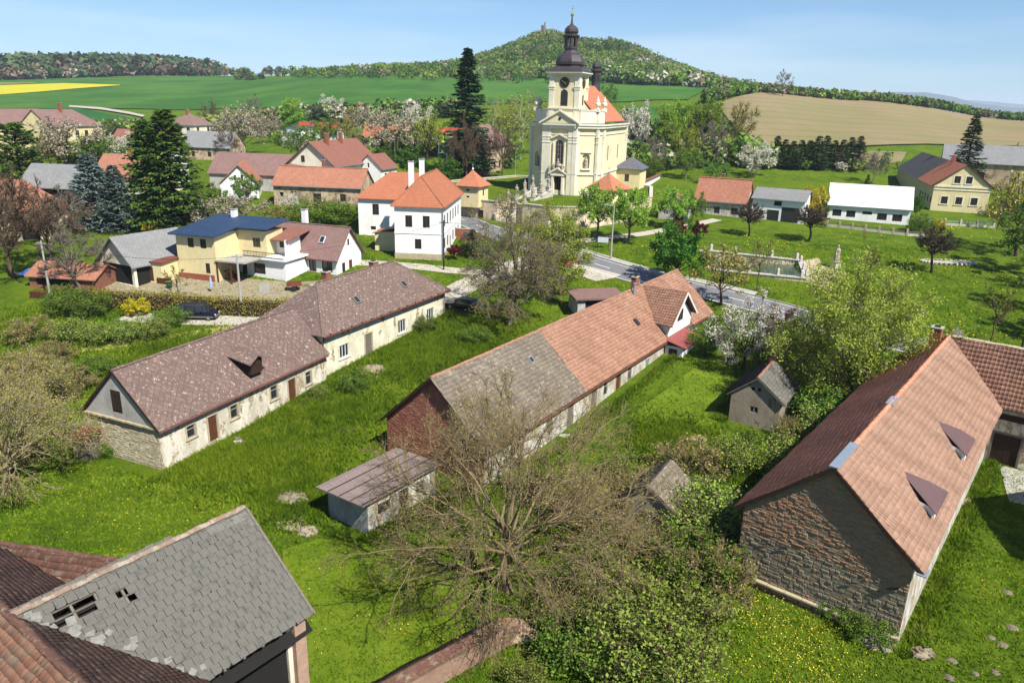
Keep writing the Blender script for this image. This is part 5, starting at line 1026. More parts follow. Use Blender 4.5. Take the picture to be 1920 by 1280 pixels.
walls(G, MG2, LW, 10.2, 7.6, 7.6, 'white_render', {'left': [w2(2.4, 4.7, 1.1, 1.8, **br), w2(6.6, 4.7, 1.1, 1.8, **br), ('hole', 2., 2.2, .9, .6)]}, 'frame_brown', (2, 2))
roof(G, MG2, [q for q in roof_polys(LW, 10.2, 7.6, 11.2, .45, 3.3, (0, 4.2)).values()], 'orange_tile', name='wing_roof')
for a, b in (((2.6, 0, 12.2), (15.2, 0, 12.2)), ((2.6, 0, 12.18), up([PG['near'][0]], .16)[0]), ((2.6, 0, 12.18), up([PG['near'][1]], .16)[0]), ((15.25, 0, 12.18), up([PG['right'][1]], .16)[0])): ridge_caps(G, I4, a, b, 'orange_tile', .13, .42)
chimney(G, I4, 5.6, 2.2, 9.5, 14., .9, .7, 'white_paint'); chimney(G, I4, 10.8, 1.6, 10, 14., .9, .7, 'white_paint')
mb = MB()
for sd_ in ('near', 'right'):
    Ms_, ln_ = side_frame(sd_, LG, WG); mb.poly([tuple(Ms_ @ Vector(q)) for q in ((-.05, -.05, -1), (ln_ + .05, -.05, -1), (ln_ + .05, -.05, .9), (-.05, -.05, .9))])
obj('plinth', mb.mesh('plinth', MATS['sandstone']), G, I4)
mb = MB(); mb.box((LG / 2, 0, 3.95), (LG + .16, WG + .16, .14)); mb.box((LG / 2, 0, 8.1), (LG + .3, WG + .3, .3)); obj('string_course', mb.mesh('string_course', MATS['white_paint']), G, I4)
mb = MB(); mb.bar((-.15, -WG / 2 - .1, 8.1), (-.15, -WG / 2 - .1, 0), .12); obj('downpipe', mb.mesh('downpipe', MATS['zinc']), G, I4)
po = thing('lean_to_porch', 'low yellow porch with red roof in the corner of the white house', 'porch', tuple(Fm(-14.45, 110.86, 85.41, 4.6) @ Vector((3.6, 5.9, 0))), R(85.41)); walls(po, I4, 3., 3.6, 3.4, 3.4, 'yellow_render', {'left': [('door', 1.2, 0, .9, 2., {'fm': 'wood_dark'})]}, bottom=-1.2); mb = MB(); mb.slab([(-.3, 2.1, 3.2), (-.3, -2., 4.2), (3.3, -2., 4.2), (3.3, 2.1, 3.2)], .1); obj('roof', mb.mesh('roof', MATS['red_sheet']), po, I4)

# yellow house with navy roof + white house with balcony
nv = thing('navy_roof_house', 'pale yellow two-storey house with low navy metal roof', 'house', (-46.2, 100.2, 3.3), R(-16.6)); dk = {'fm': 'frame_brown', 'nx': 2, 'nz': 1}
Mn = Matrix.Translation((0, 4.5, 0)); walls(nv, Mn, 6.2, 9., 6.4, 6.4, 'yellow_render', {'right': [w2(1.9, 4.5, .95, 1.3, **dk), w2(3.9, 4.5, .95, 1.3, **dk), w2(4.4, 1.1, .7, 1.4, **dk)], 'far': []}, bottom=-1.2)
Mn2 = Matrix.Translation((6.2, 7., 0)); walls(nv, Mn2, 4.6, 4., 6.5, 6.5, 'yellow_render', {'right': [w2(2.4, 4.2, 1.2, 1.3, **dk)]}, bottom=-1.2, name='wing_wall')
mb = MB(); mb.slab([(-.7, -.7, 6.35), (6.7, -.7, 6.35), (6.7, 4.2, 6.95), (11.4, 4.2, 6.95), (11.4, 10., 7.6), (-.7, 10., 7.6)], .18)
for i in range(22): x_ = -.6 + i * .55; mb.bar((x_, -.7 if x_ < 6.7 else 4.2, 6.38 if x_ < 6.7 else 6.98), (x_, 10, 7.64), .05, .05)
obj('roof', mb.mesh('roof', MATS['navy_sheet']), nv, I4); chimney(nv, I4, 2.9, 9., 6.5, 8.6, .7, .7, 'white_paint')
mb = MB(); mb.box((5., 1.6, .3), (2.6, .1, 1.2)); mb.box((2.6, -.06, .2), (6.3, .1, 1.4)); obj('plinth', mb.mesh('plinth', MATS['chimney_brick']), nv, I4)
cpn = MB(); cpn.slab([(6.1, -.2, 3.1), (10.8, -.2, 3.1), (10.8, 5., 3.1), (6.1, 5., 3.1)], .2); obj('carport_roof', cpn.mesh('carport_roof', MATS['concrete']), nv, I4)
for x_ in (6.25, 8.4):
    q = MB(); q.box((x_, 0, 1.4), (.16, .16, 3.2)); obj('post', q.mesh('post', MATS['wood_brown']), nv, I4)
q = MB()
for i in range(6): q.box((6.9 + .28 * i, 1.2, .75 - .26 * i + .7), (.3, 1.2, .06))
q.bar((6.8, .6, 1.6), (8.4, .6, .15), .06, .2); q.bar((6.8, 1.8, 1.6), (8.4, 1.8, .15), .06, .2); obj('porch_steps', q.mesh('porch_steps', MATS['wood_brown']), nv, I4)
q = MB(); q.box((8.4, 4.9, 1.3), (4.4, .1, 3.4)); obj('back_wall', q.mesh('back_wall', MATS['cream_render']), nv, I4); obj('door', door_mesh(1., 2.1, MATS['wood_brown'], 4), nv, Matrix.Translation((7.2, 4.8, 0)))
wh = thing('balcony_house', 'white house with balcony, dark railing and mauve roof', 'house', (-23.89, 105.69, 3.4), R(160)); LH, WH = 13.87, 6.54
walls(wh, I4, LH, WH, 2.81, 6.52, 'white_render', {'left': [w2(LH - 4.6, .5, 1.2, 1.8, **dk), w2(LH - 2.4, .6, 1.7, 1.6, **dk)], 'near': [w2(1.4, .2, .8, 1.6, **dk), ('door', 3.2, 0, .9, 1.9, {'fm': 'wood_brown'}), w2(3., 4.1, .5, .9, nx=1, nz=1)]})
PH = roof_polys(LH, WH, 2.81, 6.52, .45, .5); roof(wh, I4, list(PH.values()), 'mauve_eternit'); ridge_caps(wh, I4, (-.5, 0, 6.68), (LH + .4, 0, 6.68), 'mauve_eternit', .13, .5)
chimney(wh, I4, 7.6, -.6, 5.4, 8.6, .7, .7, 'white_paint'); gutter(wh, I4, (-.5, 3.75, 2.35), (5, 3.75, 2.35), 'rust_metal')
q = PH['left']; mbk = {'right': None}
skylight(wh, I4, [None, (0, q[0][1], q[0][2]), (0, 0, 6.52)], 3.2, .42, .8, 1.1, 'frame_white')
Mx = Matrix.Translation((4.9, 5.7, 0)); walls(wh, Mx, 6.5, 5., 2.75, 2.75, 'white_render', {'left': [w2(1.2, .6, 1.9, 1.5, nx=2, nz=1)]}, bottom=-1.4, name='extension_wall')
q = MB(); q.box((8.15, 5.9, 2.85), (7.2, 5.6, .2)); obj('balcony_slab', q.mesh('balcony_slab', MATS['white_paint']), wh, I4)
ML = Matrix.Translation((6.2, 3.9, 0)); walls(wh, ML, 6.4, 2.2, 5.3, 5.3, 'white_render', {'left': [w2(.8, 3.9, 1.3, 1.2, **dk), ('door', 2.9, 2.95, 1., 2.1, {'fm': 'wood_dark'}), w2(4.5, 3.9, .9, 1.2, **dk)]}, bottom=2.6, name='loggia_wall')
q = MB(); q.slab([(5.6, 6.4, 5.2), (5.6, 1., 6.1), (13.2, 1., 6.1), (13.2, 6.4, 5.2)], .15); obj('loggia_roof', q.mesh('loggia_roof', MATS['redbrown_tile']), wh, I4)
q = MB(); q.box((6.1, 6., 4.1), (.2, .9, 2.3)); obj('loggia_pier', q.mesh('loggia_pier', MATS['white_paint']), wh, I4)
q = MB(); q.bar((4.7, 8.55, 3.75), (11.6, 8.55, 3.75), .08); q.bar((4.7, 8.55, 3.1), (11.6, 8.55, 3.1), .08); obj('balcony_rail', q.mesh('balcony_rail', MATS['black_metal']), wh, I4)
_bal = MB(); _bal.box((0, 0, 0), (.05, .03, .66)); _bal = _bal.mesh('baluster', MATS['black_metal'])
for i in range(28): obj('baluster', _bal, wh, Matrix.Translation((4.8 + i * .25, 8.55, 3.42)))

# the rest of the near village: name, label, frame, ...
house('open_shed', 'grey tiled open timber shed with white posts beside the hedge', -53.2, 97.2, 62, 3.0, 9.5, 7., 3., 6.3, 'cream_render', 'grey_eternit', {'right': [('hole', .4, 0, 3.2, 2.6), ('hole', 4.0, .2, 2.6, 2.2)], 'near': [('hole', .5, .2, 6., 2.6)]}, cat='shed', gut=False, rk=.5)
house('low_shed', 'low shed with worn pinkish tile roof by the bare trees', -63.5, 97.5, -8, 3.0, 9.6, 5., 1.5, 2.8, 'red_brick', 'orange_old', {'right': [('hole', 1, .2, 5., 1.)]}, cat='shed', gut=False)
house('garage', 'pale yellow flat-roofed garage with wooden doors beside the navy house', -51.8, 101.4, -16.6, 3.4, 5.6, 5.5, 2.6, 2.75, 'yellow_render', 'rust_metal', {'right': [('gate', 1.6, 0, 2.6, 2., {'fm': 'wood_brown', 'n': 9})]}, cat='garage', gut=False, ov=.2)
house('store_shed', 'grey walled store shed with low brown roof behind the garage', -53.5, 108, -14, 4., 6.8, 6., 2.9, 3.6, 'grey_render', 'redbrown_tile', cat='shed', gut=False)
house('brown_roof_house', 'large cream house with red-brown gable roof behind the worn house', -43.87, 161.85, 74.57, 9.2, 20.58, 10.82, 5.0, 9.43, 'cream_render', 'redbrown_tile', {'near': [w2(3.1, 5.2, .9, 1.4), w2(5.0, 1.4, 1., 1.5)], 'right': [w2(1.5 + i * 3.6, 1.5, 1.2, 1.6) for i in range(5)]}, chim=[(5.5, -1, 8, 11, .7, .7), (12, -.8, 8, 11, .7, .7)], rk=.6, ov=.7)
house('annex', 'white gabled annex at the far end of the brown-roofed house', -33.5, 172., 70, 9.2, 7, 6.5, 3.6, 6.4, 'white_render', 'redbrown_tile', {'near': [('hole', 2.9, 3.6, .5, 1.)], 'right': [w2(1.4)]})
house('worn_house', 'worn stone house with long orange tile roof', -29.2, 147.5, 173, 6.9, 17.5, 8., 4.6, 7.6, 'worn_pink', 'orange_old', {'left': [w2(3.6, 1.7, 1., 1.7, nx=1, nz=1), w2(8., 1.4, 1.6, 1.7, nx=2, nz=1), w2(13.4, 1.8, 1.1, 1.4), ('hole', 1.2, 1.9, .8, 1.2)]}, chim=[(9., -1., 7, 9, .6, .6)], ridge='orange_old')
house('long_brown_barn', 'long barn with mauve-brown roof behind the white gable house', -40, 164, 172, 8.4, 26, 9., 3.4, 7.2, 'grey_render', 'mauve_eternit', {'left': [('hole', 4, .4, 3., 2.4), ('hole', 15, 1, 1.2, 1.2)]}, cat='barn', gut=False)
house('white_gable_house', 'small white gable house with orange roof among the firs', -55.5, 150.8, 105, 7.4, 15., 7.2, 3.6, 7., 'white_render', 'orange_old', {'near': [('hole', 2.7, 4., .45, 1.1), ('hole', 4.0, 4., .45, 1.1), w2(4.6, .9, .8, 1.3)], 'left': [w2(3), w2(7)]}, rk=.5)
house('orange_roof_house', 'house with bright orange roof hidden between the conifers', -72, 156, 170, 8., 14, 9., 3.6, 7.4, 'cream_render', 'orange_old', {'left': [w2(3), w2(9)]}, chim=[(8, .3, 7, 9, .6, .6)])
house('slate_hut', 'grey slate roof behind the orange-roofed house on the left', -76, 170, 165, 8.6, 8, 7, 3.8, 7.6, 'white_render', 'grey_eternit')
house('grey_hay_barn', 'grey roofed open hay barn in front of the pine', -78.5, 141.4, 172, 7., 13., 9., 3.8, 7.4, 'wood_dark', 'grey_eternit', {'left': [('hole', 1, .2, 11, 3.)]}, cat='barn', gut=False, rk=.5)
house('red_tile_barn', 'barn with faded pink-red tile roof at the left edge', -78., 122.5, 160, 5.4, 20, 10., 3.6, 8., 'retaining_stone', 'orange_old', {'left': [('hole', 14, 0, 2.5, 2.8)]}, hip=(3, 0), cat='barn', gut=False)
house('tool_shed', 'small shed with pink tile roof between the spruce and left barn', -76.2, 116, 115, 5., 7, 5., 2.4, 4.6, 'retaining_stone', 'orange_old', {'near': [('hole', 1.2, 0, 2.4, 2.2)]}, cat='shed', gut=False)
# yellow school building at the left edge, two hipped blocks
house('school', 'long yellow building with brown hipped roof at the left edge', -140.5, 223.5, 74, 9.3, 19, 11, 8.7, 13., 'yellow_render', 'mauve_eternit', {'right': [w2(2 + i * 3.4, 5.2, 1.3, 2.) for i in range(5)] + [w2(2 + i * 3.4, 1.4, 1.3, 2.) for i in range(5)], 'near': [w2(2.4, 5.2, 1.2, 2.), w2(7, 5.2, 1.2, 2.)]}, hip=(0, 5), chim=[(9, -.8, 12, 15, .8, .8)])
house('school_wing', 'yellow gabled wing in front of the long yellow building', -153.5, 219, 74, 9.2, 20, 12, 8.7, 13., 'yellow_render', 'mauve_eternit', {'right': [w2(2 + i * 4.4, 5., 1.3, 2.2) for i in range(4)], 'near': [w2(3, 5.0, 1.3, 2.), w2(8, 5., 1.3, 2.)]})
house('hip_roof_villa', 'square villa with mauve pyramid roof below the wheat field', -127, 289, 75, 10.6, 12, 12, 6.2, 10.2, 'cream_render', 'mauve_eternit', {'near': [w2(1.8, 3.8, 1.4, 1.5), w2(5.4, 3.8, 1.4, 1.5), w2(9, 3.8, 1.4, 1.5)], 'right': [w2(2, 3.8, 1.3, 1.5), w2(8, 3.8, 1.3, 1.5)]}, hip=(5.8, 5.8), chim=[(5, 0, 9.5, 11.6, .7, .7), (7, 1, 9.5, 11.6, .7, .7)])
house('brown_cottage', 'long low cottage with brown roof below the villa', -112., 252, 175, 9.8, 20, 9., 3., 6.4, 'cream_render', 'redbrown_tile', {'left': [w2(3), w2(9)]})
house('grey_roof_cottage', 'stone cottage with grey eternit roof in the orchard', -82., 224, 172, 9.6, 15, 9., 3.8, 7.8, 'worn_pink', 'grey_eternit', {'left': [w2(3), w2(8, 1, 1.1, 1.4)], 'near': [w2(2), w2(6)]})
house('white_modern_house', 'white house with flat dark roof among blossoming trees', -76., 258, 60, 12., 9, 9., 5.6, 6.4, 'white_render', 'dark_eternit', {'right': [w2(2, 3), w2(5.4, 3)], 'near': [w2(3, 3)]})
house('red_roof_house', 'small house with bright red roof left of the blossom trees', -62., 268, 172, 13.2, 14, 8., 2.8, 6.2, 'white_render', m_tiletex('red_tile', S(186, 74, 58, .8), S(172, 66, 52, .8), .3, .38).name, {'left': [w2(3), w2(9)]}, ridge='orange_old')
house('orange_cottage', 'cottage with orange roof left of the tall spruce', -36., 258, 176, 13.4, 15, 8., 2.4, 6., 'cream_render', 'orange_tile', {'left': [w2(3), w2(9)]})
house('red_orange_cottage', 'cottage with red-orange gable roof just left of the tall spruce', -16, 250, 166, 13., 10, 8., 2.4, 6.2, 'cream_render', 'red_tile', {'left': [w2(3)]})
house('old_manor', 'derelict manor with mauve roof behind the bare trees by the church', -13.6, 199, 72, 9.2, 22, 12., 7.6, 12.4, 'worn_pink', 'mauve_eternit', {'near': [w2(1.6, 1, 1.2, 2.2), w2(5.2, 1, 1.2, 2.2), w2(8.8, 1, 1.2, 2.2), w2(3, 5, 1.2, 1.8), w2(8, 5, 1.2, 1.8)], 'right': [w2(2 + 4 * i, 1.4, 1.2, 2) for i in range(4)]}, hip=(4, 4), chim=[(8, .6, 11, 14, .8, .8)])
house('cemetery_cottage', 'small grey cottage with low brown roof right of the corner chapel', 29.8, 141, 72, 7.2, 6.5, 5.4, 2.6, 4.4, 'grey_render', 'redbrown_tile', {'near': [w2(.9, .9, .9, 1.3, fm='frame_white'), ('hole', 3., 0, 1.7, 2.1)]})
# right side of the green
house('orange_cottage_house', 'low white house with worn orange roof beside the grey garage', 45.6, 146.6, 153.5, 7.4, 9.8, 5.6, 3.2, 6.9, 'flaking_white', 'orange_old', {'left': [w2(.4, .6, 1.1, 1.3), w2(3.8, .5, 1.1, 1.3), w2(7.1, .5, 1.2, 1.3)]}, ridge='orange_old', chim=[(5.5, -.4, 6.2, 7.8, .5, .5)])
house('double_garage', 'white garage with grey roof and two dark gates', 55.74, 142.93, 149.92, 7.2, 9.56, 6.91, 4.2, 5.78, 'white_render', 'grey_eternit', {'left': [('gate', 2.9, 0, 2.2, 2.1, {'fm': 'black_metal', 'n': 8}), ('gate', 5.5, 0, 3.2, 2.8, {'fm': 'black_metal', 'n': 10}), ('hole', 4.0, 2.95, 1.4, .9), w2(1.4, 1.1, .8, .8, fm='frame_brown', nx=1, nz=1)]}, cat='garage')
house('white_hall', 'long low white hall with white sheet roof and five windows', 75.75, 144.33, 159.72, 7.1, 14.36, 6.65, 3.4, 6.85, 'white_render', 'white_sheet', {'left': [w2(.8, 1, 1.6, 1.25), w2(3.3, .95, 1.6, 1.25), w2(6.1, 1.65, 1.7, .6, nx=2, nz=1), w2(8.75, .8, 1.7, 1.25), w2(11.4, .75, 1.7, 1.3)]})
yh = {'near': [w2(1.7, 1.7, 1.25, 1.5, fm='frame_brown', sur='church_white', t=.22), w2(4.4, 1.7, 1.25, 1.5, fm='frame_brown', sur='church_white', t=.22), w2(7.2, 1.7, 1.25, 1.5, fm='frame_brown', sur='church_white', t=.22), w2(3.45, 6., 1.15, 1.45, fm='frame_brown', sur='church_white', t=.22), w2(5.6, 6., 1.15, 1.45, fm='frame_brown', sur='church_white', t=.22)], 'left': [w2(50 - 3.2 * i, 1.6, 1.1, 1.4) for i in range(5)]}
yb, PY = house('yellow_farmhouse', 'yellow farmhouse gable with white trim, part orange part dark roof', 92.57, 156.85, 71.55, 7.9, 52, 10.39, 5.42, 9.6, 'yellow_render', 'dark_eternit', yh, chim=[(11, .5, 8.6, 11, .6, .6), (14.5, -.4, 8.6, 11, .6, .6)])
py = [[(-.34, 5.9, PY['left'][0][2] + .03), (-.34, 0, 9.63), (17, 0, 9.63), (17, 5.9, PY['left'][0][2] + .03)], [(-.34, -5.9, PY['left'][0][2] + .03), (17, -5.9, PY['left'][0][2] + .03), (17, 0, 9.63), (-.34, 0, 9.63)]]; roof(yb, I4, py, 'orange_tile', .05, 'orange_roof', .17)
q = MB(); q.box((-.06, 0, 5.3), (.16, 10.6, .35)); q.box((-.05, 0, 4.6), (.12, 10.5, .15)); obj('string_course', q.mesh('string_course', MATS['church_white']), yb, I4)
house('great_grey_barn', 'big grey roofed barn behind the dark spruce at right edge', 151, 189, 152, 10.5, 40, 15, 5.2, 9.4, 'worn_pink', 'grey_eternit', {'left': [('hole', 8, 1, 2, 2), ('hole', 25, .5, 3, 3)]}, cat='barn', gut=False)
house('brown_shed', 'low brown-roofed shed behind the orange cottage and garage', 56, 158, 168, 8.2, 12, 4., 1.8, 2.9, 'wood_brown', m_plain('brown_sheet', S(120, 72, 54, .75), .8, .15, 2).name, cat='shed', gut=False)
house('greenhouse', 'small white greenhouse behind the grey garage', 65., 156, 160, 8., 3.8, 3., 1.8, 2.6, 'white_paint', 'white_sheet', cat='greenhouse', gut=False)
# shelter behind the long house, bus shelter
sh = thing('concrete_shelter', 'low concrete shelter with brown flat roof behind the long house', 'shed', (7.6, 90.8, 2.3), R(12)); walls(sh, I4, 6., 4., 2.3, 2.3, 'grey_render', {'right': [('hole', 1., .2, 4.2, 1.9)]}); mb = MB(); mb.slab([(-.4, 2.4, 2.6), (-.4, -2.4, 2.5), (6.4, -2.4, 2.5), (6.4, 2.4, 2.6)], .22); obj('roof', mb.mesh('roof', MATS['mauve_eternit']), sh, I4)
bs = thing('bus_shelter', 'small bus shelter with red hipped roof by the road', 'shelter', (5.3, 106.6, 4.0), R(-40)); mb = MB()
for x_ in (0, 1.5, 3.):
    q = MB(); q.box((x_, -1.2, 1.7), (.12, .12, 1.8)); obj('post', q.mesh('post', MATS['frame_white']), bs, I4)
walls(bs, Matrix.Translation((0, 0, 0)), 3., 2.4, 2.5, 2.5, 'white_render', {}, sides=('left', 'near', 'far'), name='wall'); q = MB(); q.box((1.5, -1.2, .4), (3., .16, .9)); obj('low_wall', q.mesh('low_wall', MATS['white_paint']), bs, I4); roof(bs, I4, list(roof_polys(3., 2.4, 2.5, 3.7, .7, .6, (1.1, 1.1)).values()), 'red_tile')
# ================================================================ pond, street furniture, vehicles
m, t = newmat('pond_water'); p = t.pos(); n = t.noise(p, 3., 4); t.finish(t.mix(t.noise(p, .3, 3), S(64, 92, 104, .6), S(78, 88, 72, .5)), .05, t.bump(t.noise(p, 5., 3), .5, .06), .6)  # bluish base colour stands in for part of the sky reflection
pd = thing('pond', 'rectangular walled village pond with stone posts', 'pond', (37, 112, 4)); Mi = Matrix.Translation((-37, -112, -4)); ins = inset(POND, .25)
mb = MB(); mb.poly([(*q, 4.36) for q in inset(POND, .1)][::-1]); obj('water', mb.mesh('water', MATS['pond_water']), pd, Mi)
for i in range(4):
    a, b = POND[i], POND[(i + 1) % 4]; n_ = 14; an = math.atan2(b[1] - a[1], b[0] - a[0]); L_ = math.hypot(b[0] - a[0], b[1] - a[1]); mb = MB(); cpm = MB()
    for k in range(n_):
        f = (k + .5) / n_; x_, y_ = a[0] + (b[0] - a[0]) * f, a[1] + (b[1] - a[1]) * f; zt = max(h(x_, y_) + .12, 4.46); mb.box((x_, y_, (zt + 1.) / 2), (L_ / n_, .5, zt - 1.), an); cpm.box((x_, y_, zt + .08), (L_ / n_ - .04, .75, .16), an)
    obj('basin_wall', mb.mesh('basin_wall', MATS['retaining_stone']), pd, Mi); obj('coping', cpm.mesh('coping', MATS['pale_stone']), pd, Mi)
pm = MB(); pm.box((0, 0, .45), (.36, .36, .9)); pm.lathe((0, 0, .9), [(.25, 0), (.05, .16)], 4, 0, R(45)); pm = pm.mesh('post', MATS['pale_stone'])
for i, fs in ((0, (.1, .35, .72, .97)), (1, (.12, .5, .85)), (2, (.06, .3, .6, .9))):
    for f in fs: a, b = POND[i], POND[(i + 1) % 4]; x_, y_ = a[0] + (b[0] - a[0]) * f, a[1] + (b[1] - a[1]) * f; obj('post', pm, pd, Mi @ Matrix.Translation((x_, y_, max(h(x_, y_) + .25, 4.6))))
mb = MB()
for i in (0,):
    a, b = POND[i], POND[(i + 1) % 4]; pts = [(a[0] + (b[0] - a[0]) * f, a[1] + (b[1] - a[1]) * f) for f in np.linspace(.05, .95, 10)]
    for p0, p1 in zip(pts, pts[1:]): mb.bar((*p0, h(*p0) + .95), (*p1, h(*p1) + .95), .07)
obj('railing', mb.mesh('railing', MATS['wood_grey']), pd, Mi, 'stuff')
out = inset(POND, -3.2); inn = inset(POND, -.2)
for i in range(4):
    A_, B_ = [out[i], out[(i + 1) % 4]], [inn[i], inn[(i + 1) % 4]]; sheet('pond_verge', (A_, B_), MATS['grass_ground' if i != 1 else 'sandstone'], .03, (24, 5))
sheet('pond_paving', ([(42.2, 103.6), (45.6, 106.), (50, 109.3)], [(44.8, 104.9), (45.4, 112), (46.4, 115.5)]), MATS['sandstone'], .06, (16, 10))
statue(at(1566, 503), 'tall stone statue on a pedestal at the pond corner', 1.45, .4, None)
# poles
def pole(u, v, hh, label, mat='concrete', r=.14, arm=None, name='utility_pole'):
    p = at(u, v); t_ = thing(name, label, 'pole', p, 0.); mb = MB(); mb.lathe((0, 0, -.3), [(r, 0), (r * .6, hh + .3)], 8); obj('shaft', mb.mesh('shaft', MATS[mat], True), t_, I4)
    if arm == 'cross': mb = MB(); mb.bar((-.7, .2, hh - .3), (.7, -.2, hh - .3), .09); obj('crossarm', mb.mesh('crossarm', MATS[mat]), t_, I4)
    if arm == 'lamp': mb = MB(); mb.bar((0, 0, hh - .1), (-1.1, -.5, hh + .25), .07); obj('arm', mb.mesh('arm', MATS['zinc']), t_, I4); mb = MB(); mb.box((-1.4, -.63, hh + .25), (.6, .24, .12), .4); obj('lamp_head', mb.mesh('lamp_head', MATS['zinc']), t_, I4)
    return t_
pole(454, 592, 7.6, 'grey concrete pole beside the hedge and dark van', 'concrete', .19, 'cross'); pole(832, 506, 7.2, 'thin dark wooden pole before the white house', 'wood_dark', .12, 'cross'); pole(1145, 486, 8.2, 'pale street lamp post on the green by the road', 'concrete', .15, 'lamp', 'street_lamp')
pole(95, 560, 7.4, 'grey pole among the bare trees by the low shed', 'concrete', .16, 'cross'); pole(741, 318, 8.5, 'pole behind the white house by the annex', 'wood_grey', .12, None); pole(823, 330, 9., 'lamp post left of the churchyard chapel', 'zinc', .1, 'lamp', 'street_lamp'); pole(838, 345, 7., 'short lamp post beside the churchyard chapel', 'zinc', .1, 'lamp', 'street_lamp'); pole(966, 330, 8., 'slim lamp post left of the church', 'zinc', .1, None, 'street_lamp'); pole(233, 250, 8., 'pole beside the dark conifer in the far gardens', 'wood_grey', .14, 'cross')
pole(1422, 628, 4., 'stone gatepost beside the willow and road', 'pale_stone', .22, None, 'gatepost'); pole(1914, 660, 5., 'dark pole at the right edge on the green', 'wood_dark', .12)
# signs
p = at(1722, 623); ws = thing('warning_sign', 'triangular red and white warning sign on grey post by the road', 'sign', p, R(35)); mb = MB(); mb.lathe((0, 0, -.2), [(.04, 0), (.04, 2.3)], 8); obj('post', mb.mesh('post', MATS['zinc'], True), ws, I4)
tri = lambda k, y: [(k * math.sin(a_) * .62, y, 2.35 + k * math.cos(a_) * .62) for a_ in (0, R(120), R(240))]
m_plain('sign_red', S(196, 44, 40, .8), .5, .05); mb = MB(); mb.poly(tri(1, -.06)); mb.poly(tri(1, -.03)[::-1]); obj('plate', mb.mesh('plate', MATS['sign_red']), ws, I4); mb = MB(); mb.poly(tri(.78, -.064)); obj('face', mb.mesh('face', MATS['white_paint']), ws, I4); mb = MB(); mb.box((0, -.067, 2.3), (.1, .004, .3)); mb.box((.06, -.067, 2.2), (.22, .004, .1)); obj('pictogram', mb.mesh('pictogram', MATS['clock_black']), ws, I4)
p = at(1078, 452); rs_ = thing('round_sign', 'round road sign seen from behind near the benches', 'sign', p, R(20)); mb = MB(); mb.lathe((0, 0, -.2), [(.04, 0), (.04, 2.8)], 8); obj('post', mb.mesh('post', MATS['zinc'], True), rs_, I4); mb = MB(); mb.lathe((0, 0, 0), [(.34, 0), (.34, .03)], 20); obj('plate', mb.mesh('plate', MATS['wood_grey']), rs_, Matrix.Translation((0, .05, 2.45)) @ Matrix.Rotation(R(90), 4, 'X'))
p = at(1060, 452); sp_ = thing('sign_post', 'bare white sign post left of the round sign', 'sign', p, 0); mb = MB(); mb.lathe((0, 0, -.2), [(.05, 0), (.05, 2.4)], 8); obj('post', mb.mesh('post', MATS['frame_white']), sp_, I4); mb = MB(); mb.box((.0, -.06, 2.05), (.4, .04, .3)); obj('plate', mb.mesh('plate', MATS['frame_white']), sp_, I4)
p = at(1130, 466); ib = thing('notice_board', 'white notice board on two posts under the linden', 'sign', p, R(-10)); mb = MB()
for x_ in (-.85, .85):
    q = MB(); q.box((x_, 0, .95), (.1, .1, 2.1)); obj('post', q.mesh('post', MATS['wood_dark']), ib, I4)
mb.box((0, -.05, 1.5), (1.7, .06, 1.)); obj('board', mb.mesh('board', m_plain('notice_paper', S(196, 204, 212, .8), .6, .12, 5)), ib, I4); mb = MB(); mb.box((0, -.05, 2.03), (1.9, .2, .08)); obj('cap_rail', mb.mesh('cap_rail', MATS['wood_dark']), ib, I4)
for k, (u, v, nm) in enumerate(((1078, 460, 'left'), (1094, 466, 'right'))):
    p = at(u, v); bn = thing('park_bench', f'{nm} one of two dark wooden benches by the road', 'bench', p, R(-42), 'benches by the road'); sl0 = MB(); sl0.box((0, 0, 0), (1.7, .12, .05)); sl0 = sl0.mesh('slat', MATS['wood_dark'])
    for j in range(3): obj('slat', sl0, bn, Matrix.Translation((0, -.16 + .16 * j, .46)))
    for j in range(2): obj('slat', sl0, bn, Matrix.Translation((0, .3 + .03 * j, .66 + .18 * j)) @ Matrix.Rotation(R(80), 4, 'X'))
    for x_ in (-.65, .65): q = MB(); q.box((x_, 0, .22), (.12, .45, .44)); q.bar((x_, .24, .4), (x_, .36, .95), .08); obj('leg', q.mesh('leg', MATS['concrete']), bn, I4)
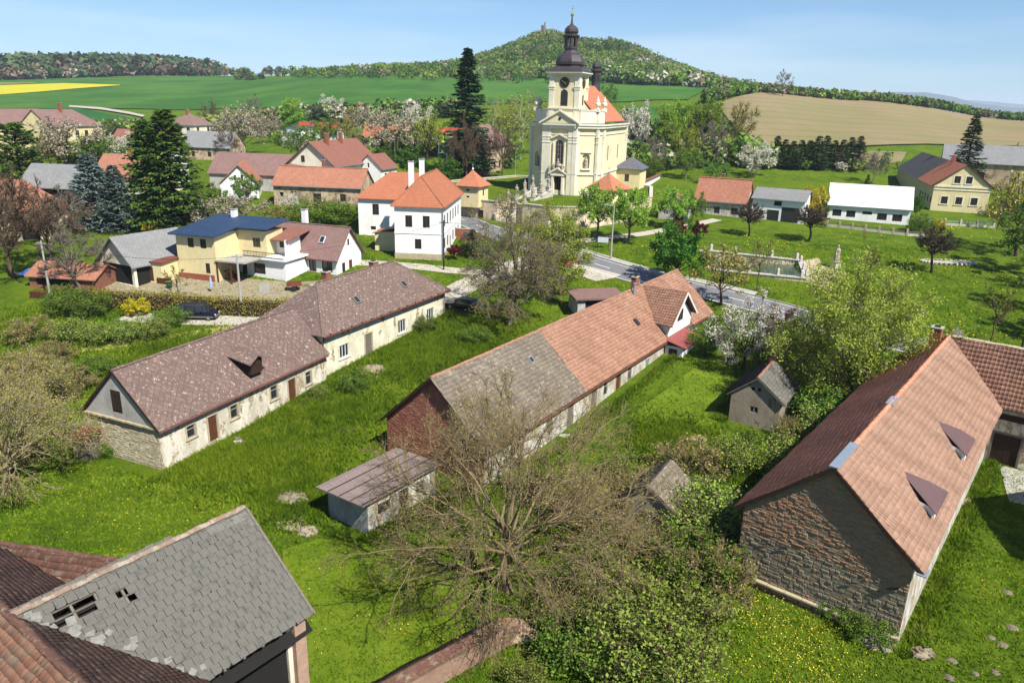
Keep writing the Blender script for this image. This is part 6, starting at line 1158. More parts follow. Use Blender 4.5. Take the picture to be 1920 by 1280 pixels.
# cars ---------------------------------------------------------------
m_plain('tyre', S(36, 36, 38, .8), .9, .1); m_plain('rim', S(176, 178, 182, .8), .35, .1, 3, .5, .7); m_plain('lamp_glass', S(214, 210, 200, .8), .15, .05, 3, .6); m_plain('tail_red', S(170, 30, 28, .8), .25, .05, 3, .6)
def car(name, label, loc, rz, paint, L=4.6, Wc=1.8, H=1.5, van=False, trim=None):
    t_ = thing(name, label, 'car', loc, rz); pm_ = MATS[paint]
    belt = H * .56; body = [(-L / 2, .32), (-L / 2 + .05, .62), (-L / 2 + .12, belt), (L / 2 - (1.0 if van else 1.35), belt + .03), (L / 2 - .35, belt - .12), (L / 2 - .05, .66), (L / 2, .36), (L / 2 - .1, .26), (-L / 2 + .1, .24)]
    roofp = [(-L / 2 + .12, belt), (-L / 2 + (.3 if van else .75), H - .05), (-L / 2 + 1.0, H), (.3 if not van else .7, H - .01), (.75 if not van else 1.1, H - .1), (L / 2 - (1.0 if van else 1.35), belt + .03)]
    def ext(prof, w0, w1, mat, nm):
        mb = MB(); zs = [q[1] for q in prof]; z0, z1 = min(zs), max(zs); wf = lambda z: w0 + (w1 - w0) * (z - z0) / max(z1 - z0, 1e-3)
        Lp = [(x_, wf(z_) / 2, z_) for x_, z_ in prof]; Rp = [(x_, -wf(z_) / 2, z_) for x_, z_ in prof]; n = len(prof)
        for i in range(n): a, b = i, (i + 1) % n; mb.poly([Lp[a], Lp[b], Rp[b], Rp[a]])
        mb.poly(Lp[::-1]); mb.poly(Rp); return obj(nm, mb.mesh(nm, mat), t_, I4)
    ext(body[:7] + body[7:], Wc * .96, Wc, pm_, 'body'); ext(roofp, Wc * .96, Wc * .78, CAL, 'window_glass')
    mb = MB(); w = Wc * .8; mb.slab([(-L / 2 + (.36 if van else .85), w / 2 - .03, H + .005), (-L / 2 + (.36 if van else .85), -w / 2 + .03, H + .005), (.45 if not van else .95, -w / 2 + .03, H), (.45 if not van else .95, w / 2 - .03, H)], .06); obj('roof_panel', mb.mesh('roof_panel', pm_), t_, I4)
    for x_ in ((-.55, .5) if not van else (-1.0, .1, 1.0)):
        for sg in (-1, 1): q = MB(); q.bar((x_, sg * Wc * .475, belt), (x_ - .12, sg * Wc * .41, H - .04), .08, .05); obj('pillar', q.mesh('pillar', pm_), t_, I4)
    if trim:
        for sg in (-1, 1): q = MB(); q.box((0, sg * Wc * .495, .42), (L - .5, .03, .16)); obj('trim_strip', q.mesh('trim_strip', MATS[trim]), t_, I4)
        q = MB(); q.box((L / 2 - .06, 0, .45), (.2, Wc * .96, .22)); obj('bumper', q.mesh('bumper', MATS[trim]), t_, I4); q = MB(); q.box((-L / 2 + .06, 0, .45), (.2, Wc * .96, .22)); obj('bumper', q.mesh('bumper', MATS[trim]), t_, I4)
    for x_ in (-L * .3, L * .32):
        for sg in (-1, 1):
            Mw = Matrix.Translation((x_, sg * (Wc / 2 - .1), .33)) @ Matrix.Rotation(R(90), 4, 'X'); q = MB(); q.lathe((0, 0, -.11), [(.24, 0), (.33, .02), (.33, .2), (.24, .22)], 16); wl = obj('wheel', q.mesh('wheel', MATS['tyre'], True), t_, Mw); q = MB(); q.lathe((0, 0, -.115), [(.2, 0), (.2, .23)], 12); obj('rim', q.mesh('rim', MATS['rim']), wl, I4)
    for sg in (-1, 1):
        q = MB(); q.box((L / 2 - .09, sg * Wc * .36, .66), (.14, .34, .14)); obj('headlight', q.mesh('headlight', MATS['lamp_glass']), t_, I4); q = MB(); q.box((-L / 2 + .06, sg * Wc * .4, .78), (.1, .2, .3)); obj('tail_light', q.mesh('tail_light', MATS['tail_red']), t_, I4)
        q = MB(); q.box((.75, sg * (Wc / 2 + .06), belt + .1), (.12, .18, .14)); obj('mirror', q.mesh('mirror', pm_), t_, I4)
    return t_
m_plain('paint_navy', S(22, 28, 52, .8), .25, .1, 2, .6); m_plain('paint_black', S(20, 20, 22, .8), .25, .1, 2, .6); m_plain('paint_maroon', S(96, 30, 28, .8), .25, .1, 2, .6)
c_ = at(368, 600); car('parked_van', 'dark blue minivan parked at the hedge with grey lower trim', (c_[0], c_[1] + .6, c_[2] + .06), R(2), 'paint_navy', 4.8, 1.9, 1.75, True, 'wood_grey')
c_ = at(868, 582); car('parked_car', 'black car parked on the drive under the budding tree', (c_[0], c_[1] + .4, c_[2] + .07), R(155), 'paint_black', 4.5, 1.8, 1.5)
c_ = at(884, 452); car('parked_car', 'maroon car parked beside the white house', (c_[0], c_[1], c_[2] + .05), R(60), 'paint_maroon', 4.2, 1.75, 1.5)
fw = thing('yard_wall', 'short brick yard wall behind the maroon car', 'wall', at(866, 446), R(-6)); mb = MB(); mb.box((0, 0, .7), (2.6, .3, 1.6)); obj('brickwork', mb.mesh('brickwork', MATS['chimney_brick']), fw, I4); mb = MB(); mb.box((0, 0, 1.56), (2.8, .42, .1)); obj('coping', mb.mesh('coping', MATS['concrete']), fw, I4)
# garden walls and fences on the green
def fence(name, label, pts, hgt, postmat, railmat, wallh=.4, step=2.4, cat='fence', panel=None):
    p0 = pts[0]; t_ = thing(name, label, cat, (*p0, h(*p0))); Mi = Matrix.Translation((-p0[0], -p0[1], -h(*p0))); pmx = MB(); pmx.box((0, 0, hgt / 2), (.32, .32, hgt + .4)); pmx = pmx.mesh('post', MATS[postmat]); wl = MB(); rl = MB()
    for a, b in zip(pts, pts[1:]):
        d = math.hypot(b[0] - a[0], b[1] - a[1]); n_ = max(1, round(d / step)); an = math.atan2(b[1] - a[1], b[0] - a[0])
        for k in range(n_ + 1): f = k / n_; x_, y_ = a[0] + (b[0] - a[0]) * f, a[1] + (b[1] - a[1]) * f; obj('post', pmx, t_, Mi @ Matrix.Translation((x_, y_, h(x_, y_))) @ Matrix.Rotation(an, 4, 'Z'))
        for k in range(n_):
            f = (k + .5) / n_; x_, y_ = a[0] + (b[0] - a[0]) * f, a[1] + (b[1] - a[1]) * f; wl.box((x_, y_, h(x_, y_) + wallh / 2 - .2), (d / n_ - .3, .24, wallh + .4), an)
            for z_ in (.55, .8) if not panel else (): q = MB(); q.box((x_, y_, h(x_, y_) + wallh + (hgt - wallh) * z_ - .1), (d / n_ - .3, .05, .1), an); obj('rail', q.mesh('rail', MATS[railmat]), t_, Mi)
    obj('base_wall', wl.mesh('base_wall', MATS['pale_stone']), t_, Mi, 'stuff'); return t_
P2 = lambda u, v: at(u, v)[:2]
fence('garden_fence', 'stone post fence in front of the white hall', [P2(1550, 424), P2(1622, 433), P2(1700, 442), P2(1735, 444)], 1.0, 'sandstone', 'wood_grey'); fence('garden_fence', 'low post fence in front of the yellow farmhouse', [P2(1742, 420), P2(1800, 424), P2(1862, 427)], 1.1, 'pale_stone', 'zinc')
cem = thing('cemetery_wall', 'white churchyard wall running right behind the lindens', 'wall', at(1212, 376)); a, b = gp(1185, 368, 8.4), gp(1236, 334, 9.6); cem.location = (a[0], a[1], 8.2); d = math.hypot(b[0] - a[0], b[1] - a[1]); cem.rotation_euler = (0, 0, math.atan2(b[1] - a[1], b[0] - a[0])); mb = MB(); mb.box((d / 2, 0, .9), (d, .4, 3.)); obj('wall', mb.mesh('wall', MATS['white_render']), cem, I4); mb = MB(); mb.slab([(0, .5, 2.35), (0, -.5, 2.35), (d, -.5, 2.35), (d, .5, 2.35)], .1); mb.slab([(0, .3, 2.5), (0, -.3, 2.5), (d, -.3, 2.5), (d, .3, 2.5)], .14); obj('coping', mb.mesh('coping', MATS['redbrown_tile']), cem, I4)
# round flower bed
fbd = thing('flower_bed', 'oval stone-edged flower bed behind the pollarded tree', 'flower bed', at(1778, 492)); mb = MB(); rg = random.Random(3)
for i in range(34): an = 2 * math.pi * i / 34; mb.box((4.2 * math.cos(an), 1.5 * math.sin(an), .08), (.5, .34, .3), an + rg.uniform(-.4, .4))
obj('edging_stones', mb.mesh('edging_stones', MATS['pale_stone']), fbd, I4, 'stuff'); mb = MB(); mb.poly([(4.1 * math.cos(2 * math.pi * i / 24), 1.4 * math.sin(2 * math.pi * i / 24), .1) for i in range(24)]); obj('gravel', mb.mesh('gravel', MATS['gravel']), fbd, I4)
# clutter in the yards
def woodpile(u, v, label, n=5, L_=1.6, rz=0.):
    t_ = thing('woodpile', label, 'woodpile', at(u, v), rz); mb = MB(); mb.lathe((0, 0, -.5), [(.11, 0), (.11, 1.)], 7); m_ = mb.mesh('log', MATS['wood_brown'])
    for r_ in range(4):
        for k in range(n): obj('log', m_, t_, Matrix.Translation((k * .23 + (.11 if r_ % 2 else 0), 0, .12 + r_ * .2)) @ Matrix.Rotation(R(90), 4, 'X'))
woodpile(62, 556, 'stacked firewood by the low shed at the left', 9, rz=R(-8)); woodpile(300, 530, 'stacked firewood beside the garage wall', 7, rz=R(-16))
tp_ = thing('tarp_heap', 'blue tarp thrown over junk above the low shed', 'tarp', at(62, 515), 0.); mb = MB(); rg_ = random.Random(4); N_ = 9; g_ = [[(x_ * .45 - 1.8, y_ * .3 - 1.2, .9 * math.exp(-((x_ - 4) ** 2 + (y_ - 4) ** 2) / 9) + rg_.uniform(0, .14)) for x_ in range(N_)] for y_ in range(N_)]
for y_ in range(N_ - 1):
    for x_ in range(N_ - 1): mb.poly([g_[y_][x_], g_[y_][x_ + 1], g_[y_ + 1][x_ + 1], g_[y_ + 1][x_]])
obj('sheet', mb.mesh('sheet', m_plain('tarp_blue', S(74, 108, 164, .7), .5, .2, 2)), tp_, I4)
lb = thing('leaning_board', 'pale board leaning on the balcony house extension', 'board', at(497, 548), R(-18)); mb = MB(); mb.slab([(-.8, -.3, 0), (.8, -.3, 0), (.8, .1, 1.2), (-.8, .1, 1.2)], .05); obj('panel', mb.mesh('panel', MATS['concrete']), lb, I4)
for u, v, c_, lb_ in ((318, 541, 'parasol_green', 'green wheelie bin by the garage'), (676, 530, 'black_metal', 'dark wheelie bin right of the balcony house')):
    if c_ == 'parasol_green': m_plain(c_, S(40, 84, 52, .7), .6, .1)
    bn = thing('wheelie_bin', lb_, 'bin', at(u, v), R(-10)); mb = MB(); mb.lathe((0, 0, 0), [(.34, .08), (.42, .95)], 4, 0, R(45)); obj('body', mb.mesh('body', MATS[c_]), bn, I4); mb = MB(); mb.box((0, 0, 1.), (.66, .66, .08)); obj('lid', mb.mesh('lid', MATS[c_]), bn, I4)
# rubble heaps
m_plain('rubble_grey', S(158, 150, 134, .6), 1., .3, 4); m_plain('rubble_tan', S(142, 120, 96, .55), 1., .3, 4)
def rubble(u, v, rx, ry, hh, n, label, mats=('rubble_grey', 'rubble_tan'), sz=.26, seed=1):
    rg = np.random.default_rng(seed); p = at(u, v); t_ = thing('rubble_heap', label, 'rubble', p); mb = MB()
    N = 22; V = [(0, 0, hh)]; mound = MB(); r1_ = [(rx * .55 * math.cos(a_), ry * .55 * math.sin(a_), hh * .7 + rg.uniform(-.1, .1)) for a_ in np.linspace(0, 2 * math.pi, N, False)]; r2_ = [(rx * math.cos(a_) * rg.uniform(.9, 1.1), ry * math.sin(a_) * rg.uniform(.9, 1.1), -.1) for a_ in np.linspace(0, 2 * math.pi, N, False)]
    for i in range(N): j = (i + 1) % N; mound.poly([(0, 0, hh), r1_[i], r1_[j]]); mound.poly([r1_[i], r2_[i], r2_[j], r1_[j]])
    obj('earth', mound.mesh('earth', MATS['dirt'], True), t_, I4)
    for i in range(n):
        a_, r_ = rg.uniform(0, 6.28), rg.uniform(0, 1) ** .6; s = sz * rg.uniform(.4, 1.2); x_, y_ = rx * r_ * math.cos(a_), ry * r_ * math.sin(a_); z_ = hh * (1 - r_ ** 1.5) + .02; M_ = Matrix.Translation((x_, y_, z_)) @ Matrix.Rotation(rg.uniform(0, 3), 4, 'Z') @ Matrix.Rotation(rg.uniform(-.7, .7), 4, 'X'); k = len(mb.v); mb.box((0, 0, 0), (s, s * rg.uniform(.4, .9), s * rg.uniform(.25, .6)), mi=int(rg.integers(0, len(mats)))); mb.v[k:] = [tuple(M_ @ Vector(q)) for q in mb.v[k:]]
    obj('stones', mb.mesh('stones', [MATS[x_] for x_ in mats]), t_, I4, 'stuff')
rubble(702, 693, 1.6, 1.2, .5, 40, 'pile of pale stones in the grass before the farmhouse door', seed=2); rubble(548, 938, 1.8, 1.3, .5, 40, 'overgrown rubble heap left of the outbuilding', seed=3); rubble(577, 997, .8, .6, .35, 18, 'small stone heap in the grass below the outbuilding', seed=4); rubble(1308, 828, 1.2, .8, .5, 26, 'earth and brick heap in the grass near the garden shed', ('dirt', 'chimney_brick'), seed=5); rubble(1640, 1205, .9, .7, .3, 26, 'pale rubble at the foot of the stone barn corner', ('rubble_grey',), seed=6); rubble(1725, 1225, .9, .5, .25, 26, 'brick rubble right of the barn corner', ('rubble_tan', 'rubble_grey'), seed=7); rubble(1262, 1105, .9, .7, .5, 20, 'broken brick heap inside the thicket', ('chimney_brick',), seed=8); rubble(960, 1185, 1.6, 1.1, .6, 60, 'fallen bricks at the broken end of the garden wall', ('chimney_brick', 'salmon_brick'), seed=9); rubble(1800, 940, 1.3, .6, .2, 20, 'line of rubble along the barn wall', ('rubble_grey', 'rubble_tan'), seed=12); rubble(452, 832, .8, .5, .3, 10, 'flat stone slab heap by the farmhouse door', ('wood_grey', 'pale_stone'), .6, seed=13)
m_plain('mole_earth', S(150, 138, 116, .5), 1., .3, 6)
mh = [(1784, 1238), (1828, 1262), (1868, 1260), (1880, 1208), (1858, 1194), (1898, 1176), (1890, 1110), (1780, 1270)]
for i, (u, v) in enumerate(mh):
    p = at(u, v); t_ = MB(); rg = random.Random(i); n_ = 10; t_.lathe((0, 0, -.05), [(.36, 0), (.28, .07), (.15, .13), (.03, .15)], n_); t_.v = [(x_ * rg.uniform(.85, 1.2), y_ * rg.uniform(.85, 1.2), z_) for x_, y_, z_ in t_.v]; o = obj('molehill', t_.mesh('molehill', MATS['mole_earth'], True)); o.location = p; k = rg.uniform(.7, 1.2); o.scale = (k, k, k); tag(o, 'bare earth molehill in the barn lawn, ' + ['left one at the bottom', 'bottom edge, middle', 'bottom edge, right of the middle', 'right of the centre', 'centre one', 'rightmost of the lower ones', 'highest one, far from the others', 'lowest one at the left'][i], 'molehill', 'molehills in the barn lawn')
# yard things
p = at(397, 548); um = thing('folded_parasol', 'folded blue and white parasol in the farm yard', 'parasol', p); mb = MB(); mb.lathe((0, 0, 0), [(.03, 0), (.03, 2.3)], 6); obj('pole', mb.mesh('pole', MATS['zinc']), um, I4); mb = MB(); mb.lathe((0, 0, .7), [(.22, 0), (.2, .6), (.08, 1.3), (.02, 1.5)], 8); obj('canopy', mb.mesh('canopy', m_plain('parasol_blue', S(150, 172, 200, .8), .9, .2, 4)), um, I4)
p = at(552, 545); ct = thing('handcart', 'rust-brown handcart in front of the balcony house', 'cart', p, R(10)); mb = MB(); mb.box((0, 0, .95), (1.8, 1.1, .5), skip='t'); mb.box((0, 0, .76), (1.7, 1., .06)); obj('tray', mb.mesh('tray', MATS['rust_metal']), ct, I4)
for sg in (-1, 1): mb = MB(); mb.lathe((0, 0, -.05), [(.36, 0), (.36, .1)], 14); obj('wheel', mb.mesh('wheel', MATS['tyre']), ct, Matrix.Translation((0, sg * .62, .38)) @ Matrix.Rotation(R(90), 4, 'X'))
mb = MB(); mb.bar((.9, .4, .8), (2., .3, .6), .06); mb.bar((.9, -.4, .8), (2., -.3, .6), .06); obj('handle', mb.mesh('handle', MATS['wood_dark']), ct, I4)
p = at(598, 545); gt = thing('garden_table', 'white garden table beside the balcony house terrace', 'table', p, R(-16)); mb = MB(); mb.box((0, 0, .74), (1.8, .9, .05)); obj('top', mb.mesh('top', MATS['white_paint']), gt, I4)
for sx in (-.8, .8):
    for sy in (-.35, .35): mb = MB(); mb.box((sx, sy, .36), (.06, .06, .72)); obj('leg', mb.mesh('leg', MATS['white_paint']), gt, I4)
# barn yard: metal trough on legs, table by the gate
p = gp(1898, 862, 0); tr = thing('wheelbarrow', 'dark metal barrow standing by the barn gate', 'barrow', (p[0] + .3, p[1], 0), R(-40)); mb = MB(); mb.lathe((0, 0, .6), [(.5, 0), (.7, .45)], 4, 0, R(45)); obj('tray', mb.mesh('tray', MATS['black_metal']), tr, I4)
for sx in (-.3, .3): mb = MB(); mb.bar((sx, .2, .62), (sx, .35, 0), .05); obj('leg', mb.mesh('leg', MATS['rust_metal']), tr, I4)
mb = MB(); mb.lathe((0, 0, -.05), [(.25, 0), (.25, .1)], 12); obj('wheel', mb.mesh('wheel', MATS['tyre']), tr, Matrix.Translation((0, -.6, .25)) @ Matrix.Rotation(R(90), 4, 'Y'))

# overhead cables
def cable(label, a, b, sag=.8):
    a, b = Vector(a), Vector(b); n = 24; P = np.array([[tuple(a.lerp(b, t_) - Vector((0, 0, sag * 4 * t_ * (1 - t_)))) for t_ in np.linspace(0, 1, n)]]); a_ = np.arange(4) * np.pi / 2; V = (P[0][:, None] + .02 * np.stack([np.cos(a_), 0 * a_, np.sin(a_)], 1)[None]).reshape(-1, 3); i = np.arange(n - 1)[:, None] * 4 + np.arange(4)[None]; j = np.arange(n - 1)[:, None] * 4 + (np.arange(4)[None] + 1) % 4; F_ = np.stack([i, j, j + 4, i + 4], -1).reshape(-1, 4)
    o = obj('overhead_cable', np_mesh('overhead_cable', V, F_, MATS['black_metal'])); tag(o, label, 'cable')
_tp = lambda u, v, hh: tuple(np.array(at(u, v)) + [0, 0, hh - .3])
cable('cable from the concrete pole to the dark wooden pole', _tp(454, 592, 7.6), _tp(832, 506, 7.2)); cable('cable from the dark wooden pole to the street lamp', _tp(832, 506, 7.2), _tp(1145, 486, 8.2), 1.); cable('cable from the grey left pole to the concrete pole', _tp(95, 560, 7.4), _tp(454, 592, 7.6), 1.)
# ================================================================ vegetation
def nrm(v): return v / np.maximum(np.linalg.norm(v, axis=-1, keepdims=True), 1e-9)
def tubes(P, Rr, k):
    """P (B,n,3) centre lines, Rr (B,n) radii -> verts, quads"""
    B_, n, _ = P.shape; T = nrm(np.gradient(P, axis=1)); ref = np.where(np.abs(T[..., 2:3]) < .9, np.array([0, 0, 1.]), np.array([1., 0, 0])); N = nrm(np.cross(T, ref)); Bn = np.cross(T, N); a = np.arange(k) * 2 * np.pi / k
    V = P[:, :, None] + Rr[:, :, None, None] * (np.cos(a)[None, None, :, None] * N[:, :, None] + np.sin(a)[None, None, :, None] * Bn[:, :, None])
    b = (np.arange(B_)[:, None, None] * n + np.arange(n - 1)[None, :, None]) * k; i = np.arange(k)[None, None]; j = (i + 1) % k
    F = np.stack([b + i, b + j, b + k + j, b + k + i], -1).reshape(-1, 4); return V.reshape(-1, 3), F
def join(parts):
    V, F, o = [], [], 0
    for v, f in parts: V.append(v); F.append(f + o); o += len(v)
    return np.concatenate(V), np.concatenate(F)
def leaves(rg, C, size, aspect=.6, upb=0., k=4):
    """one small leaf (rhombus) per centre"""
    n = len(C); a = nrm(rg.normal(size=(n, 3)) + np.array([0, 0, upb])); b = nrm(np.cross(a, rg.normal(size=(n, 3)))); s = size * rg.uniform(.6, 1.3, (n, 1)); c = np.cross(a, b) * 0
    V = np.stack([C - a * s * .5, C + b * s * aspect * .5, C + a * s * .5, C - b * s * aspect * .5], 1).reshape(-1, 3); return V, np.arange(4 * n).reshape(-1, 4)
def spawn(rg, P, m, t0, t1, ang, length, n, wob, trop, out=None, taper=.5):
    """m side shoots on every branch of P"""
    B_, np_, _ = P.shape; t = rg.uniform(t0, t1, (B_, m)); x = t * (np_ - 1); i = np.minimum(x.astype(int), np_ - 2); f = (x - i)[..., None]; r = np.arange(B_)[:, None]
    S0 = P[r, i] * (1 - f) + P[r, i + 1] * f; T = nrm(P[r, i + 1] - P[r, i]); side = nrm(np.cross(T, rg.normal(size=T.shape))); an = rg.normal(ang, .25, (B_, m, 1)); D = nrm(T * np.cos(an) + side * np.sin(an))
    if out is not None: D = nrm(D + out * nrm(S0 - S0.mean((0, 1))))
    S0 = S0.reshape(-1, 3); D = D.reshape(-1, 3); L = (length * rg.uniform(.55, 1.25, (B_, m)) * (1 - taper * t)).reshape(-1, 1); pts = [S0]; d = D
    for _ in range(n - 1): d = nrm(d + rg.normal(0, wob, d.shape) + np.array([0, 0, trop])); pts.append(pts[-1] + d * L / (n - 1))
    return np.stack(pts, 1)
def rad(P, r0, r1): return np.broadcast_to(np.linspace(r0, r1, P.shape[1]), P.shape[:2])
def deciduous(seed, H, rx, fork=.25, nl=10, m2=6, m3=6, m4=0, tr=.16, leaf=None, wob=.18, trop=.08, top=.95, shape='round', twig=.012, lean=0., flat=.0):
    """tapered trunk, limbs reaching to an uneven crown outline, branches, twigs; leaf=(per twig, size, spread)"""
    rg = np.random.default_rng(seed); zf = H * fork; cz = (zf + H) / 2; rz = (H - zf) / 2 * 1.05
    tz = np.linspace(0, H * (.7 if shape != 'column' else .92), 8); tp = np.stack([np.cumsum(rg.normal(0, .012 * H, 8)) + lean * tz, np.cumsum(rg.normal(0, .012 * H, 8)), tz], 1); tp[0, :2] = 0
    parts = [tubes(tp[None], np.array([tr * np.array([1.35, 1, .9, .8, .65, .5, .35, .18])]), 8)]
    k = np.arange(nl) + .5; ph = k * 2.39996 + rg.uniform(0, 6); zz = -.45 + 1.4 * k / nl if shape != 'column' else -.8 + 1.7 * k / nl
    zz = np.clip(zz, -.9, .98); rr = np.sqrt(1 - zz ** 2) * rg.uniform(.72, 1.08, nl); E = np.stack([rx * rr * np.cos(ph), rx * rr * np.sin(ph), cz + rz * zz * rg.uniform(.85, 1.05, nl)], 1)
    s = np.clip((zf + (E[:, 2] - zf) * (.25 if shape != 'column' else .6)) * rg.uniform(.8, 1.1, nl), zf * .8, tz[-1]); S0 = np.stack([np.interp(s, tz, tp[:, c]) for c in range(3)], 1); ctl = S0 * .5 + E * .5 + np.c_[(E - S0)[:, :2] * .05, np.full(nl, H * .08)] + rg.normal(0, .05 * H, (nl, 3))
    u = np.linspace(0, 1, 7)[None, :, None]; L1 = S0[:, None] * (1 - u) ** 2 + ctl[:, None] * 2 * u * (1 - u) + E[:, None] * u ** 2; L1[:, 1:-1] += rg.normal(0, .012 * H, L1[:, 1:-1].shape)
    parts.append(tubes(L1, rad(L1, tr * .5, tr * .07), 5))
    L2 = spawn(rg, L1, m2, .25, 1., .75, rx * .62, 5, wob, trop, .3); parts.append(tubes(L2, rad(L2, tr * .16, twig * 1.6), 4))
    L3 = spawn(rg, L2, m3, .2, 1., .7, rx * .34, 4, wob * 1.3, trop * 1.2, .25); parts.append(tubes(L3, rad(L3, twig * 1.7, twig * .7), 3)); last = L3
    if m4: L4 = spawn(rg, L3, m4, .2, 1., .65, rx * .17, 3, wob * 1.4, trop * 1.5, .2); parts.append(tubes(L4, rad(L4, twig, twig * .5), 3)); last = L4
    br = join(parts); lf = None
    if leaf:
        q, sz, spd = leaf; n = last.shape[0]; t = rg.uniform(.2, 1.05, (n, q)) * (last.shape[1] - 1); i = np.minimum(t.astype(int), last.shape[1] - 2); f = (t - i)[..., None]; r = np.arange(n)[:, None]; C = (last[r, i] * (1 - f) + last[r, i + 1] * f).reshape(-1, 3) + rg.normal(0, spd, (n * q, 3)); lf = leaves(rg, C, sz, .62, .3)
    return br, lf
def conifer(seed, H, rx, droop=.25, rows=30, per=8, dens=10, needle=.5, base=.06, tr=.2, ragged=.2, taperp=.9):
    rg = np.random.default_rng(seed); tz = np.linspace(0, H, 6); tp = np.stack([rg.normal(0, .01, 6) * H * .3, rg.normal(0, .01, 6) * H * .3, tz], 1); tp[0, :2] = 0; parts = [tubes(tp[None], np.array([tr * np.array([1.2, .9, .7, .5, .3, .04])]), 7)]
    n = rows * per; f = (np.repeat(np.arange(rows), per) + rg.uniform(-.4, .4, n)) / rows; f = np.clip(f, 0, 1); z = H * (base + (1 - base) * f); L = rx * np.clip(1 - f, .02, 1) ** taperp * rg.uniform(1 - ragged * 1.6, 1 + ragged * .6, n) + .12; a = rg.uniform(0, 6.283, n)
    u = np.linspace(0, 1, 5)[None, :]; rad_ = L[:, None] * u; zz = z[:, None] + rad_ * (.12 - droop * (1 - f[:, None])) - droop * .35 * rad_ * u + .15 * rad_ * u ** 3; P = np.stack([rad_ * np.cos(a)[:, None], rad_ * np.sin(a)[:, None], zz], -1)
    parts.append(tubes(P, rad(P, .05, .012), 3)); q = dens; t = np.sqrt(rg.uniform(.04, 1, (n, q))); x = t * 4; i = np.minimum(x.astype(int), 3); ff = (x - i)[..., None]; r = np.arange(n)[:, None]; C = P[r, i] * (1 - ff) + P[r, i + 1] * ff; T = nrm(P[:, -1] - P[:, 0])[:, None].repeat(q, 1); sd = nrm(np.cross(T, [0, 0, 1.])); w = (L[:, None, None] * .22 * (1.15 - t[..., None]) + .1) * rg.normal(0, 1, (n, q, 1)); C = C + sd * w + np.array([0, 0, -1.]) * np.abs(w) * .35
    d = nrm(T * .8 + sd * np.sign(w) * .7 + rg.normal(0, .25, T.shape) + np.array([0, 0, -.25])); s = needle * rg.uniform(.6, 1.2, (n, q, 1)); wv = nrm(np.cross(d, rg.normal(0, .5, d.shape) + np.array([0, 0, 1.]))) * s * .3
    V = np.stack([C - d * s * .4, C + wv * .6, C + d * s * .6, C - wv * .6], 2).reshape(-1, 3); return join(parts), (V, np.arange(len(V)).reshape(-1, 4))
PROTO = {}
def proto(key, gen, bark, leafm):
    br, lf = gen; PROTO[key] = (np_mesh('trunk', *br, MATS[bark]), np_mesh('crown', *lf, MATS[leafm]) if lf is not None else None)
m_plain('bark_grey', S(132, 122, 108, .6), .95, .25, 5); m_plain('bark_brown', S(104, 84, 66, .6), .95, .25, 5); m_plain('bark_pale', S(156, 142, 108, .62), .95, .25, 5); m_plain('bark_twig', S(142, 124, 90, .6), .95, .25, 3); m_plain('bark_dark', S(70, 58, 48, .6), .95, .25, 5); m_plain('bark_birch', S(170, 164, 146, .62), .9, .2, 3)
m_leaf('leaf_fresh', S(108, 142, 44, .7), S(150, 176, 72, .78)); m_leaf('leaf_green', S(78, 112, 36, .66), S(120, 150, 58, .72)); m_leaf('leaf_deep', S(62, 98, 34, .66), S(96, 134, 50, .68)); m_leaf('leaf_yellowgreen', S(122, 140, 48, .72), S(162, 172, 72, .8)); m_leaf('bud_olive', S(138, 136, 60, .72), S(174, 166, 88, .78)); m_leaf('bud_tan', S(140, 124, 98, .55), S(164, 148, 118, .58)); m_leaf('blossom_white', S(206, 204, 176, .56), S(236, 232, 220, .66), .25, .08); m_leaf('blossom_dusty', S(150, 142, 104, .55), S(206, 196, 176, .62), .25, .1); m_leaf('needle_dark', S(36, 58, 36, .6), S(58, 82, 48, .65), .1); m_leaf('needle_green', S(58, 88, 38, .65), S(96, 128, 52, .7), .15); m_leaf('needle_blue', S(78, 96, 92, .65), S(122, 140, 132, .7), .1); m_leaf('leaf_maroon', S(84, 38, 40, .7), S(114, 54, 50, .7), .25); m_leaf('forsythia', S(196, 176, 44, .55), S(222, 200, 60, .62), .25, .05); m_leaf('hedge_bronze', S(116, 108, 44, .68), S(148, 134, 62, .7), .2); m_leaf('leaf_shrub', S(98, 124, 44, .68), S(152, 168, 80, .76))
proto('linden', deciduous(11, 8, 3.2, .28, 14, 7, 6, 0, .2, (12, .3, .2), trop=.12), 'bark_grey', 'leaf_fresh')
proto('green', deciduous(12, 9, 4., .18, 13, 6, 6, 0, .2, (9, .38, .22)), 'bark_grey', 'leaf_green')
proto('deep', deciduous(13, 9, 3.6, .1, 14, 7, 6, 0, .2, (10, .42, .2), trop=.14), 'bark_dark', 'leaf_deep')
proto('bare', deciduous(14, 9, 3.6, .2, 11, 7, 7, 4, .17, None, .2, .12, twig=.022), 'bark_grey', 'leaf_green')
proto('bare_brown', deciduous(15, 9, 3.4, .2, 12, 7, 7, 4, .15, (1, .11, .1), .2, .14, twig=.018), 'bark_brown', 'bud_tan')
proto('budding', deciduous(16, 9, 3.6, .18, 12, 7, 6, 0, .18, (4, .3, .2), .18, .12, twig=.022), 'bark_brown', 'bud_olive')
proto('yellowgreen', deciduous(17, 9, 3.4, .15, 12, 7, 6, 0, .17, (6, .3, .2), .16, .14), 'bark_brown', 'leaf_yellowgreen')
proto('blossom', deciduous(18, 7, 3.4, .15, 12, 7, 6, 0, .15, (9, .26, .18)), 'bark_brown', 'blossom_white')
proto('dusty', deciduous(19, 7, 3.5, .15, 12, 7, 6, 0, .15, (6, .27, .2)), 'bark_brown', 'blossom_dusty')
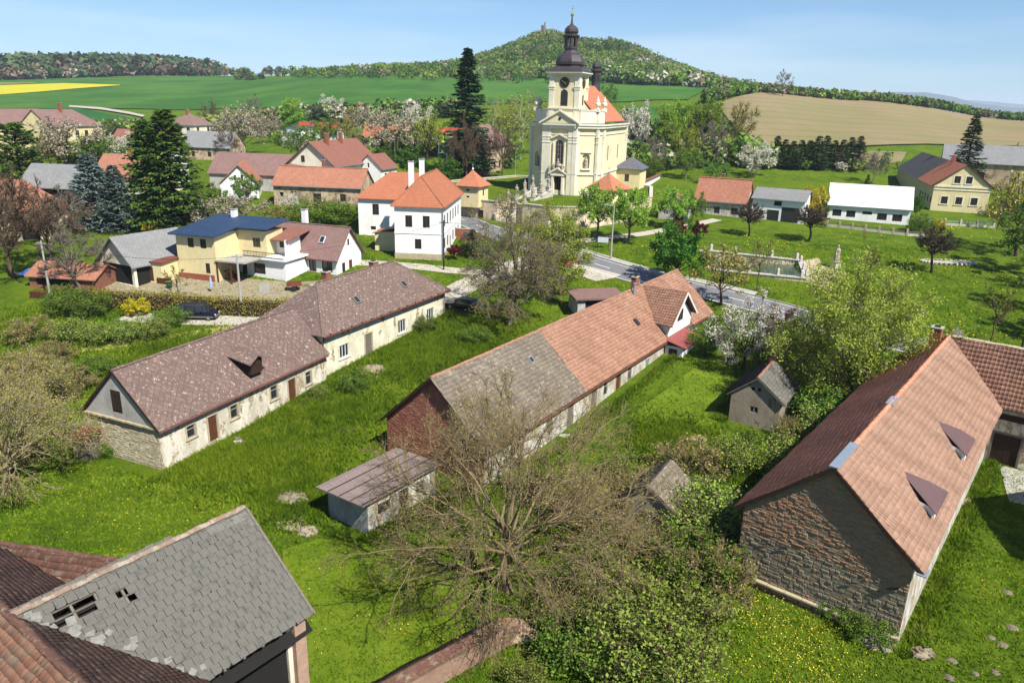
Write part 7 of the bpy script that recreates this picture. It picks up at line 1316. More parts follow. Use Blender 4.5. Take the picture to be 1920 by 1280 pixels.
proto('column', deciduous(20, 13, 2., .12, 20, 7, 6, 0, .16, (9, .3, .35), .14, .2, shape='column'), 'bark_grey', 'leaf_fresh')
proto('birch', deciduous(21, 12, 2.6, .2, 14, 6, 6, 0, .14, (4, .26, .2), .2, -.1, shape='column'), 'bark_birch', 'leaf_yellowgreen')
proto('globe', deciduous(22, 4.6, 1.8, .4, 22, 9, 8, 0, .14, (1, .1, .05), .1, .1, twig=.016), 'bark_dark', 'bud_tan')
proto('maroon', deciduous(23, 3., 1.3, .25, 12, 7, 6, 0, .1, (10, .2, .08), .12, .05), 'bark_dark', 'leaf_maroon')
proto('sapling', deciduous(24, 7, 1.9, .35, 9, 6, 6, 0, .09, (1, .2, .1), .15, .15, twig=.014), 'bark_brown', 'leaf_yellowgreen')
proto('shrub', deciduous(25, 2.6, 1.5, .03, 18, 6, 6, 0, .035, (6, .125, .2), .24, .22, twig=.012), 'bark_brown', 'leaf_shrub')
proto('shrub_green', deciduous(26, 2.4, 1.6, .03, 18, 6, 6, 0, .035, (8, .14, .2), .24, .16), 'bark_brown', 'leaf_green')
proto('shrub_bare', deciduous(27, 2.6, 1.8, .04, 14, 7, 7, 2, .05, (1, .12, .1), .22, .05, twig=.014), 'bark_twig', 'bud_olive')
proto('forsythia', deciduous(28, 2.2, 1.5, .04, 14, 6, 6, 0, .04, (9, .17, .1), .2, .1), 'bark_brown', 'forsythia')
proto('spruce', conifer(31, 14, 3.4, .28, 36, 9, 12, .62), 'bark_dark', 'needle_dark')
proto('spruce_b', conifer(32, 12, 2.5, .2, 30, 9, 11, .6, .02), 'bark_dark', 'needle_dark')
proto('spruce_tall', conifer(33, 26, 4.6, .34, 52, 11, 24, .85, .08, .35, .35, .75), 'bark_dark', 'needle_dark')
proto('spruce_blue', conifer(34, 11, 4.4, .12, 26, 12, 28, .6, .02, .25, .12, .7), 'bark_dark', 'needle_blue')
proto('fir_green', conifer(35, 15, 4.6, .3, 38, 12, 26, .72, .03, .3, .35, .6), 'bark_dark', 'needle_green')
proto('pine', conifer(36, 9, 4.6, .02, 15, 11, 24, .8, .12, .25, .3, .42), 'bark_dark', 'needle_green')
proto('young_spruce', conifer(37, 4., 1.6, .1, 16, 8, 10, .36, .02, .08), 'bark_dark', 'needle_dark')
BASEH = dict(linden=8, green=9, deep=9, bare=9, bare_brown=9, budding=9, yellowgreen=9, blossom=7, dusty=7, column=13, birch=12, globe=4.6, maroon=3, sapling=7, shrub=2.6, shrub_green=2.4, shrub_bare=2.6, forsythia=2.2, spruce=14, spruce_b=12, spruce_tall=26, spruce_blue=11, fir_green=15, pine=9, young_spruce=4.)
_tr = random.Random(77)
def plant(kind, pos, hgt, label, name=None, group=None, wid=1., rz=None):
    tm, cm = PROTO[kind]; k = hgt / BASEH[kind]; shrub = kind.startswith(('shrub', 'forsy')); t_ = thing(name or ('shrub' if shrub else 'tree'), label, 'shrub' if shrub else 'tree', tuple(pos), _tr.uniform(0, 6.28) if rz is None else rz, group, (k * wid, k * wid, k))
    obj('stems' if shrub else 'trunk', tm, t_, I4)
    if cm: obj('foliage' if shrub else 'crown', cm, t_, I4)
    return t_
# (kind, base u, base v, height m, width factor, name, label)
TREES = [
 ('spruce_blue', 182, 428, 12.5, 1., 'blue_spruce', 'broad blue-grey spruce, left of the twin spruces'), ('spruce_blue', 226, 432, 10.8, .9, 'blue_spruce', 'blue-grey spruce with branches to the ground, right of the twins'),
 ('fir_green', 288, 424, 17.5, 1., 'fir_tree', 'tall dark green fir behind the blue spruces'), ('fir_green', 330, 430, 19.5, 1.1, 'larch_tree', 'tall light green conifer right of the dark fir'), ('young_spruce', 325, 440, 5.5, 1.3, 'fir_tree', 'low green conifer under the tall fir'),
 ('pine', 42, 346, 13., 1., 'pine_tree', 'rounded dark green pine at the left edge'), ('spruce_tall', 876, 330, 31., 1.35, 'spruce_tree', 'very tall dark spruce left of the church'), ('spruce', 1818, 340, 18.5, 1.3, 'spruce_tree', 'dark spruce beside the yellow farmhouse roof'),
 ('young_spruce', 886, 482, 4.4, 1.1, 'spruce_tree', 'small dark spruce in front of the white house'), ('spruce_b', 686, 232, 8., 1., 'spruce_tree', 'small dark spruce in the gardens below the wheat field'), ('spruce_b', 696, 236, 6., 1., 'spruce_tree', 'shorter spruce right beside the garden spruce'),
 ('linden', 1118, 446, 8.2, 1., 'linden_tree', 'fresh green linden left of the lamp post'), ('linden', 1176, 456, 8.4, 1.05, 'linden_tree', 'yellow-green linden right of the lamp post'), ('linden', 1260, 428, 6.8, 1.05, 'linden_tree', 'leafy green tree in front of the cemetery cottage'), ('green', 1298, 420, 5.6, .9, 'garden_tree', 'green tree beside the low white cottage'),
 ('deep', 1268, 532, 8.6, 1., 'chestnut_tree', 'dense conical green chestnut behind the long house roof'), ('budding', 1352, 572, 7.6, 1.15, 'ash_tree', 'olive budding tree between the chestnut and the road'), ('sapling', 1418, 545, 7.2, .9, 'young_tree', 'slim young tree between the road and pond'),
 ('globe', 1404, 442, 5.2, 1.15, 'pollard_tree', 'bare round-headed tree in front of the low white cottage'), ('globe', 1515, 453, 5.8, 1.15, 'pollard_tree', 'bare round-headed tree in front of the grey garage'), ('globe', 1746, 511, 6.4, 1.05, 'pollard_tree', 'bare round-headed tree beside the flower bed'),
 ('maroon', 1266, 448, 3., 1.05, 'maroon_tree', 'left maroon-leaved small globe tree'), ('maroon', 1308, 450, 2.9, 1.0, 'maroon_tree', 'right maroon-leaved small globe tree'), ('maroon', 852, 486, 2.0, 1.1, 'maroon_shrub', 'maroon globe shrub at the white house corner'),
 ('sapling', 1857, 645, 7., 1., 'young_tree', 'thin young tree with spreading twigs at right edge'), ('sapling', 1618, 466, 3., .5, 'young_tree', 'staked sapling in the middle of the green'), ('bare_brown', 1630, 520, 4.4, .7, 'young_tree', 'reddish bare young tree behind the willow'),
 ('budding', 1905, 480, 13.5, .95, 'birch_tree', 'olive-green tall tree at the right edge, upper'), ('green', 1925, 515, 10.5, .9, 'birch_tree', 'leafy tree at the right edge behind the green'), ('yellowgreen', 1945, 585, 9.5, .9, 'birch_tree', 'half hidden tree at the right edge, lower'), ('budding', 1868, 432, 8., .6, 'birch_tree', 'olive tree right of the yellow farmhouse fence'),
 ('budding', 1975, 548, 9., .8, 'birch_tree', 'tree just beyond the right edge, shading the green'), ('green', 1990, 640, 9., .8, 'birch_tree', 'tree beyond the right edge below the others'), ('blossom', 1414, 332, 8.6, 1.1, 'cherry_tree', 'round white blossoming tree in front of the spruce row'), ('budding', 1385, 288, 15., .75, 'poplar_tree', 'olive-brown tree left of the ploughed field'), ('blossom', 1192, 292, 15., .65, 'cherry_tree', 'tall white blossoming tree right of the church'),
 ('column', 1240, 302, 17., 1.15, 'poplar_tree', 'leftmost tall yellow-green poplar right of the church'), ('column', 1268, 300, 18., 1.15, 'poplar_tree', 'second yellow-green poplar right of the church'), ('column', 1300, 300, 17., 1.2, 'poplar_tree', 'third yellow-green poplar, in the middle of the grove'), ('column', 1330, 300, 17.5, 1.15, 'poplar_tree', 'rightmost yellow-green poplar of the grove'), ('column', 1254, 312, 13., 1.3, 'poplar_tree', 'shorter poplar in front of the leftmost one'), ('yellowgreen', 1284, 318, 12., .8, 'willow_tree', 'yellow-green tree in front of the poplars'), ('column', 1315, 296, 15., 1.4, 'poplar_tree', 'poplar behind the rightmost one'), ('bare', 1333, 312, 13., .8, 'ash_tree', 'bare grey tree in front of the poplars'), ('bare', 1222, 325, 10., .8, 'ash_tree', 'bare tree below the leftmost poplar'),
 ('green', 1285, 335, 7.5, 1.1, 'garden_tree', 'green bushy tree under the poplars'), ('green', 1340, 345, 6., 1.2, 'garden_tree', 'low green tree behind the low white cottage'), ('shrub_green', 1215, 330, 5., 1.2, 'garden_shrub', 'light green bush right of the sacristy'), ('green', 1232, 318, 6., 1., 'garden_tree', 'green bushy tree between sacristy and poplars'),
 ('green', 1140, 205, 12., .8, 'roadside_tree', 'green tree behind the ridge turret of the church'), ('birch', 975, 300, 20., 1.3, 'birch_tree', 'tall pale birch left of the church tower'), ('birch', 1005, 290, 18., 1.2, 'birch_tree', 'birch touching the church left wall'), ('birch', 925, 290, 18., .9, 'birch_tree', 'slender birch right of the tall spruce'), ('budding', 950, 262, 12., 1., 'garden_tree', 'olive tree behind the derelict manor'),
 ('bare_brown', 940, 335, 13.5, .75, 'maple_tree', 'reddish bare tree in front of the derelict manor'), ('bare_brown', 872, 345, 14.5, .75, 'maple_tree', 'reddish bare tree under the tall spruce'), ('bare_brown', 905, 330, 10., .8, 'maple_tree', 'smaller bare tree between the two reddish trees'),
 ('yellowgreen', 802, 300, 14., .95, 'willow_tree', 'broad yellow-green tree behind the white house'), ('dusty', 738, 300, 13.5, 1., 'plum_tree', 'large dusty-white blossoming tree behind the brown roof'), ('dusty', 690, 262, 11., 1.1, 'plum_tree', 'white blossoming tree left of the dusty one'), ('blossom', 776, 262, 12., 1., 'plum_tree', 'white blossoming tree behind the yellow-green one'), ('deep', 770, 330, 7., 1.3, 'garden_tree', 'dark green bushes behind the white house chimneys'), ('deep', 835, 350, 6.5, 1.3, 'garden_tree', 'dark green bush left of the corner chapel'), ('deep', 725, 318, 6., 1.2, 'garden_tree', 'dark bushes behind the annex'),
 ('dusty', 455, 290, 14., 1., 'apple_tree', 'big dusty brown blossoming tree in the upper orchard'), ('dusty', 505, 268, 9., 1.1, 'apple_tree', 'pale blossoming tree in front of the flat-roofed house'), ('column', 550, 250, 14., 1.6, 'poplar_tree', 'round-topped green tree below the wheat field'), ('bare', 478, 236, 13., .7, 'ash_tree', 'bare thin tree above the orchard'), ('bare_brown', 398, 250, 13., .9, 'ash_tree', 'grey-brown bare tree right of the villa'), ('blossom', 618, 232, 11., 1., 'plum_tree', 'white blossom tree right of the red-roofed house'), ('green', 560, 300, 9., 1.5, 'garden_tree', 'green garden bushes left of the brown-roofed house'), ('green', 610, 270, 8., 1.3, 'garden_tree', 'green trees above the brown-roofed house'), ('budding', 650, 268, 8., 1.2, 'garden_tree', 'olive bushes right of the brown-roofed house ridge'), ('budding', 660, 240, 8., 1., 'garden_tree', 'olive tree beside the small dark spruces'),
 ('dusty', 130, 320, 12., 1.3, 'apple_tree', 'dusty blossoming tree in front of the yellow school'), ('blossom', 232, 312, 8., 1.1, 'apple_tree', 'white blossoming tree behind the hay barn'), ('green', 178, 318, 8., 1.5, 'garden_tree', 'green bushes behind the hay barn'), ('budding', 100, 322, 8.5, 1.2, 'garden_tree', 'olive bush between pine and blossom'), ('green', 215, 258, 7., 1.2, 'garden_tree', 'green garden tree right of the school'), ('bare', 165, 262, 9., .8, 'ash_tree', 'thin bare tree at the school corner'), ('bare_brown', 285, 268, 7., 1., 'garden_tree', 'brown bare bush below the field track'),
 ('dusty', 395, 428, 5., 1.7, 'fruit_tree', 'low blossoming fruit bush left above the navy roof'), ('dusty', 455, 420, 4.6, 1.7, 'fruit_tree', 'low blossoming fruit bush in the garden above the navy roof'), ('budding', 520, 425, 3.5, 1.9, 'fruit_tree', 'olive low bushes in the garden behind the white chimney'), ('shrub_green', 600, 420, 3.6, 2., 'garden_shrub', 'green bushes along the garden below the worn house'), ('green', 462, 378, 5.2, 1.2, 'garden_tree', 'bright green tree beside the white gable house'), ('blossom', 545, 398, 3.4, 1.1, 'fruit_tree', 'small white blossom bush at the worn house wall'), ('shrub_green', 640, 415, 3., 1.8, 'garden_shrub', 'green bush at the right end of the worn house garden'), ('green', 395, 405, 5.5, 1.3, 'garden_tree', 'green bush between fir and white gable house'), ('bare_brown', 430, 300, 9., 1., 'garden_tree', 'brown tree beside the grey roofed cottage'),
 ('bare_brown', 95, 508, 11.5, 1.3, 'fruit_tree', 'old bare fruit tree over the low shed, left of the pole'), ('bare_brown', 30, 520, 13.5, 1.2, 'fruit_tree', 'tall bare tree at the left edge above the sheds'), ('bare', 150, 545, 8., 1.2, 'fruit_tree', 'bare grey fruit tree before the open shed'), ('bare_brown', 10, 470, 11., 1.2, 'fruit_tree', 'pinkish bare tree in front of the red tile barn'), ('bare', 120, 455, 8., 1.2, 'fruit_tree', 'grey bare tree in front of the tool shed'), ('sapling', 335, 560, 4.2, 1.4, 'fruit_tree', 'small budding fruit tree in the farm yard'),
 ('shrub', 290, 402, 3., 1.2, 'garden_shrub', 'green shrub at the foot of the tall fir'), ('forsythia', 290, 440, 1.8, 1.2, 'forsythia_bush', 'yellow forsythia beside the open shed roof'), ('forsythia', 258, 590, 1.7, 1.2, 'forsythia_bush', 'yellow forsythia between hedge and low bushes'), ('forsythia', 1523, 410, 5.4, .55, 'forsythia_bush', 'tall yellow forsythia between garage and white hall'), ('forsythia', 1757, 436, 2.2, .7, 'forsythia_bush', 'yellow bush at the end of the hall fence'), ('deep', 1540, 412, 4., .7, 'thuja', 'dark green thuja beside the yellow forsythia'), ('shrub_green', 1722, 436, 3., 1., 'garden_shrub', 'rounded green shrub right of the white hall'), ('deep', 1716, 408, 4.4, .7, 'garden_tree', 'dark tree between hall and yellow farmhouse'), ('bare', 1635, 345, 8.4, .9, 'fruit_tree', 'dark gnarled bare fruit tree behind the white hall'), ('bare_brown', 1895, 350, 10., .9, 'fruit_tree', 'bare brown tree before the big grey barn'), ('young_spruce', 1625, 352, 3.4, .8, 'thuja', 'small green thuja by the gnarled fruit tree'), ('shrub_green', 1890, 408, 3.4, 1.4, 'garden_shrub', 'green shrubs right of the yellow farmhouse'),
]
for k, u, v, hh, w, nm, lb in TREES: plant(k, at(u, v) if nm != 'spruce_tree' or u != 1818 else (108.6, 184, 9.), hh, lb, nm, None, w)
# the row of dark spruces behind the green
spn = ['leftmost', 'second', 'third', 'fourth', 'fifth', 'sixth', 'seventh', 'eighth', 'ninth', 'tenth', 'rightmost']
for i in range(11):
    u = 1452 + i * 15.4; kd = 'spruce_b' if i != 4 else 'fir_green'; plant(kd, at(u, 313 + (i % 3) * 2), 8.2 + _tr.uniform(-.8, 1.2), f'{spn[i]} spruce from the left in the dark spruce row' if i not in (0, 10) else f'{spn[i]} spruce of the dark spruce row', 'spruce_tree', 'row of dark spruces', 2.1 if i != 4 else 1.3)

# ---- big individual trees in the foreground
def big(name, label, pos, gen, bark, leafm, rz=0., cat='tree', crown='crown'):
    t_ = thing(name, label, cat, pos, rz); br, lf = gen; obj('trunk', np_mesh('trunk', *br, MATS[bark]), t_, I4)
    if lf is not None: obj(crown, np_mesh(crown, *lf, MATS[leafm]), t_, I4)
    return t_
big('walnut_tree', 'huge spreading leafless walnut tree in the centre foreground', at(955, 1110), deciduous(101, 10.4, 7.8, .14, 22, 8, 7, 5, .22, (2, .085, .2), .26, .02, twig=.011), 'bark_twig', 'bud_olive')
big('walnut_tree', 'leafless walnut crown left behind the outbuilding and gable', at(955, 930), deciduous(102, 8.6, 4.4, .15, 10, 6, 7, 3, .16, (1, .12, .12), .22, .06, twig=.012), 'bark_twig', 'bud_olive', 1.)
big('walnut_tree', 'leafless pale tree at the left edge beside the farmhouse', at(10, 925), deciduous(103, 8.5, 5.6, .12, 14, 9, 7, 4, .22, (3, .12, .16), .24, .0, twig=.0135), 'bark_pale', 'bud_olive', 2.)
big('walnut_tree', 'low leafless thicket tree at the left edge above the farmhouse', at(20, 790), deciduous(104, 5.6, 5., .06, 14, 8, 7, 3, .16, (4, .13, .18), .24, .0, twig=.014), 'bark_pale', 'bud_olive', .5)
big('budding_tree', 'large budding tree with drooping twigs behind the two farm roofs', at(955, 612), deciduous(105, 14.6, 5.6, .1, 22, 8, 7, 4, .26, (3, .16, .18), .24, -.06, twig=.015), 'bark_grey', 'bud_olive', 0.)
big('yellow_green_tree', 'yellow-green leafing half of the tree beside the bus shelter', at(1035, 562), deciduous(106, 12.2, 4.2, .12, 18, 8, 7, 3, .22, (9, .2, .2), .2, -.02, twig=.016), 'bark_grey', 'leaf_yellowgreen', 1.)
big('willow_tree', 'big yellow-green willow above the garden shed', at(1585, 765), deciduous(107, 12.6, 6.3, .04, 24, 9, 8, 3, .26, (10, .2, .22), .18, .06, twig=.014), 'bark_pale', 'leaf_yellowgreen', 0.)
big('green_bush_tree', 'dark green leafy thicket under the willow', at(1640, 775), deciduous(108, 5.2, 4.2, .04, 16, 8, 7, 0, .14, (9, .24, .18), .2, .05), 'bark_brown', 'leaf_green', 2.)
big('blossom_tree', 'white blossoming tree between long house and willow', at(1392, 690), deciduous(109, 7.4, 3.5, .1, 15, 8, 7, 0, .14, (10, .17, .14), .2, .08), 'bark_dark', 'blossom_white', 0.)
big('plum_tree', 'dark purple-leaved bush right of the blossoming tree', at(1452, 668), deciduous(110, 5.4, 2.1, .08, 13, 7, 6, 0, .1, (7, .2, .14), .2, .08), 'bark_dark', 'leaf_maroon', 1.)
# thicket shrubs, named by where they stand
SHR = [('shrub', 1370, 885, 2.8, 1.2, 'leafy green shrub in front of the garden shed'), ('shrub_bare', 1290, 900, 3., 1.3, 'twiggy shrub left below the garden shed'), ('shrub_bare', 1480, 830, 2.2, .9, 'bare twiggy shrub against the garden shed right wall'), ('shrub', 1250, 985, 2.4, 1.2, 'green shrub right of the walnut trunk'), ('shrub', 1330, 1010, 3.6, 1.3, 'tall green shrub before the stone barn left corner'), ('shrub_bare', 1375, 1040, 2.8, .9, 'bare twiggy shrub at the stone barn corner'), ('shrub_bare', 1220, 1075, 2.6, 1.2, 'twiggy shrub below the walnut on the right'), ('shrub_green', 1300, 1105, 3., 1.3, 'dense green shrub in front of the stone gable left end'), ('shrub_bare', 1345, 1130, 3.2, .9, 'bare grey shrub left of the dandelion meadow'), ('shrub', 1130, 1150, 3.4, 1.4, 'broad green shrub under the walnut, right of the broken wall'), ('shrub', 1210, 1180, 2.4, 1.2, 'pale green shrub at the lower middle'), ('shrub', 1280, 1215, 3.2, 1.3, 'pale green shrub left of the dandelion patch'), ('shrub', 1180, 1260, 3.4, 1.4, 'large pale green shrub at the bottom edge'), ('shrub', 1260, 1290, 3., 1.3, 'pale green shrub at the bottom edge, right one'), ('shrub_green', 1075, 1245, 2.4, 1.2, 'dark green shrub by the garden wall'), ('shrub', 985, 1300, 1.6, 1.2, 'green shrub at the bottom edge near the garden wall'), ('shrub_green', 1395, 845, 1.8, .9, 'small green bush below the shed window'), ('shrub', 1480, 900, 3.2, 1.4, 'green shrub along the shaded barn side'), ('shrub', 1545, 830, 3.2, 1.3, 'green shrub between shed and barn roof'), ('shrub_green', 1560, 800, 3.4, 1.3, 'leafy shrub under the willow near the barn'),
 ('shrub_green', 662, 735, 2., 1.1, 'round green bush in front of the farmhouse wall'), ('shrub', 600, 745, 1.2, 1.2, 'low weeds at the farmhouse downpipe'), ('shrub_bare', 1185, 960, 2.6, 1.4, 'twiggy thicket around the ruined hut'), ('shrub_bare', 1110, 1010, 2.8, 1.4, 'twiggy thicket under the walnut crown'), ('shrub_bare', 1050, 950, 2.6, 1.4, 'twiggy thicket left of the ruined hut'), ('shrub', 1040, 1180, 1.8, 1.2, 'green scrub at the broken wall end'), ('shrub', 1160, 905, 2.2, 1.3, 'green scrub behind the ruined hut'), ('shrub_green', 1625, 1190, 1.3, 1.5, 'low dark nettles at the stone gable foot'), ('shrub_green', 1560, 1150, 1., 1.4, 'low weeds along the stone ledge'),
 ('shrub', 140, 640, 2.4, 1.5, 'leftmost low bush of the garden border'), ('shrub', 190, 646, 2.2, 1.5, 'second low bush of the garden border'), ('shrub', 240, 640, 2.2, 1.5, 'third low bush of the garden border'), ('shrub', 290, 634, 2.2, 1.5, 'fourth low bush of the garden border'), ('shrub_green', 318, 612, 2., 1.3, 'green bush just left of the parked van'), ('shrub_green', 170, 592, 2.8, 1.3, 'dark green bush at the hedge end'), ('shrub_green', 125, 590, 3., 1.1, 'dark green bush below the grey pole'), ('shrub_bare', 60, 640, 2.4, 1.6, 'dry twiggy scrub at the left edge'), ('shrub_bare', 100, 680, 2., 1.6, 'dry twiggy scrub below the garden border'), ('shrub_bare', 40, 720, 2.6, 1.6, 'dry scrub left of the mown path'), ('shrub_bare', 130, 740, 2.4, 1.4, 'dry scrub beside the farmhouse gable'), ('shrub_bare', 20, 870, 2.4, 1.5, 'dry scrub under the left walnut'), ('shrub_green', 205, 855, 1., .9, 'weeds at the farmhouse gable foot'), ('shrub_green', 180, 700, 1.4, 2., 'green weeds behind the farmhouse ridge'),
 ('shrub_green', 800, 620, 1.5, 1.4, 'shaded weeds at the farmhouse far corner'), ('shrub_green', 890, 640, 1.6, 1.5, 'shaded undergrowth under the budding tree'), ('shrub', 1440, 700, 3., 1.2, 'green shrub beneath the purple bush'), ('shrub_green', 1320, 660, 2.2, 1.2, 'green shrub at the long house porch corner'), ('shrub', 960, 470, 3., 1.2, 'green shrub at the foot of the churchyard wall'), ('shrub_green', 875, 472, 1.8, 1.1, 'light shrub beside the small spruce')]
for k, u, v, hh, w, lb in SHR: plant(k, at(u, v), hh, lb, None, None, w)
# clipped hedge
def hedge(name, label, pts, wdt, hgt, mat, dens=150, leaf=.16, seed=5):
    rg = np.random.default_rng(seed); p0 = pts[0]; t_ = thing(name, label, 'hedge', (*p0, h(*p0))); C = []; core = MB()
    for a, b in zip(pts, pts[1:]):
        a, b = np.array(a), np.array(b); d = np.linalg.norm(b - a); n = int(dens * d); f = rg.uniform(0, 1, n); e = (b - a) / d; nn_ = np.array([-e[1], e[0]]); q = rg.uniform(0, 2 * hgt + wdt, n); sd_ = np.where(q < hgt, -wdt / 2, np.where(q > hgt + wdt, wdt / 2, q - hgt - wdt / 2)); zz = np.where(q < hgt, q, np.where(q > hgt + wdt, q - hgt - wdt, hgt)); bulge = .12 * np.sin(f * d * 1.3) + rg.normal(0, .09, n); xy = a + (b - a) * f[:, None] + nn_ * (sd_ * (1 + bulge * .5))[:, None]; C.append(np.c_[xy, hz(xy[:, 0], xy[:, 1]) + zz + bulge * .6 * (zz > hgt * .5)]); an = math.atan2(e[1], e[0]); ns = max(1, int(d / 2))
        for k in range(ns): m_ = a + (b - a) * ((k + .5) / ns); core.box((*m_, h(*m_) + hgt * .46), (d / ns, wdt * .82, hgt * .9), an)
    M_ = Matrix.Translation((-p0[0], -p0[1], -h(*p0))); obj('foliage', np_mesh('foliage', *leaves(rg, np.concatenate(C), leaf, .7), MATS[mat]), t_, M_); obj('dark_core', core.mesh('dark_core', MATS['bark_dark']), t_, M_)  # solid dark boxes stand in for the shaded inside of the hedge
hedge('clipped_hedge', 'long clipped bronze-green hedge along the farm yard', [P2(172, 572), P2(340, 582), P2(450, 590), P2(545, 592)], 1.6, 1.9, 'hedge_bronze', 240, .2)
# ---- distant woodland: one mass each
m_tint('woodland', .3)
def woodland(name, label_mat, pts, hts, tints, leafn, rx=.42, sz=.24, seed=1):
    """pts (N,3) tree feet; each tree is a loose ball of leaf-clump faces over a short stem"""
    rg = np.random.default_rng(seed); N = len(pts); d = nrm(rg.normal(size=(N, leafn, 3))); r_ = rg.uniform(.55, 1.08, (N, leafn, 1)); H_ = hts[:, None, None]; C = pts[:, None] + np.array([0, 0, .58]) * H_ + d * r_ * H_ * np.array([rx, rx, .46]); C = C.reshape(-1, 3); n = len(C)
    nl_ = nrm(d.reshape(-1, 3) * .9 + rg.normal(0, .6, (n, 3)) + np.array([0, 0, .3])); a = nrm(np.cross(nl_, rg.normal(size=(n, 3)))); b = np.cross(nl_, a); s = (hts[:, None] * sz).repeat(leafn, 1).reshape(-1, 1) * rg.uniform(.6, 1.3, (n, 1)); V = np.stack([C - a * s * .6, C - b * s * .5, C + a * s * .6, C + b * s * .5], 1).reshape(-1, 3); tn = np.repeat(tints, leafn * 4, axis=0)
    o = obj(name, np_mesh(name, V, np.arange(len(V)).reshape(-1, 4), MATS['woodland'], False, tn)); o['kind'] = 'stuff'; return o
def tints(rg, N, cols, w): k = rg.choice(len(cols), N, p=np.array(w) / sum(w)); return np.array(cols)[k] * rg.uniform(.8, 1.2, (N, 1))
WC_ = [S(88, 120, 48, .7), S(108, 136, 58, .72), S(72, 100, 48, .65), S(124, 112, 84, .6), S(190, 184, 164, .6), S(58, 74, 46, .6), S(134, 148, 74, .7)]
rg = np.random.default_rng(21)
# wooded hill with the ruin
N = 8000; th = rg.uniform(0, 6.283, N); rr = 250 * np.sqrt(rg.uniform(0, 1, N)); X = 40 + rr * np.cos(th) * 1.08; Y = 830 + rr * np.sin(th) * 1.0; k = (Y < 850) & (Y > 560) & ((rr < 215) | (rg.uniform(0, 1, N) < .3)); X, Y = X[k], Y[k]; Z = hz(X, Y)
up_ = np.clip((Z - 52) / 50, 0, 1); _f = np.sin(X * .047 + 1.) * np.sin(Y * .041 + X * .02) + .6 * np.sin(X * .11 - Y * .083 + 2.) + rg.normal(0, .35, len(X)); _pal = np.array([S(66, 92, 44, .58), S(84, 112, 48, .62), S(104, 130, 56, .66), S(126, 142, 68, .66)]); _i = np.clip((_f + 1.3) / 2.6 * 3, 0, 2.999); _k = _i.astype(int); _w = (_i - _k)[:, None]; tt = _pal[_k] * (1 - _w) + _pal[_k + 1] * _w; _wh = (np.sin(X * .09 + 4) * np.sin(Y * .07 + 1) > .72) & (rg.uniform(0, 1, len(X)) < .2); tt[_wh] = S(186, 182, 164, .6); br_ = (rg.uniform(0, 1, len(X)) < .08 + .3 * up_)[:, None]; tt = np.where(br_, np.array(S(126, 116, 88, .6)) * rg.uniform(.8, 1.2, (len(X), 1)), tt); bl = (rg.uniform(0, 1, len(X)) < .09 * (X > 130) * (Z < 62))[:, None]; tt = np.where(bl, np.array(S(190, 186, 168, .6)), tt)
woodland('hill_woodland', '', np.c_[X, Y, Z], rg.uniform(5., 9., len(X)), tt, 44, .62, .2, 31)
def strip(name, uv, n, hmin, hmax, depth, cols, w, seed, leafn=36, rx=.5, sz=.26):
    rg = np.random.default_rng(seed); P = np.array([at(*q)[:2] for q in uv]); d = np.r_[0, np.cumsum(np.linalg.norm(np.diff(P, axis=0), axis=1))]; q = rg.uniform(0, d[-1], n); x = np.interp(q, d, P[:, 0]); y = np.interp(q, d, P[:, 1]) + rg.uniform(0, depth, n); return woodland(name, '', np.c_[x, y, hz(x, y)], rg.uniform(hmin, hmax, n), tints(rg, n, cols, w), leafn, rx, sz, seed)
FO = [S(70, 88, 60, .62), S(80, 98, 62, .7), S(122, 108, 88, .65), S(146, 130, 112, .66), S(196, 188, 174, .65)]
strip('far_forest', [(-120, 152), (0, 151), (120, 147), (230, 143), (300, 141)], 1600, 13, 22, 160, FO, [6, 3, 1.2, .3, 0], 41, 40, .42); strip('forest_edge', [(-120, 153), (0, 152), (150, 147), (260, 142), (370, 139)], 700, 8, 15, 60, FO, [1.5, 1.5, 3, 1.5, .4], 42, 40, .45); strip('far_forest_low', [(230, 140), (300, 138), (370, 136)], 420, 11, 17, 90, FO, [4, 3, 1.5, .5, .1], 43, 36, .34)
strip('skyline_trees', [(350, 141), (430, 140), (520, 139), (600, 139)], 60, 5, 11, 70, WC_, [2, 1, 2, 3, .4, 2, .5], 44, 44, .42); strip('field_hedgerow', [(520, 145), (600, 141), (700, 139), (800, 140), (900, 146), (960, 148)], 300, 4, 8, 60, WC_, [3, 2, 3, 3, 1.4, 1.4, 1], 45, 40, .48); strip('hill_foot_hedge', [(1000, 149), (1080, 150), (1150, 157), (1220, 162), (1300, 166), (1360, 168)], 520, 6, 10, 45, WC_, [4, 3, 3, 1.5, 2.2, .8, 1.5], 46, 40, .5)
strip('ridge_hedgerow', [(1345, 190), (1400, 177), (1500, 182), (1600, 190), (1700, 199), (1800, 212), (1930, 228)], 700, 3., 5.6, 10, WC_, [4, 2, 4, 2, .5, 1, 1], 47, 40, .6); strip('track_hedge', [(1330, 196), (1345, 188), (1362, 180)], 70, 4, 7, 12, WC_, [3, 2, 2, 3, 1.5, .5, 1], 48, 40, .55); strip('field_copse', [(440, 152), (470, 152), (490, 150)], 26, 5, 8, 15, WC_, [2, 1, 4, 2, .4, 1, 0], 49, 40, .5)
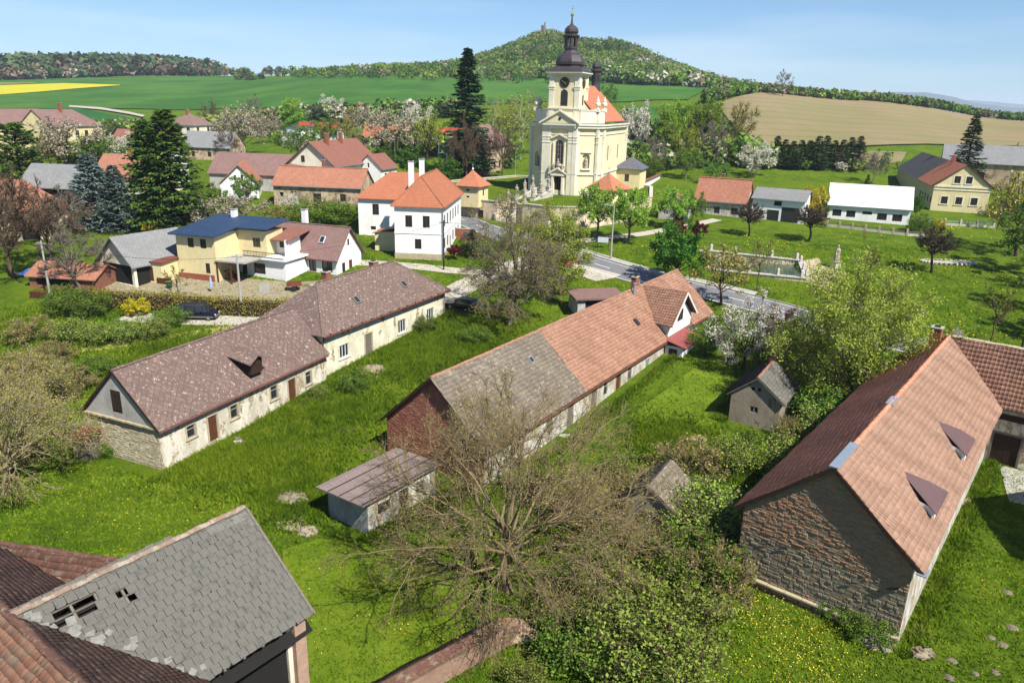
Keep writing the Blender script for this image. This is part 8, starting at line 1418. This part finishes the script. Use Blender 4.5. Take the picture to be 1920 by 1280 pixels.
strip('garden_belt', [(165, 258), (235, 252), (300, 262)], 60, 4, 7, 10, WC_, [3, 2, 2, 3, 1.2, .5, 1.5], 50, 60, .5, .2); strip('village_orchard', [(360, 262), (440, 262), (520, 246), (600, 236), (680, 232), (760, 226), (850, 222)], 150, 5, 9, 14, WC_, [3, 2, 2, 3, 2.2, .8, 1.5], 51, 70, .5, .18); strip('lower_orchard', [(95, 322), (180, 312), (260, 305), (345, 300)], 60, 4, 7, 12, WC_, [3, 2, 2, 3, 1.6, .4, 1.5], 52, 80, .5, .17); strip('church_grove', [(1170, 330), (1230, 322), (1290, 318), (1360, 314), (1440, 320)], 90, 4, 8, 14, WC_, [4, 3, 2, 2.4, .8, .4, 2.5], 53, 80, .5, .17); strip('grove_backdrop', [(1170, 255), (1215, 268), (1290, 285), (1380, 276)], 70, 5, 9, 12, WC_, [3, 2, 2, 4, 1, .5, 1.5], 54, 70, .45, .18); strip('barn_backdrop', [(1500, 322), (1600, 326), (1690, 318)], 30, 2, 3.6, 8, WC_, [3, 3, 1, 2, 1.5, 0, 2], 55, 60, .5, .2); strip('manor_garden', [(640, 300), (760, 292), (860, 300), (960, 318)], 80, 4, 8, 12, WC_, [3, 2, 3, 3, 1.2, .8, 1.5], 56, 80, .5, .17)
# lone tree on the ridge, ruin on the hill
plant('bare', at(1467, 182), 13, 'lone bare tree on the ridge above the ploughed field', 'lone_tree', None, .8); _d = ray(1018, 84); _d = _d / _d[1]
p = (_d[0] * 815, 815, h(_d[0] * 815, 815)); ru = thing('ruined_tower', 'ruined stone tower on top of the wooded hill', 'tower', p); mb = MB(); mb.lathe((0, 0, -2), [(2.6, 0), (2.3, 14)], 7, 0, .3); mb.box((1.2, 0, 13.2), (1.4, 2.6, 3.2)); obj('shaft', mb.mesh('shaft', MATS['wood_grey']), ru, I4); mb = MB(); mb.box((-2.6, 0, 2), (3.5, 3, 7)); obj('wall_stub', mb.mesh('wall_stub', MATS['wood_grey']), ru, I4)
# ---- grass tufts and dandelions near the camera (uncountable)
_boxes = [(-30.13, 52.55, 66.34, -1.2, 20.4, 4.3), (-22.54, 71.77, 62.61, -.5, 22.7, 4.6), (-5.91, 52.46, 56.78, -.3, 49, 5.9), (17.68, 36.29, 51.36, -.2, 37, 4.9), (21.87, 61.61, 58.71, -.1, 5.9, 2.3), (-10.79, 44.03, 54, -.1, 6.8, 2.1), (-18.81, 24.09, 53.96, -8, 10, 5)]
def free(x, y):
    ok = np.ones(len(x), bool)
    for bx, by, th_, a0, a1, w_ in _boxes: c, s = math.cos(R(th_)), math.sin(R(th_)); lx = (x - bx) * c + (y - by) * s; ly = -(x - bx) * s + (y - by) * c; ok &= ~((lx > a0) & (lx < a1) & (np.abs(ly) < w_))
    for C_, w_ in ((RC, 3.6),):
        dd = np.min((x[:, None] - C_[None, ::3, 0]) ** 2 + (y[:, None] - C_[None, ::3, 1]) ** 2, 1); ok &= dd > w_ ** 2
    return ok

def m_blade(name, k, trans=.3):
    m, t = newmat(name); col, _a, _b = grass_colour(t, t.pos()); r = t.n('NewGeometry').outputs['Random Per Island']; col = t.mix(1., col, t.ramp(r, [(0, .8 * k), (1, 1.3 * k)]), 'MULTIPLY'); d = t.n('BsdfDiffuse', {'Color': col}); tr = t.n('BsdfTranslucent', {'Color': col}); x = t.n('MixShader', {0: trans, 1: d.outputs[0], 2: tr.outputs[0]}); t.t.links.new(x.outputs[0], t.out.inputs[0])
m_blade('grass_blade', 1.25); m_blade('grass_tall', 1.0); m_leaf('dandelion', S(226, 196, 40, .66), S(238, 212, 90, .7), .1, 0.)
def tufts(name, n, box, hgt, mat, seed, clump=None, blades=3, wdt=.05):
    rg = np.random.default_rng(seed); x = rg.uniform(box[0], box[1], n); y = rg.uniform(box[2], box[3], n) if clump is None else clump(rg, n)
    if clump is not None: x, y = y
    k = free(x, y) & (np.abs(x) < y * .78 + 4); x, y = x[k], y[k]; n = len(x); z = hz(x, y); B0 = np.repeat(np.c_[x, y, z], blades, 0); m_ = len(B0); B0[:, :2] += rg.normal(0, .07, (m_, 2)); a = rg.uniform(0, 6.283, m_); w = wdt * rg.uniform(.6, 1.4, m_); hh = hgt * rg.uniform(.5, 1.4, m_); ln = rg.normal(0, .45, (m_, 2)) * hh[:, None]; sx = np.c_[np.cos(a) * w, np.sin(a) * w, np.zeros(m_)]; V = np.stack([B0 - sx, B0 + sx, B0 + np.c_[ln, hh]], 1).reshape(-1, 3); o = obj(name, np_mesh(name, V, np.arange(len(V)).reshape(-1, 3), MATS[mat])); o['kind'] = 'stuff'
tufts('lawn_grass', 90000, (-45, 50, 26, 66), .13, 'grass_blade', 61); tufts('lawn_grass_far', 60000, (-60, 75, 66, 125), .16, 'grass_blade', 62, None, 2, .08)
def around(rg, n):   # rank growth along the foot of the walls
    X, Y = [], []
    for bx, by, th_, a0, a1, w_ in _boxes[:6]: t = rg.uniform(a0 - .6, a1 + .6, n // 6); s_ = np.where(rg.uniform(0, 1, n // 6) < .5, -1, 1) * (w_ + np.abs(rg.normal(.1, .5, n // 6))); c, s = math.cos(R(th_)), math.sin(R(th_)); X.append(bx + t * c - s_ * s); Y.append(by + t * s + s_ * c)
    return np.concatenate(X), np.concatenate(Y)
tufts('wall_foot_weeds', 26000, None or (0, 1, 0, 1), .34, 'grass_tall', 63, around, 3, .06)
def patch(cs):
    def f(rg, n): k = rg.integers(0, len(cs), n); c = np.array([[*at(u, v)[:2], s] for u, v, s in cs])[k]; return c[:, 0] + rg.normal(0, 1, n) * c[:, 2], c[:, 1] + rg.normal(0, 1, n) * c[:, 2]
    return f
tufts('tall_grass', 60000, (0, 1, 0, 1), .42, 'grass_tall', 64, patch([(760, 680, 3.), (830, 640, 3.), (560, 800, 3.), (520, 860, 2.4), (620, 760, 2.4), (900, 640, 3.), (300, 690, 3.), (420, 860, 2.5), (560, 930, 1.6), (350, 660, 3.), (60, 620, 4.), (30, 680, 4.), (1310, 870, 2.), (1260, 830, 2.)]), 3, .06)
def flowers(name, spots, n, size, seed, zlift=.2):
    rg = np.random.default_rng(seed); x, y = patch(spots)(rg, n); k = free(x, y); x, y = x[k], y[k]; o = obj(name, np_mesh(name, *leaves(rg, np.c_[x, y, hz(x, y) + zlift * rg.uniform(.6, 1.2, len(x))], size, .9, 0.), MATS['dandelion'])); o['kind'] = 'stuff'
flowers('dandelions', [(1450, 1170, 1.6), (1500, 1230, 1.8), (1420, 1260, 1.8), (1550, 1270, 1.5), (1400, 1140, 1.2), (1520, 1190, 1.2)], 1500, .07, 71); flowers('dandelions', [(300, 930, 2.6), (220, 1010, 2.), (380, 960, 2.), (200, 930, 3.), (560, 1080, 2.), (600, 1180, 1.4), (740, 1180, 1.4), (1800, 1100, 2.5)], 420, .07, 72); flowers('dandelions', [(1600, 470, 5), (1700, 560, 4), (1760, 600, 2.5), (1760, 640, 2), (1450, 470, 5), (1200, 520, 3), (1650, 440, 6), (1850, 520, 5), (1480, 460, 3), (1850, 640, 3), (1420, 450, 4)], 1200, .14, 73); flowers('churchyard_dandelions', [(1250, 470, 3), (1800, 430, 3), (925, 372, 1.5)], 400, .16, 74)

# ---- air: thin even haze round everything
mz, tz_ = newmat('haze_air'); pv = tz_.n('VolumePrincipled', {'Color': (.72, .84, 1., 1), 'Density': 1e-4, 'Anisotropy': .0}); tz_.t.links.new(pv.outputs[0], tz_.out.inputs['Volume'])
mb = MB(); mb.box((0, 6000, 80), (24000, 16000, 360)); hzb = obj('haze', mb.mesh('haze', mz)); hzb['kind'] = 'stuff'
